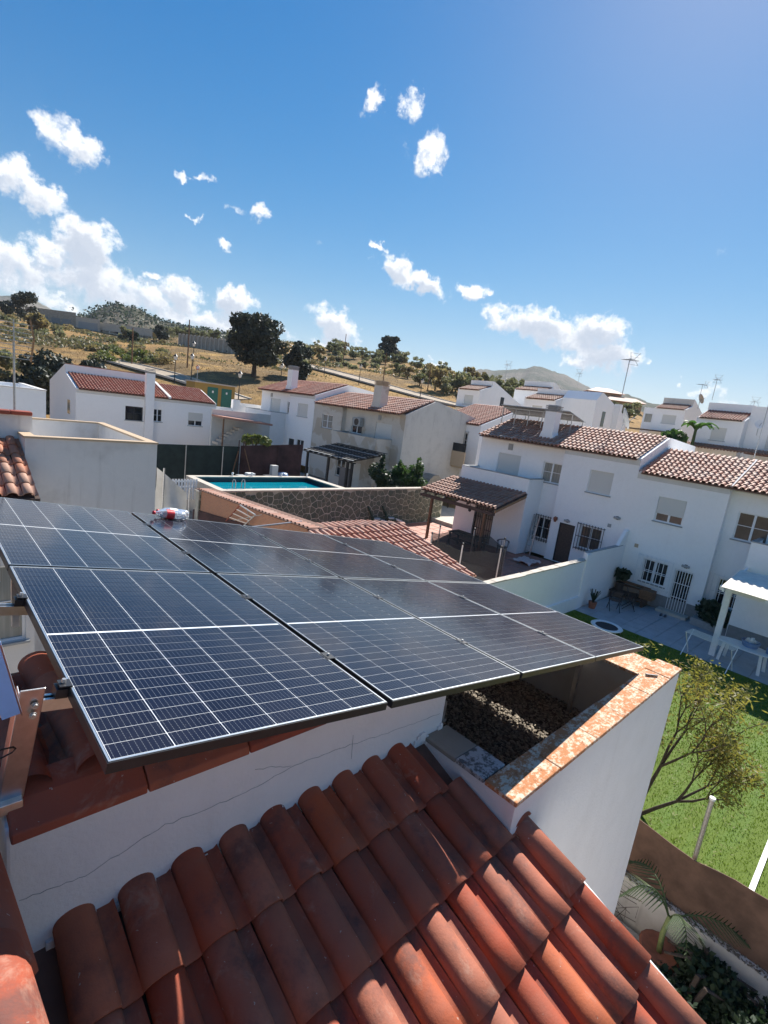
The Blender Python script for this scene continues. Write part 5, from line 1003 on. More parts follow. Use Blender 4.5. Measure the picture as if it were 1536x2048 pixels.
q = on_y(905, 955, 22.2); bush('young_plant', 'sparse yellow green plant against the white balcony wall', 'plant', (q[0], 22.2, .6), [((0, 0, 1.1), (.5, .4, .7))], 420, .12, 'yellow_scrub', 1.4)
# ================================================================== patio of the first row house
aw = thing('tiled_awning', 'brown tiled awning on wooden posts over the red patio', 'awning')
ax0, ax1, ay0, ay1, az0, az1 = 20.35, 22.92, 13.1, 18.0, 2.74, 3.42
b = MB(); b.prism([(ax0, az0), (ax1, az1), (ax1, az1 - .06), (ax0, az0 - .06)], 1, ay0, ay1); ro = b.build('roof', M['wood_dark'], aw)
lay_tiles(ro, TILE_MID, M['tile_brown'], (ax0 - .06, ay1 - .02, az0 + .0), (0, -1, 0), (1, 0, (az1 - az0) / (ax1 - ax0)), 21, 7, .232, .39, limit=300)
b = MB(); b.prism([(ax0, az0 - .2), (ax1, az1 - .2), (ax1, az1 - .065), (ax0, az0 - .065)], 1, ay0 + .02, ay0 + .08); b.build('fascia', M['wood_light'], aw)
for i in range(7): y = ay0 + .3 + i * .72; b = MB(); b.prism([(ax0 + .05, az0 - .18), (ax1, az1 - .18), (ax1, az1 - .065), (ax0 + .05, az0 - .065)], 1, y, y + .08); b.build('rafter', M['wood_dark'], aw)
MB().box(ax0 - .02, ax0 + .1, ay0 + .1, ay1, az0 - .36, az0 - .2).build('beam', M['wood_dark'], aw)
for y in (ay0 + .55, 17.1): MB().box(ax0 - .02, ax0 + .1, y, y + .12, .16, az0 - .36).build('post', M['wood'], aw)
q = on_x(941, 1018, ax0 + .1); t_ = thing('pendant_lamp', 'small dark lantern hanging under the brown awning', 'lamp', (ax0 + .05, q[1], q[2])); MB().tube([(0, 0, .5), (0, 0, .12)], .012, 5).build('chain', M['dark_iron'], t_); MB().lathe([(0.01, .12), (.09, .06), (.07, -.1), (.01, -.14)], 8).build('shade', M['dark_iron'], t_)
# red patio floor tiles as pieces
pfl = struct(MB().box(13.0, 23.9, 8.45, 20.1, .161, .176).build('patio_floor', M['mortar']))
me = MB().box(.01, .69, .01, .69, 0, .014).mesh('floor_tile', M['floor_red'])
for i in range(14):
    for j in range(16): part('floor_tile', me, pfl, (13.6 + .735 * i, 8.5 + .72 * j, .1765))
tb_ = thing('patio_table', 'dark brown slatted table under the awning, before the barred door', 'table', (20.9, 14.9, .19))
for i in range(6): MB().box(-.42 + .15 * i, -.29 + .15 * i, -.95, .95, .72, .76).build('slat', M['wood_dark'], tb_)
for x, y in ((-.36, -.85), (.38, -.85), (-.36, .85), (.38, .85)): MB().box(x - .04, x + .04, y - .04, y + .04, 0, .718).build('leg', M['wood_dark'], tb_)
MB().box(-.2, .2, -.9, .9, .3, .36).build('stretcher', M['wood_dark'], tb_)
def armchair(label, loc, rot, m, lounge=False):
    t_ = thing('plastic_chair', label, 'chair', loc, rot); mm = M[m]
    b = MB(); n = 10
    for i in range(n):
        a0, a1 = PI * (i / n) - PI, PI * ((i + 1) / n) - PI
        if i % 2 == 0 or i in (0, n - 1): b.bar((.27 * math.cos(a0), .24 * -math.sin(a0), .42), (.3 * math.cos(a0), .27 * -math.sin(a0) + .04, .66 + .2 * math.sin(-a0)), .045, .02)
        b.bar((.3 * math.cos(a0), -.27 * math.sin(a0) + .04, .66 - .2 * math.sin(a0)), (.3 * math.cos(a1), -.27 * math.sin(a1) + .04, .66 - .2 * math.sin(a1)), .05, .05)
    b.build('back', mm, t_); MB().lathe([(0.01, .43), (.26, .42), (.28, .40), (.25, .385), (.01, .39)], 14).build('seat', mm, t_)
    for x, y in ((-.2, -.2), (.2, -.2), (-.2, .2), (.2, .2)): b = MB(); b.bar((x * 1.25, y * 1.25, 0), (x, y, .4), .04, .04); b.build('leg', mm, t_)
    return t_
q = on_z(1006, 1107, .2); armchair('dark grey round backed plastic chair by the white extension wall', (q[0] - .2, q[1], .19), 2.2, 'grey_plastic')
def lounger(label, px, py):
    q = on_z(px, py, .18); t_ = thing('reclining_chair', label, 'chair', (q[0], q[1], .17), 1.2, 'green reclining chairs by the stone wall')
    b = MB(); b.bar((0, .1, .42), (0, .55, 1.15), .55, .05, (0, -1, 1)); b.build('backrest', M['green_plastic'], t_)
    MB().box(-.27, .27, -.4, .12, .36, .42).build('seat', M['green_plastic'], t_); b = MB(); b.bar((0, -.38, .40), (0, -.95, .25), .5, .05); b.build('foot_cushion', M['white_plastic'], t_); MB().box(-.22, .22, -.36, .08, .422, .47).build('cushion', M['white_plastic'], t_)
    for s in (-1, 1):
        MB().box(s * .3 - .03, s * .3 + .03, -.3, .35, .58, .62).build('armrest', M['green_plastic'], t_)
        for y in (-.28, .3): MB().box(s * .3 - .025, s * .3 + .025, y - .025, y + .025, 0, .58).build('leg', M['green_plastic'], t_)
lounger('green reclining chair with white cushion, left of the pair by the stone wall', 747, 1052); lounger('green reclining chair with white cushion, right of the pair by the stone wall', 775, 1050)
# ladder leaning in the recess
q = on_z(1043, 1106, .2); ld = thing('step_ladder', 'grey aluminium ladder leaning against the white extension wall', 'ladder', (q[0] + .1, q[1] - .1, .19))
for s in (0, .32): b = MB(); b.bar((0, -s, 0), (.32, -s, 2.15), .05, .07); b.build('rail', M['alu'], ld)
for i in range(7): k = (i + .7) / 7.6; b = MB(); b.bar((.32 * k, 0, 2.15 * k), (.32 * k, -.32, 2.15 * k), .04, .03); b.build('rung', M['alu'], ld)
# round play enclosure with net
pe = thing('trampoline', 'round trampoline enclosure of dark net and grey poles on the red patio', 'trampoline')
cq = Vector(on_z(985, 1150, .2)); cx, cy, cr_ = 16.7, 11.8, 1.55; TZ0 = .17
V = []; F = []; n = 40
for i in range(n):
    a = 2 * PI * i / n; s = .1 * abs(math.sin(a * 3)); V += [(cx + cr_ * math.cos(a), cy + cr_ * math.sin(a), TZ0 + .1), (cx + cr_ * math.cos(a) * (1 - .04 * abs(math.sin(3 * a))), cy + cr_ * math.sin(a) * (1 - .04 * abs(math.sin(3 * a))), TZ0 + 1.75 - s * 1.6)]
for i in range(n): k = (i + 1) % n; F.append((2 * i, 2 * k, 2 * k + 1, 2 * i + 1))
part('net', raw_mesh('net', V, F, M['playnet'], True), pe); MB().lathe([(0.01, .34), (cr_ - .25, .34), (cr_ - .2, .36), (cr_, .34), (cr_, .3)], 30, (cx, cy, TZ0)).build('mat', M['net_black'], pe)
for i in range(6):
    a = 2 * PI * i / 6 + .5; x, y = cx + (cr_ + .05) * math.cos(a), cy + (cr_ + .05) * math.sin(a); p_ = MB().tube([(x, y, TZ0), (x, y, TZ0 + 1.85)], .03, 8).build('pole', M['steel'], pe); MB().lathe([(0, .1), (.04, .08), (.04, 0)], 8, (x, y, TZ0 + 1.85)).build('pole_cap', M['black_metal'], p_)
b = MB(); q = on_z(1052, 1125, .2); V = []; F = []
for i in range(9):
    for j in range(9): V.append((q[0] - .55 + .14 * i, q[1] - .5 + .12 * j, .21 + .10 * abs(math.sin(i * .9 + j * .5)) + .07 * abs(math.sin(j * 1.3 - i * .4))))
for i in range(8):
    for j in range(8): F.append((i * 9 + j, i * 9 + 9 + j, i * 9 + 10 + j, i * 9 + j + 1))
o = bpy.data.objects.new('crumpled_sheet', raw_mesh('sheet', V, F, M['pink_cloth'], True)); col.objects.link(o); tag(o, 'crumpled pale pink sheet lying on the patio beside the white dividing wall', 'sheet')
def wall_lamp(label, p, kind):
    t_ = thing('wall_lamp', label, 'lamp', p); MB().box(-.02, 0, -.06, .06, -.08, .08).build('back_plate', M['dark_iron'], t_)
    if kind: MB().lathe([(.01, .12), (.09, .06), (.10, .0), (.05, -.16), (.01, -.17)], 10, (-.12, 0, 0)).build('lantern', M['clay_pot'], t_)
    else: b = MB(); b.box(-.1, -.021, -.16, .16, -.05, .06); b.build('shade', M['bulb_grey'], t_, bevel=.03)
q = on_x(1113, 1037, 24); wall_lamp('lantern on the white corner left of the dark door', (23.998, q[1], q[2]), 1)
q = on_x(1135, 1042, 24); wall_lamp('grey bulkhead lamp above the dark door', (23.998, q[1], q[2]), 0)
q = on_x(1372, 1133, 24); wall_lamp('grey bulkhead lamp above the barred door', (23.998, q[1], q[2]), 0)
q = on_x(1235, 1036, 24); wall_lamp('grey bulkhead lamp alone on the white wall under the blank shutter', (23.998, q[1], q[2]), 0)
for (px, py, lab) in ((1273, 1091, 'small brown vent grille on the white wall above the bistro table'), (1219, 1051, 'small grey meter plate under the lone bulkhead lamp')):
    q = on_x(px, py, 24); o = MB().box(-.03, -.002, -.08, .08, -.08, .08).build('vent_plate', M['tan'] if px > 1250 else M['sill']); o.location = (24, q[1], q[2]); tag(o, lab, 'vent')
for (px, py, x, hh) in ((1022, 894, 24.4, H1), (544, 790, 24.4, HW), (760, 835, 24.35, HB)):
    q = on_x(px, py, x); o = MB().box(q[0] - .06, q[0] - .002, q[1] - .13, q[1] + .13, q[2] - .17, q[2] + .17).build('vent', M['bulb_grey']); o.parent = hh; o.matrix_parent_inverse = (Matrix.Translation(hh.location) @ Matrix.Rotation(-PI / 2, 4, 'Z')).inverted()
q = on_x(718, 843, 24.2); t_ = thing('air_conditioner', 'grey air conditioner outdoor unit on the beige balcony wall', 'air conditioner', (24.1, q[1], q[2] - .35)); MB().box(-.15, .18, -.4, .4, 0, .62).build('casing', M['bulb_grey'], t_, bevel=.02); b = MB(); b.lathe([(.01, 0), (.25, 0)], 18); b.v = [(-.154, y, x + .31) for x, y, z in b.v]; b.build('fan_grille', M['black_metal'], t_)
# ------------------------------------------------------------------ dividing wall between the yards
dw = thing('garden_wall', 'long white wall dividing the red patio from the turf garden', 'wall')
b = MB(); b.box(20.1, 23.99, 8.28, 8.44, -.5, 2.02); b.box(10.5, 20.098, 8.26, 8.42, -.5, 1.72); b.box(19.95, 20.25, 8.2, 8.279, -.5, 2.0); b.build('wall', M['white'], dw)
b = MB(); b.prism([(23.2, 2.02), (23.985, 2.02), (23.985, 2.75), (23.8, 2.7)], 1, 8.285, 8.435); b.build('fin', M['white'], dw)
for i in range(16): x0 = 10.5 + .6 * i; MB().box(x0, x0 + .59, 8.22 + random.uniform(-.02, .02), 8.47 + random.uniform(-.02, .02), 1.722, 1.755 + random.uniform(0, .02)).build('coping_slab', M['concrete_pale'], dw)
MB().box(20.1, 23.7, 8.27, 8.45, 2.022, 2.05).build('dark_coping', M['sill'], dw)
b = MB(); b.box(16.2, 20.0, 8.18, 8.258, -.4, .2); b.build('base_step', M['white'], dw)
# ================================================================== patio of the second house
pf2 = struct(MB().box(19.72, 23.98, -6, 8.2, -.55, -.37).build('grey_patio', M['mortar']))
me = MB().box(.006, .594, .006, .594, 0, .028).mesh('floor_slab', M['floor_grey'])
for i in range(7):
    for j in range(20): part('floor_slab', me, pf2, (19.74 + .605 * i, -3.9 + .605 * j, -.37))
MB().box(23.5, 23.97, 5.1, 6.3, -.342, -.22).build('door_step', M['concrete_pale'], pf2)
def folding_chair(label, loc, rot):
    t_ = thing('folding_chair', label, 'chair', loc, rot, 'bistro chairs')
    for s in (-.2, .2): b = MB(); b.bar((s, -.25, 0), (s, .2, .88), .025, .025); b.bar((s, .25, 0), (s, -.2, .47), .025, .025); b.build('side_frame', M['dark_iron'], t_)
    for i in range(5): MB().box(-.2, .2, -.2 + .085 * i, -.13 + .085 * i, .455, .475).build('seat_slat', M['wood_dark'], t_)
    for z in (.68, .8): b = MB(); b.bar((-.2, .1 + (z - .68) * .5, z), (.2, .1 + (z - .68) * .5, z), .02, .07); b.build('back_slat', M['wood_dark'], t_)
q = on_z(1222, 1222, -.34); folding_chair('dark folding bistro chair left of the little table, nearer the dividing wall', (q[0] + .2, q[1], -.34), 2.2)
q = on_z(1255, 1222, -.34); folding_chair('dark folding bistro chair in front of the little table', (q[0] + .3, q[1] + .1, -.34), .4)
q = on_z(1246, 1216, -.34); t_ = thing('bistro_table', 'small dark slatted bistro table beside the wooden box bench', 'table', (q[0] + .6, q[1] + .05, -.34), .3)
for i in range(6): MB().box(-.32 + .108 * i, -.22 + .108 * i, -.32, .32, .70, .725).build('slat', M['wood'], t_)
for s in (-.26, .26): b = MB(); b.bar((-.28, s, 0), (.28, s, .7), .025, .025); b.bar((.28, s, 0), (-.28, s, .7), .025, .025); b.build('crossed_leg', M['dark_iron'], t_)
t_ = thing('wooden_bench', 'low pallet bench with wooden crates against the white wall', 'bench', (23.5, 7.5, -.34))
for i in range(4): MB().box(-.35, .35, -.75 + .38 * i, -.4 + .38 * i, .3, .36).build('plank', M['wood_dark'], t_)
for y in (-.7, .65): MB().box(-.3, .3, y - .05, y + .05, 0, .298).build('leg', M['wood_dark'], t_)
for z in (.5, .68): MB().box(.3, .36, -.75, .75, z, z + .12).build('back_plank', M['wood'], t_)
o = MB().box(-.28, .28, -.26, .26, 0, .4).build('wooden_crate', M['wood'], None, bevel=.01); o.location = (23.55, 6.75, .03); tag(o, 'brown wooden crate at the right end of the pallet bench', 'crate')
t_ = thing('potted_plant', 'dark leaved potted plant behind the bistro table, by the dividing wall', 'plant', (23.6, 8.0, -.34)); MB().lathe([(.01, 0), (.16, 0), (.2, .7), (.17, .7), (.01, .66)], 12).build('pot', M['wood_dark'], t_); V, F = leaf_cloud([((-.1, 0, 1.1), (.3, .3, .25)), ((-.2, -.2, 1.25), (.25, .2, .15))], 90, .2); part('foliage', raw_mesh('foliage', V, F, M['hedge_leaf']), t_)
q = on_z(1180, 1217, -.34); t_ = thing('potted_plant', 'small spiky succulent in a clay pot at the corner of the dividing wall', 'plant', (q[0] + .15, q[1], -.34)); MB().lathe([(.01, 0), (.13, 0), (.18, .28), (.15, .28), (.01, .24)], 12).build('pot', M['clay_pot'], t_); b = MB()
for i in range(14): a = i * 2.4; l = random.uniform(.3, .55); b.bar((0, 0, .24), (l * .45 * math.cos(a), l * .45 * math.sin(a), .24 + l), .04, .008)
b.build('foliage', M['hedge_leaf'], t_)
t_ = thing('planter', 'long planter of very dark bushes right of the barred door', 'planter', (23.6, 3.95, -.34)); MB().box(-.3, .3, -.95, .95, 0, .3).build('trough', M['sill'], t_); V, F = leaf_cloud([((0, -.5, .65), (.35, .5, .4)), ((0, .4, .75), (.35, .5, .45)), ((-.1, 0, .55), (.4, .6, .35))], 1500, .13); part('foliage', raw_mesh('foliage', V, F, M['hedge_leaf']), t_)
q = on_z(1321, 1231, -.34)
for i, lab in enumerate(('dark slipper on the paving left of the barred door, the left one', 'dark slipper on the paving left of the barred door, the right one')): b = MB(); b.lathe([(.01, .09), (.04, .08), (.055, 0), (.01, 0)], 10); o = b.build('slipper', M['grey_plastic'], None, smooth=True); o.scale = (2.6, 1, 1); o.location = (q[0] + .05, q[1] - .16 * i, -.34); tag(o, lab, 'slipper', 'slippers by the barred door')
q = on_z(1211, 1262, -.33); t_ = thing('round_trampoline', 'small round mini trampoline with white and blue rim on the dark turf strip', 'trampoline', (q[0], q[1], -.33)); MB().lathe([(.40, .2), (.52, .23), (.57, .2), (.55, .17), (.40, .185)], 28).build('rim_pad', M['white_plastic'], t_, smooth=True); MB().lathe([(.01, .19), (.41, .195)], 28).build('mat', M['net_black'], t_)
for i in range(6): a = i * PI / 3; MB().tube([(.5 * math.cos(a), .5 * math.sin(a), 0), (.5 * math.cos(a), .5 * math.sin(a), .17)], .02, 6).build('leg', M['steel'], t_)
# white pergola with cream canvas
wp = thing('white_pergola', 'white post pergola with cream canvas roof at the right edge', 'pergola')
MB().box(20.5, 20.68, 3.32, 3.5, -.34, 2.05).build('post', M['white_paint'], wp); MB().box(20.5, 20.68, -1.5, -1.32, -.34, 2.05).build('post', M['white_paint'], wp); MB().box(20.48, 20.7, -2, 3.7, 2.052, 2.2).build('beam', M['white_paint'], wp)
for y in (3.4, 2.2, 1., -.2): b = MB(); b.prism([(19.65, 2.203), (22.93, 2.53), (22.93, 2.63), (19.65, 2.313)], 1, y, y + .07); b.build('rafter', M['white_paint'], wp)
V = []; F = []
for i in range(13):
    for j in range(17): k = i / 12; V.append((19.6 + 2.5 * k, 3.5 - 5.4 * j / 16, 2.36 + .28 * k + .010 * math.sin(j * .9 + i * .5) + .006 * math.sin(i * 1.3)))
for i in range(12):
    for j in range(16): F.append((i * 17 + j, i * 17 + j + 1, (i + 1) * 17 + j + 1, (i + 1) * 17 + j))
part('canvas', raw_mesh('canvas', V, F, M['fabric_cream'], True), wp)
q = on_z(1475, 1312, -.34); t_ = thing('oval_table', 'cream plastic oval table under the white pergola', 'table', (20.6, 2.55, -.34), -.1); b = MB(); b.lathe([(.01, .72), (.55, .72), (.58, .70), (.56, .685), (.01, .69)], 26); b.v = [(x * .8, y * 1.55, z) for x, y, z in b.v]; b.build('tabletop', M['white_plastic'], t_, smooth=False)
for x, y in ((-.3, -.6), (.3, -.6), (-.3, .6), (.3, .6)): b = MB(); b.bar((x, y, 0), (x * .9, y * .9, .685), .09, .05); b.build('leg', M['white_plastic'], t_)
t_ = thing('laundry_tub', 'blue grey plastic tub with white laundry on the oval table', 'tub', (20.75, 2.45, .38)); MB().lathe([(.01, .01), (.2, .0), (.26, .2), (.28, .2), (.22, -.0)], 18).build('tub', M['blue_plastic'], t_, smooth=True); V, F = leaf_cloud([((0, 0, .2), (.15, .15, .08))], 60, .14, 1.); part('laundry', raw_mesh('laundry', V, F, M['white_plastic']), t_)
for i, (dx, dy, mm, lab) in enumerate(((.0, -.55, 'blue_plastic', 'blue detergent bottle next to the laundry tub'), (.02, -.75, 'white_plastic', 'white detergent bottle at the right end of the oval table'))):
    t_ = thing('detergent_bottle', lab, 'bottle', (20.65 + dx, 2.45 + dy, .38)); MB().lathe([(.01, 0), (.09, 0), (.1, .15), (.07, .24), (.035, .27)], 12).build('body', M[mm], t_, smooth=True); MB().lathe([(.035, .27), (.035, .33), (.01, .33)], 10).build('cap', M['red_paint'] if i == 0 else M['blue_plastic'], t_)
dr = thing('drying_rack', 'white wire drying rack beside the oval table', 'drying rack', (19.6, 3.35, -.34), -.12)
for s in (-.7, .7): b = MB(); b.bar((-.3, s, 0), (.3, s, .85), .025, .025); b.bar((.3, s, 0), (-.3, s, .85), .025, .025); b.build('leg', M['white_paint'], dr)
for i in range(7): b = MB(); b.bar((-.3 + .1 * i, -.75, .86), (-.3 + .1 * i, .75, .86), .014, .014); b.build('wire', M['white_paint'], dr)
# ================================================================== side passage: low wall, net fence, palm
lw = thing('boundary_wall', 'low dirty white wall between the passage and the lawn, with pebbly crest', 'wall')
MB().box(7.2, 7.36, -8, 30, -.5, .60).build('wall', M['boxwall'], lw); pebbles(2600, 7.19, 7.37, -2, 6, .61, .008, .022, 'rubble_crest', M['gravel'], lw)
mb = MB(); tb2 = [on_x(px, py, 7.3) for px, py in ((1262, 1626), (1300, 1655), (1345, 1690), (1390, 1722), (1430, 1740), (1470, 1760), (1510, 1785), (1536, 1800), (1640, 1870))]
fpts = [(7.3, 8.2), (7.3, 5.0), (7.3, 3.0)] + [(7.3, p[1]) for p in tb2] + [(7.3, -2.), (7.3, -4.)]
fz = [1.55, 1.52, 1.5] + [p[2] for p in tb2] + [1.5, 1.5]
screen('net_fence', 'brown net fence with a wavy top edge on the low white wall', fpts, .6, fz, 'screen_brown', [], cat='fence')
nf = bpy.data.objects['net_fence']
p_t = on_x(1423, 1602, 7.36)
o = MB().tube([(0, 0, 0), (0, 0, p_t[2] - .5)], .03, 10).build('fence_post', M['steel'], None); MB().lathe([(.01, .035), (.036, .03), (.036, 0)], 10, (0, 0, p_t[2] - .5)).build('post_cap', M['white_plastic'], o); o.location = (7.40, p_t[1], .5); tag(o, 'grey metal fence post with white cap rising above the brown net', 'post')
pm = thing('potted_palm', 'young palm in a clay pot before the low white wall', 'palm', (6.78, .80, 0)); MB().lathe([(.01, 0), (.17, 0), (.23, .3), (.25, .34), (.21, .34), (.01, .29)], 18).build('pot', M['clay_pot'], pm, smooth=True)
MB().tube([(0, 0, .25), (.01, .02, .55), (.0, .0, .85)], [.036, .032, .024], 9).build('stem', M['trunk_palm'], pm, smooth=True)
for i, (a, ln_, rise) in enumerate(((-1.0, .9, .45), (1.0, .8, .7), (2.0, .6, .8), (-2.4, .45, .6))):
    b = MB(); pts = []; d = Vector((math.cos(a), math.sin(a), 0)); N = 17
    for k in range(N + 1): s = k / N; pts.append(Vector((0, 0, .82)) + d * ln_ * s + Vector((0, 0, rise * s * (1.7 - 1.75 * s))))
    b.tube(pts, [.012 * (1 - .8 * k / N) for k in range(N + 1)], 5); sd = d.cross(Vector((0, 0, 1)))
    for k in range(3, N + 1):
        for s in (-1, 1):
            p = pts[k]; l = .26 * math.sin(PI * (k / N * .8 + .15)); q = p + sd * s * l * .8 + d * l * .65 - Vector((0, 0, l * .35)); w_ = d * .012; b.quad(p - w_, p + w_, q + w_ * .3 + Vector((0, 0, .0)), q - w_ * .2)
    b.build('frond', M['palm_leaf'], pm)
for i, (x, y, h_, lab) in enumerate(((6.75, .25, .55, 'dark leafy shrub right of the potted palm, in the passage'), (6.6, -.35, .7, 'dark leafy shrub at the bottom right corner of the passage'), (6.3, .45, .4, 'small dark shrub at the foot of the pot, nearest the tiled roof'))):
    bush('passage_shrub', lab, 'shrub', (x, y, 0), [((random.uniform(-.25, .25), random.uniform(-.25, .25), h_ * random.uniform(.4, .9)), (.28, .28, .22)) for k in range(7)], 2600, .05, 'hedge_leaf', .5, 'shrubs in the passage')
b = MB(); r_ = random.Random(3)
for i in range(46): x, y, z = 6.9 + r_.uniform(-.1, .25), r_.uniform(1.2, 2.6), r_.uniform(.0, .75); b.tube([(x, y, z), (x + r_.uniform(-.2, .1), y + r_.uniform(-.25, .25), z + r_.uniform(-.1, .25)), (x + r_.uniform(-.3, .15), y + r_.uniform(-.4, .4), z + r_.uniform(-.2, .3))], .004, 4)
tag(b.build('dry_brambles', M['bark']), 'tangle of dry brambles on the low wall beside the terrace corner', 'brambles')
t_ = thing('wood_offcuts', 'grey boards leaning between the terrace wall and the palm', 'boards', (6.6, 1.75, 0))
for i in range(3): b = MB(); b.bar((.1 * i, -.1 * i, 0), (.25 + .1 * i, .15, .75 - .1 * i), .03, .25); b.build('board', M['concrete'], t_)
# ------------------------------------------------------------------ turf: blades and white line
n = 90000; x = 7.4 + 12.2 * rng.random(n) ** 1.35; y = rng.uniform(-4, 8.1, n); a = rng.uniform(0, 6.28, n); hgt = rng.uniform(.02, .05, n); wd = .004 + .0009 * (x - 7)
P = np.stack([x, y, np.full(n, -.332)], 1); dx = np.stack([np.cos(a) * wd, np.sin(a) * wd, 0 * a], 1); tip = P + np.stack([rng.normal(0, .014, n), rng.normal(0, .014, n), hgt], 1)
V = np.stack([P - dx, P + dx, tip], 1).reshape(-1, 3); o = bpy.data.objects.new('turf_grass', raw_mesh('turf_grass', V, np.arange(3 * n).reshape(n, 3), M['grass_blade'])); col.objects.link(o); o['kind'] = 'stuff'; tag(o, 'short bright green turf of the garden', 'grass')
b = MB(); b.box(9.6, 14.5, .19, .27, -.328, -.30); tag(b.build('white_line', M['white_plastic']), 'white line laid across the turf at the right edge', 'line')
n = 500; x = rng.uniform(9.6, 14, n); y = rng.uniform(.6, 3.4, n); a = rng.uniform(0, 6.28, n); l = rng.uniform(.02, .04, n); P = np.stack([x, y, np.full(n, -.285)], 1); e = np.stack([np.cos(a) * l, np.sin(a) * l, rng.normal(0, .01, n)], 1); f = np.stack([-np.sin(a) * .008, np.cos(a) * .008, 0 * a], 1)
o = bpy.data.objects.new('fallen_leaves', raw_mesh('fallen', np.stack([P - e, P + f, P + e, P - f], 1).reshape(-1, 3), np.arange(4 * n).reshape(n, 4), M['autumn_leaf'])); col.objects.link(o); o['kind'] = 'stuff'; tag(o, 'scattered fallen leaves on the turf under the thin tree', 'leaves')
# thin autumn tree on the lawn
at = thing('autumn_tree', 'thin tree with sparse yellowing leaves on the lawn beside the terrace wall', 'tree', (10.0, 2.15, -.34))
tips = []; tb3 = MB(); rr = random.Random(11)
def grow(p, d, l, r, lev):
    q = p + d * l; m_ = p.lerp(q, .5) + Vector((rr.uniform(-.06, .06), rr.uniform(-.06, .06), rr.uniform(-.03, .05))) * l
    tb3.tube([p, m_, q], [r, r * .85, r * .68], 6 if lev < 2 else 4, cap=False)
    if lev >= 2: tips.append((m_, lev)); tips.append((q, lev))
    if lev == 4: return
    for k in range(3 if lev < 3 else 2):
        nd = (d + Vector((rr.uniform(-1, 1), rr.uniform(-1, 1), rr.uniform(-.25, .75))) * (.62 if lev else .5)).normalized(); grow(q, nd, l * rr.uniform(.58, .85), r * .62, lev + 1)
for d, l in ((Vector((.03, -.16, 1)), 1.25), (Vector((-.1, .25, .95)), 1.05), (Vector((.05, -.62, .8)), .95)): grow(Vector((0, 0, -.1)), d.normalized(), l, .042, 0)
tb3.build('trunk', M['bark'], at, smooth=True)
Vs = []
for p, lev in tips:
    for k in range(rr.randint(7, 18)):
        c = p + Vector((rr.gauss(0, .09), rr.gauss(0, .09), rr.gauss(0, .06))); d = Vector((rr.gauss(0, 1), rr.gauss(0, 1), rr.gauss(-.5, .6))).normalized(); s = d.cross(Vector((rr.gauss(0, 1), rr.gauss(0, 1), rr.gauss(0, 1)))).normalized(); l = rr.uniform(.06, .12); Vs += [c, c + d * l * .5 + s * .014, c + d * l, c + d * l * .5 - s * .014]
part('crown', raw_mesh('crown', [tuple(v) for v in Vs], np.arange(len(Vs)).reshape(-1, 4), M['autumn_leaf']), at)
# ================================================================== banana plant, hillside, road, kiosk
q = on_x(1392, 858, 46); bn = thing('banana_plant', 'banana plant with broad leaves between the back row houses', 'plant', (46, q[1], q[2] - 2.6)); MB().tube([(0, 0, 0), (0, 0, 2.6)], [.16, .1], 8).build('stem', M['palm_leaf'], bn)
for i in range(11):
    a = i * 2.4; L = rr.uniform(1.5, 2.3); b = MB(); d = Vector((math.cos(a), math.sin(a), 0)); sd = d.cross(Vector((0, 0, 1))); pr = None
    for k in range(7):
        s = k / 6; p = Vector((0, 0, 2.4)) + d * L * s * .7 + Vector((0, 0, L * (1.1 * s - .95 * s * s))); w_ = .34 * math.sin(PI * min(1, s * .9 + .08)); c = (p - sd * w_ + Vector((0, 0, .1)), p, p + sd * w_ + Vector((0, 0, .1)))
        if pr: b.quad(pr[0], c[0], c[1], pr[1]); b.quad(pr[1], c[1], c[2], pr[2])
        pr = c
    b.build('leaf', M['banana_leaf'], bn)
o = bush('leafy_shrub', 'low green shrub left of the banana plant', 'shrub', (46, q[1] + 1.4, q[2] - 2.2), [((0, 0, 1.2), (.9, 1.3, .8))], 700, .28, 'citrus_leaf', 1.2)
def sight(px, py):
    """walk along a sight line until it meets the hillside"""
    d = ray(px, py); d = d / np.linalg.norm(d[:2]); t = 40.
    while t < 420:
        p = CAM + d * t
        if p[2] <= gz(p[0], p[1]): return (p[0], p[1], gz(p[0], p[1]))
        t += .5
    a = math.atan2(d[1], d[0]); return (200 * math.cos(a), 200 * math.sin(a), gz(200 * math.cos(a), 200 * math.sin(a)))
def at_d(px, dist, dz=0):
    d = ray(px, 780); a = math.atan2(d[1], d[0]); x, y = dist * math.cos(a), dist * math.sin(a); return (x, y, gz(x, y) + dz)
def road(name, pts, wd, m, kerb=None):
    P = []
    for (a, b_) in zip(pts, pts[1:]):
        for k in range(12): P.append(Vector(a).lerp(Vector(b_), k / 12))
    P.append(Vector(pts[-1])); V = []; F = []; kb = (MB(), MB())
    for i, p in enumerate(P):
        d = (P[min(i + 1, len(P) - 1)] - P[max(i - 1, 0)]); d.z = 0; d.normalize(); s = Vector((-d.y, d.x, 0)) * wd / 2; zc = gz(p.x, p.y) + .15
        V += [(*(p - s)[:2], .6 * gz(*(p - s)[:2]) + .4 * zc + .12), (*(p + s)[:2], .6 * gz(*(p + s)[:2]) + .4 * zc + .12)]
        if kerb and i:
            for q, sg in ((0, -1), (1, 1)): kb[q].bar(V[-4 + q], V[-2 + q], .4, .3)
    for i in range(len(P) - 1): F.append((2 * i, 2 * i + 1, 2 * i + 3, 2 * i + 2))
    o = bpy.data.objects.new(name, raw_mesh(name, V, F, M[m])); col.objects.link(o); struct(o)
    if kerb:
        for k in kb: k.build('kerb', M[kerb], o)
mid = lambda a, b_: tuple((Vector(sight(*a)) + Vector(sight(*b_))) / 2)
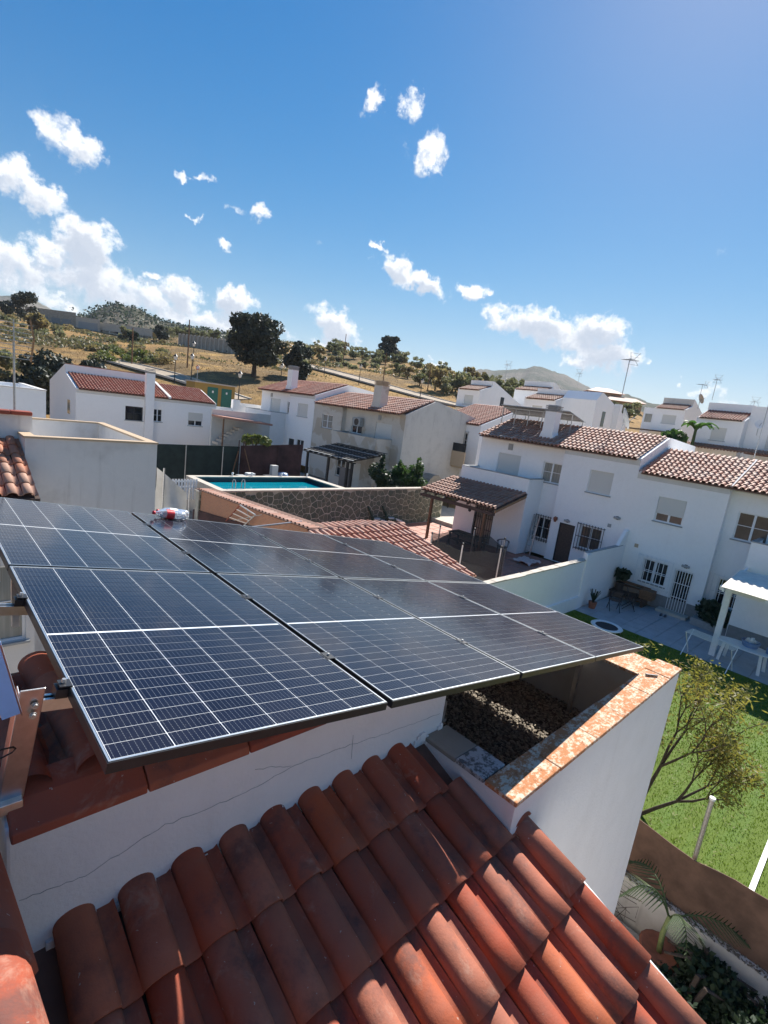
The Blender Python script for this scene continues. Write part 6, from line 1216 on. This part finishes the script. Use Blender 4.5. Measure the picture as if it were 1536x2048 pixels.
road('hill_road', [at_d(560, 142), at_d(610, 134), at_d(690, 124), at_d(770, 115), at_d(850, 107.5), at_d(930, 101), at_d(1000, 96)], 6.0, 'dirt_road', 'concrete_pale')
road('lower_road', [at_d(205, 104), at_d(260, 98), at_d(330, 91), at_d(410, 83), at_d(480, 76)], 4., 'dirt_road', 'concrete_pale')
def lamp_post(label, px, d, h, kind=0):
    p = at_d(px, d); t_ = thing('street_lamp', label, 'street lamp', p, 0, 'street lamps along the hill roads'); MB().tube([(0, 0, -.2), (0, 0, h)], [.09, .05], 8).build('post', M['dark_iron'], t_)
    MB().lathe([(.04, h), (.2, h + .1), (.3, h + .55), (.01, h + .56)], 8).build('lantern', M['lamp_glass'], t_); MB().lathe([(.36, h + .57), (.12, h + .85), (.01, h + 1.)], 8).build('lamp_cap', M['dark_iron'], t_)
for px, d, lab in ((348, 84, 'street lamp behind the slender chimney of the low white house'), (381, 86, 'street lamp left of the round traffic sign'), (383, 100, 'taller street lamp behind the one beside the traffic sign'), (478, 74, 'street lamp before the big oak, left of the tall white house'), (560, 88, 'street lamp left of the tall white chimney'), (645, 118, 'street lamp at the lower kerb right of the white chimney'), (716, 112, 'street lamp at the lower kerb above the beige chimney'), (842, 99, 'street lamp at the right part of the hill road')): lamp_post(lab, px, d, 3.4)
def pole(label, px, d, h): p = at_d(px, d); o = MB().tube([(0, 0, -.3), (0, 0, h)], [.13, .09], 7).build('utility_pole', M['wood']); o.location = p; tag(o, label, 'pole', 'poles on the hillside')
for px, d, h, lab in ((262, 100, 6, 'thin pole beside the lower road, right of the dark bushes'), (372, 98, 8, 'tall pole left of the street lamps'), (764, 118, 7, 'pole on the hill road above the beige roof'), (680, 150, 9, 'pole among the shrubs above the hill road'), (855, 118, 6, 'pole by the olives above the hill road')): pole(lab, px, d, h)
p = at_d(393, 84); t_ = thing('traffic_sign', 'round white and red traffic sign on a pole by the lower road', 'sign', p); MB().tube([(0, 0, 0), (0, 0, 2.6)], .05, 6).build('post', M['steel'], t_)
b = MB(); b.lathe([(.01, -.03), (.34, -.03), (.34, .03), (.01, .03)], 18); b.v = [(x * .35 + z * -.9, x * -.9 - z * .35, y + 2.6) if False else (-.9 * z + .43 * x, -.43 * z - .9 * x, y + 2.6) for x, y, z in b.v]; b.build('disc', M['white_paint'], t_); b = MB(); b.lathe([(.25, .036), (.345, .036)], 18); b.v = [(-.9 * z + .43 * x, -.43 * z - .9 * x, y + 2.6) for x, y, z in b.v]; b.lathe([(.25, -.036), (.345, -.036)], 18); k = len(b.v) // 2; b.v = b.v[:k] + [(-.9 * z + .43 * x, -.43 * z - .9 * x, y + 2.6) for x, y, z in b.v[k:]]; b.build('red_ring', M['red_paint'], t_)
# mustard kiosk with green doors
ka, kb_ = Vector(at_d(393, 66)), Vector(at_d(474, 66)); ks = thing('utility_kiosk', 'long mustard kiosk with two green doors beside the lower road', 'kiosk', ka, math.atan2(kb_.y - ka.y, kb_.x - ka.x)); Lk = (kb_ - ka).length; kz = on_y(435, 775, ka.y)[2]
K0 = Vector(on_y(400, 765, 59)); K1 = Vector(on_y(470, 782, 59)); ks.location = (K0.x, 59, K0.z - 2.9); ks.rotation_euler = (0, 0, 0)
Lk = K1.x - K0.x; b = MB(); b.box(-.6, Lk, 0, 2.5, -1, 2.9); b.build('wall', M['mustard'], ks); MB().box(-.7, Lk + .1, -.15, 2.6, 2.903, 3.05).build('roof', M['concrete_pale'], ks)
for x in (.95, 2.7): o = MB().box(x, x + 1.3, -.05, -.003, .2, 2.55).build('door', M['green_door'], ks); MB().box(x + .55, x + .75, -.06, -.051, 1.9, 2.15).build('notice', M['white_paint'], o)
# white garden walls, stair and canopy behind the maroon screen
gw = thing('garden_terrace', 'cream garden wall with white outside stair and tiled canopy left of the white house', 'terrace')
W0, W1 = on_y(432, 822, 38.5), on_y(500, 832, 38.5); MB().box(W0[0] - .3, 22.9, 38.5, 38.7, .5, on_y(440, 850, 38.5)[2] + 1.2).build('wall', M['cream_paint'], gw)
q = on_y(450, 858, 38); 
for i in range(7): MB().box(q[0] - .9 + .28 * i, q[0] + 1.2, 37.2, 38.2, q[2] - 1.2 + .2 * i, q[2] - 1.0 + .2 * i - .002).build('step', M['concrete_pale'], gw)
a, c = on_y(437, 835, 37.2), on_y(535, 850, 37.2); b = MB(); b.prism([(a[0], a[2]), (c[0], c[2]), (c[0], c[2] + .15), (a[0], a[2] + .15)], 1, 36.4, 38.4); b.build('canopy', M['tile_pink'], gw); MB().tube([(a[0] + .1, 36.5, .5), (a[0] + .1, 36.5, a[2])], .06, 6).build('post', M['wood'], gw)
q = on_y(474, 800, 44); b = MB(); b.box(q[0] - .35, q[0] + .35, 44, 44.4, 1, q[2]); b.box(q[0] + .352, q[0] + 5, 44.1, 44.3, 1, q[2] - .25); b.box(q[0] - 4, q[0] - .352, 44.1, 44.3, 1, q[2] - .8); tag(b.build('white_yard_wall', M['white2']), 'white yard wall with a square pillar beside the mustard kiosk', 'wall')
q = on_y(510, 872, 27); bush('creeper', 'pale leafed creeper hanging over the top of the maroon screen', 'plant', (q[0], 27, q[2] - .7), [((-.6, 0, .4), (.5, .25, .3)), ((.2, 0, .55), (.5, .25, .25)), ((.9, 0, .5), (.4, .25, .3))], 420, .16, 'yellow_scrub', .5)
# industrial building and concrete fence on the hill
ib = thing('industrial_building', 'long grey industrial building with strip windows below the rocky hill', 'building')
def seg_wall(px0, px1, d0, d1, top0, base0, m, name, dy=0):
    a = Vector(at_d(px0, d0)); c = Vector(at_d(px1, d1)); d = (c - a); d.z = 0; L = d.length; an = math.atan2(d.y, d.x); return a, L, an
BPX = [(60, 636, 668), (152, 626, 668), (200, 640, 673), (305, 664, 685)]
def bp_(px, py, d): r_ = ray(px, py); r_ = r_ / np.linalg.norm(r_[:2]); return Vector(CAM + r_ * d)
def bld(px0, t0, b0, d0, px1, t1, b1, d1, m, nm, dep=14):
    A, B, C_, D = bp_(px0, b0, d0), bp_(px1, b1, d1), bp_(px1, t1, d1), bp_(px0, t0, d0); n_ = Vector((A.x + B.x, A.y + B.y, 0)).normalized() * dep; b = MB()
    A.z -= 4; B.z -= 4; zt = (C_.z + D.z) / 2; C_.z = D.z = zt; A.z = B.z = min(A.z, B.z); P = [A, B, C_, D]; Q = [p + n_ for p in P]
    b.v = [tuple(p) for p in P + Q]; b.f = [(0, 1, 2, 3), (7, 6, 5, 4), (0, 4, 5, 1), (1, 5, 6, 2), (2, 6, 7, 3), (3, 7, 4, 0)]; return b.build(nm, M[m], ib), P
def strip(P, u0, u1, v0, v1, m, nm, wl):
    f = lambda u, v: P[0].lerp(P[1], u).lerp(P[3].lerp(P[2], u), v); n_ = Vector((P[0].x + P[1].x, P[0].y + P[1].y, 0)).normalized() * -.12; b = MB(); q = [f(u0, v0), f(u1, v0), f(u1, v1), f(u0, v1)]; b.v = [tuple(x + n_) for x in q] + [tuple(x) for x in q]; b.f = [(0, 1, 2, 3), (0, 4, 5, 1), (1, 5, 6, 2), (2, 6, 7, 3), (3, 7, 4, 0)]; b.build(nm, M[m], wl)
w1_, P1 = bld(50, 606, 664, 226, 152, 632, 668, 214, 'concrete', 'wall'); w2_, P2 = bld(152, 631, 672, 213, 200, 641, 674, 208, 'concrete_pale', 'wall'); w3_, P3 = bld(200, 643, 674, 209, 305, 660, 686, 200, 'concrete_pale', 'wall')
for u in (.28, .52, .73): strip(P1, u, u + .17, .66, .8, 'plinth', 'window_strip', w1_)
for u in (.3, .42, .55, .68, .85): strip(P1, u, u + .1, .40, .45, 'glass', 'window_strip', w1_)
strip(P2, .1, .9, .62, .86, 'sill', 'window_strip', w2_)
for u in (.02, .2, .42, .66, .82): strip(P3, u, u + .15, .66, .72, 'glass', 'window_strip', w3_)
b = MB(); c = bp_(306, 672, 200); b.box(c.x, c.x + 3, c.y, c.y + 4, c.z - 4, c.z + 1.2); b.build('annex', M['mustard'], ib)
cf = thing('concrete_fence', 'grey concrete panel fence on the golden slope left of the big oak', 'fence')
fa, fb = bp_(358, 706, 178), bp_(474, 716, 150)
for i in range(14):
    a, c = fa.lerp(fb, i / 14), fa.lerp(fb, (i + 1) / 14); za = gz(a.x, a.y); h_ = 4.1; n_ = Vector((-(c - a).y, (c - a).x, 0)).normalized() * .12; b = MB(); P = [a - n_, c - n_, c + n_, a + n_]; b.v = [(p.x, p.y, za - 1) for p in P] + [(p.x, p.y, za + h_ * .82) for p in P]; b.f = [(0, 3, 2, 1), (4, 5, 6, 7), (0, 1, 5, 4), (1, 2, 6, 5), (2, 3, 7, 6), (3, 0, 4, 7)]; b.build('panel', M['concrete'], cf)
    b = MB(); b.box(a.x - .3, a.x + .3, a.y - .3, a.y + .3, za - 1, za + h_ * .9); b.build('post', M['concrete_pale'], cf)
# orange house on the right hand knoll
oq = bp_(1185, 800, 165); oh = thing('ochre_house', 'ochre hillside house with low tiled roofs behind the white row', 'house', (oq.x, oq.y, oq.z - 6), -.9)
def hip(x0, x1, y0, y1, z, h, k, nm):
    b = MB(); m_ = (y0 + y1) / 2; e = (y1 - y0) * .4; b.v = [(x0, y0, z), (x1, y0, z), (x1, y1, z), (x0, y1, z), (x0 + e, m_, z + h), (x1 - e, m_, z + h)]; b.f = [(0, 3, 2, 1), (0, 1, 5, 4), (1, 2, 5), (2, 3, 4, 5), (3, 0, 4)]; return b.build(nm, M['tile_far'], oh)
MB().box(-1.5, 8, 0, 7, 0, 8.6).build('wall', M['orange_house'], oh); hip(-2.2, 8.7, -.8, 7.8, 8.603, 1.5, 0, 'roof'); MB().box(3, 13, -3.5, -.01, 0, 6.4).build('wing', M['orange_house'], oh); hip(2.2, 14, -4.4, 1.6, 6.403, 1.3, 0, 'wing_roof')
for x in (.2, 2.6, 5.0): MB().box(x, x + 1.1, -.06, -.004, 6.9, 8.0).build('window', M['glass'], oh)
for x in (4, 6.6, 9.4): MB().box(x, x + 1.2, -3.56, -3.504, 4.4, 5.7).build('window', M['glass'], oh)
# ------------------------------------------------------------------ trees
def tree(name, label, loc, r, h, cz, th, m, n, size, seed, nb=16, flat=.8, r0=.3, group=None, limbs=6, low=0., bl=None, sh_=.55):
    t_ = thing(name, label, 'tree', loc, 0, group); V, F = leaf_cloud(crown_blobs(r, h, nb, cz, seed, flat, low, *(bl or (.26, .42))), n, size, shell=sh_); part('crown', raw_mesh('crown', V, F, M[m]), t_); trunk_mb(th, r0, r0 * .75, limbs, seed, r * .55).build('trunk', M['bark'], t_); return t_
p = at_d(505, 97); tree('holm_oak', 'big dark holm oak on the dry slope above the white house', p, 6.7, 6.8, 6.2, 2.6, 'oak_leaf', 15000, .34, 21, 46, .85, .42, low=.0, bl=(.15, .30), sh_=.75)
p = at_d(592, 104); tree('holm_oak', 'lower dark evergreen tree right of the big holm oak', p, 3.6, 5.2, 3.3, 1.2, 'oak_leaf', 6000, .36, 5, 16, 1., .25, low=-.2)
p = at_d(770, 196); tree('holm_oak', 'lone dark oak on the skyline of the wooded hill', p, 5.6, 6.4, 5.4, 2.4, 'oak_leaf', 5500, .5, 8, 30, .75, .4, bl=(.16, .3), sh_=.7)
DT = ['big dark bush behind the low white house, middle of the three', 'big dark bush behind the low white house, leftmost of the three', 'big dark bush behind the low white house, rightmost of the three']
for i, (px, r, d) in enumerate(((110, 3.6, 61), (78, 2.9, 60), (172, 2.9, 64))): p = at_d(px, d); tree('dark_bush', DT[i], (p[0], p[1], p[2] - .5), r, 5., 2.6, 1.0, 'oak_leaf', 5200, .3, 40 + i, 18, .95, .2, 'dark bushes behind the low white house', low=-.2)
p = at_d(8, 66); tree('grey_green_bush', 'olive green bush at the left edge beside the antenna', (p[0], p[1], p[2]), 2.6, 4, 2.6, 1., 'olive_leaf', 2600, .26, 71, 12)
for i, (px, d, r, lab) in enumerate(((50, 190, 4.6, 'dark tree crown in front of the industrial building, behind the antenna'), (20, 205, 2.6, 'dark tree at the far left above the antenna'), (72, 150, 2.6, 'brown leafless looking tree below the dark crown at the left'), (248, 176, 2.4, 'grey green olive in front of the industrial building'), (264, 170, 2., 'dark olive right of the grey green one by the industrial building'), (318, 190, 3, 'dark tree beyond the right end of the industrial building'))): p = at_d(px, d); tree('hill_tree', lab, p, r, r * 1.25, r * .95, r * .5, ('oak_leaf', 'oak_leaf', 'brown_scrub', 'olive_leaf', 'hedge_leaf', 'oak_leaf')[i], 1700, .5, 80 + i, 12, .9, .2)
# olives and scrub: variants built once, then copied with their parts
olives = [tree('olive_tree', 'grey green olive tree on the dry hillside', (0, 0, -500), 2.6, 3.4, 2.7, 1.3, m_, 900, .34, 100 + i, 9, .8, .16, 'olive trees on the hillside') for i, m_ in enumerate(('olive_leaf', 'olive_leaf', 'scrub_leaf', 'brown_scrub'))]
def scrub_proto(m_, i):
    V, F = leaf_cloud([((rng.uniform(-.6, .6), rng.uniform(-.6, .6), .5), (.8, .8, .6)) for _ in range(4)], 260, .26); o = bpy.data.objects.new('hill_shrub', raw_mesh('shrub', V, F, M[m_])); col.objects.link(o); return tag(o, 'rounded shrub on the dry hillside', 'shrub', 'shrubs on the hillside')
scrubs = [scrub_proto(m_, i) for i, m_ in enumerate(('scrub_leaf', 'olive_leaf', 'brown_scrub', 'yellow_scrub'))]
used = set(); rr = random.Random(21)
def scatter(protos, spots):
    for (x, y, s, k, lab) in spots:
        pr = protos[k]
        if id(pr) in used: o = copy_tree(pr)
        else: o = pr; used.add(id(pr))
        o.location = (x, y, gz(x, y) - .1); o.scale = (s, s, s * rr.uniform(.85, 1.15)); o.rotation_euler = (0, 0, rr.uniform(0, 6.28))
        if lab: o['label'] = lab
def px_az(px): return math.atan2(*reversed(ray(px, 780)[:2]))
sp = []
def zone(px, d):
    lr = 'above the white chimney' if px < 660 else 'above the beige chimney' if px < 760 else 'below the lone skyline oak' if px < 840 else 'toward the right end of the grove' if px < 930 else 'where the grove meets the houses'
    return lr + (', low on the slope' if d < 165 else ', half way up' if d < 190 else ', near the crest')
for i in range(58):
    px = rr.uniform(600, 1000); d = rr.uniform(150, 200) if i < 50 else rr.uniform(196, 212); a = px_az(px); sp.append((d * math.cos(a), d * math.sin(a), rr.uniform(.5, .95) * (.7 if d > 188 else 1), rr.choice((0, 0, 1, 2, 3)), 'grey green olive tree ' + zone(px, d)))
for i, px in enumerate((870, 888, 905, 920, 940, 955, 975, 812, 838, 858, 795)): d = rr.uniform(118, 128) if px > 860 else rr.uniform(122, 140); a = px_az(px); sp.append((d * math.cos(a), d * math.sin(a), rr.uniform(.8, 1.1), rr.choice((3, 3, 0, 2)), 'brownish olive tree beside the hill road, ' + ('rightmost of its row' if px > 970 else 'right of the grey gable' if px > 910 else 'above the grey gable' if px > 880 else 'above the tiled roof of the beige house' if px > 850 else 'above the beige chimney' if px > 805 else 'leftmost of its row')))
for i in range(22): px = rr.uniform(330, 470); d = rr.uniform(225, 300); a = px_az(px); sp.append((d * math.cos(a), d * math.sin(a), rr.uniform(.8, 1.3), rr.choice((0, 2, 2)), 'dark olive on the skyline left of the oak, ' + ('over the concrete fence' if px > 400 else 'beyond the industrial building')))
for i in range(24): px = rr.uniform(985, 1075) if i < 14 else rr.uniform(1180, 1290); d = rr.uniform(118, 150); a = px_az(px); sp.append((d * math.cos(a), d * math.sin(a), rr.uniform(.6, 1.), rr.choice((2, 2, 0)), 'green tree behind the white houses, below the grey mountain' if i < 14 else 'green tree on the bank below the ochre house'))
for o, e in zip(olives, sp): o['label'] = e[4]
scatter(olives, sp)
sp = []
for i in range(190):
    if i < 105: px = rr.uniform(590, 1000); d = rr.uniform(135, 205); lab = 'rounded shrub ' + zone(px, d)
    elif i < 150: px = rr.uniform(-20, 330); d = rr.uniform(120, 200); lab = 'rounded shrub below the ' + ('left' if px < 110 else 'middle' if px < 210 else 'right') + ' part of the industrial building' + (', close under it' if d > 170 else ', lower on the slope')
    else: px = rr.uniform(190, 330); d = rr.uniform(100, 122); lab = 'yellow green shrub above the lower road, ' + ('next to the dark bushes' if px < 225 else 'left of the thin pole' if px < 260 else 'right of the thin pole' if px < 292 else 'behind the slender chimney') + (', low' if d < 108 else ', middle' if d < 115 else ', high up')
    a = px_az(px); s_ = rr.uniform(.6, 1.4); k = rr.choice((0, 1, 2, 2)) if i < 150 else rr.choice((3, 3, 0, 2)); sp.append((d * math.cos(a), d * math.sin(a), s_, k, lab))
scatter(scrubs, sp)
# low scrub that covers the upper slopes as one mass
n = 9500; az_ = np.radians(rng.uniform(36, 92, n)); d = 116 + 125 * rng.random(n); az_ = np.where((np.degrees(az_) > 60) & (d < 170) & (rng.random(n) < .75), np.radians(rng.uniform(72, 92, n)), az_); X_, Y_ = d * np.cos(az_), d * np.sin(az_); keep = np.sin(X_ * .11 + 2) * np.sin(Y_ * .083) + .5 * np.sin(X_ * .31) * np.cos(Y_ * .27) > -.05; X_, Y_, d = X_[keep], Y_[keep], d[keep]; Zg = np.array([gz(x, y) for x, y in zip(X_, Y_)]); n = len(X_)
C_ = np.repeat(np.stack([X_, Y_, Zg + .2], 1), 5, 0) + rng.normal(0, 1, (n * 5, 3)) * np.array([.45, .45, .22]); a_ = rng.normal(size=C_.shape); a_ /= np.linalg.norm(a_, axis=1)[:, None]; b_2 = np.cross(a_, rng.normal(size=C_.shape)); b_2 /= np.linalg.norm(b_2, axis=1)[:, None]; sz = rng.uniform(.14, .34, (len(C_), 1))
M['scrub_mix'] = leaf_mat('mixed_scrub', (.13, .125, .07), (.19, .145, .075), (.09, .1, .05), .25)
o = bpy.data.objects.new('hill_scrub', raw_mesh('hill_scrub', np.stack([C_ - b_2 * sz, C_ + a_ * sz, C_ + b_2 * sz, C_ - a_ * sz], 1).reshape(-1, 3), np.arange(4 * len(C_)).reshape(-1, 4), M['scrub_mix'])); col.objects.link(o); o['kind'] = 'stuff'; tag(o, 'low brown and green scrub over the upper slopes', 'scrub')
# rough dry grass tufts over the golden slope
n = 26000; a = np.radians(rng.uniform(36, 90, n)); d = 62 + 95 * rng.random(n) ** 1.2; X_, Y_ = d * np.cos(a), d * np.sin(a); Zg = np.array([gz(x, y) for x, y in zip(X_, Y_)]); w_ = rng.uniform(.04, .09, n); an = rng.uniform(0, 6.28, n); P = np.stack([X_, Y_, Zg - .05], 1); e = np.stack([np.cos(an) * w_, np.sin(an) * w_, 0 * w_], 1); tp_ = P + np.stack([rng.normal(0, .1, n), rng.normal(0, .1, n), rng.uniform(.1, .3, n)], 1)
m, t, bb = mat('dry_grass', (.4, .27, .1), .9); r = island(t); t.put(bb, 'Base Color', t.mix(r, (.40, .26, .10), (.33, .22, .09))); M['dry_grass'] = m
o = bpy.data.objects.new('dry_grass', raw_mesh('dry_grass', np.stack([P - e, P + e, tp_], 1).reshape(-1, 3), np.arange(3 * n).reshape(n, 3), M['dry_grass'])); col.objects.link(o); o['kind'] = 'stuff'; tag(o, 'dry golden grass of the slope', 'grass')

# ================================================================== the air between here and the hills
hz = MB().box(-2900, 3300, -2900, 3300, -4.2, 330).build('haze', M['white2'], None, kind='stuff')
hm = bpy.data.materials.new('haze_air'); hm.use_nodes = True; ht = NT(hm.node_tree); ht.n.clear(); pv = ht.add('ShaderNodeVolumePrincipled', in_Density=.00013, in_Color=(.86, .92, 1., 1)); ht.l.new(pv.outputs[0], ht.add('ShaderNodeOutputMaterial').inputs['Volume'])
hz.data.materials.clear(); hz.data.materials.append(hm); hz['label'] = 'thin pale haze over the hills'; bpy.data.objects['distant_plain'].scale = (.35, .35, 1)
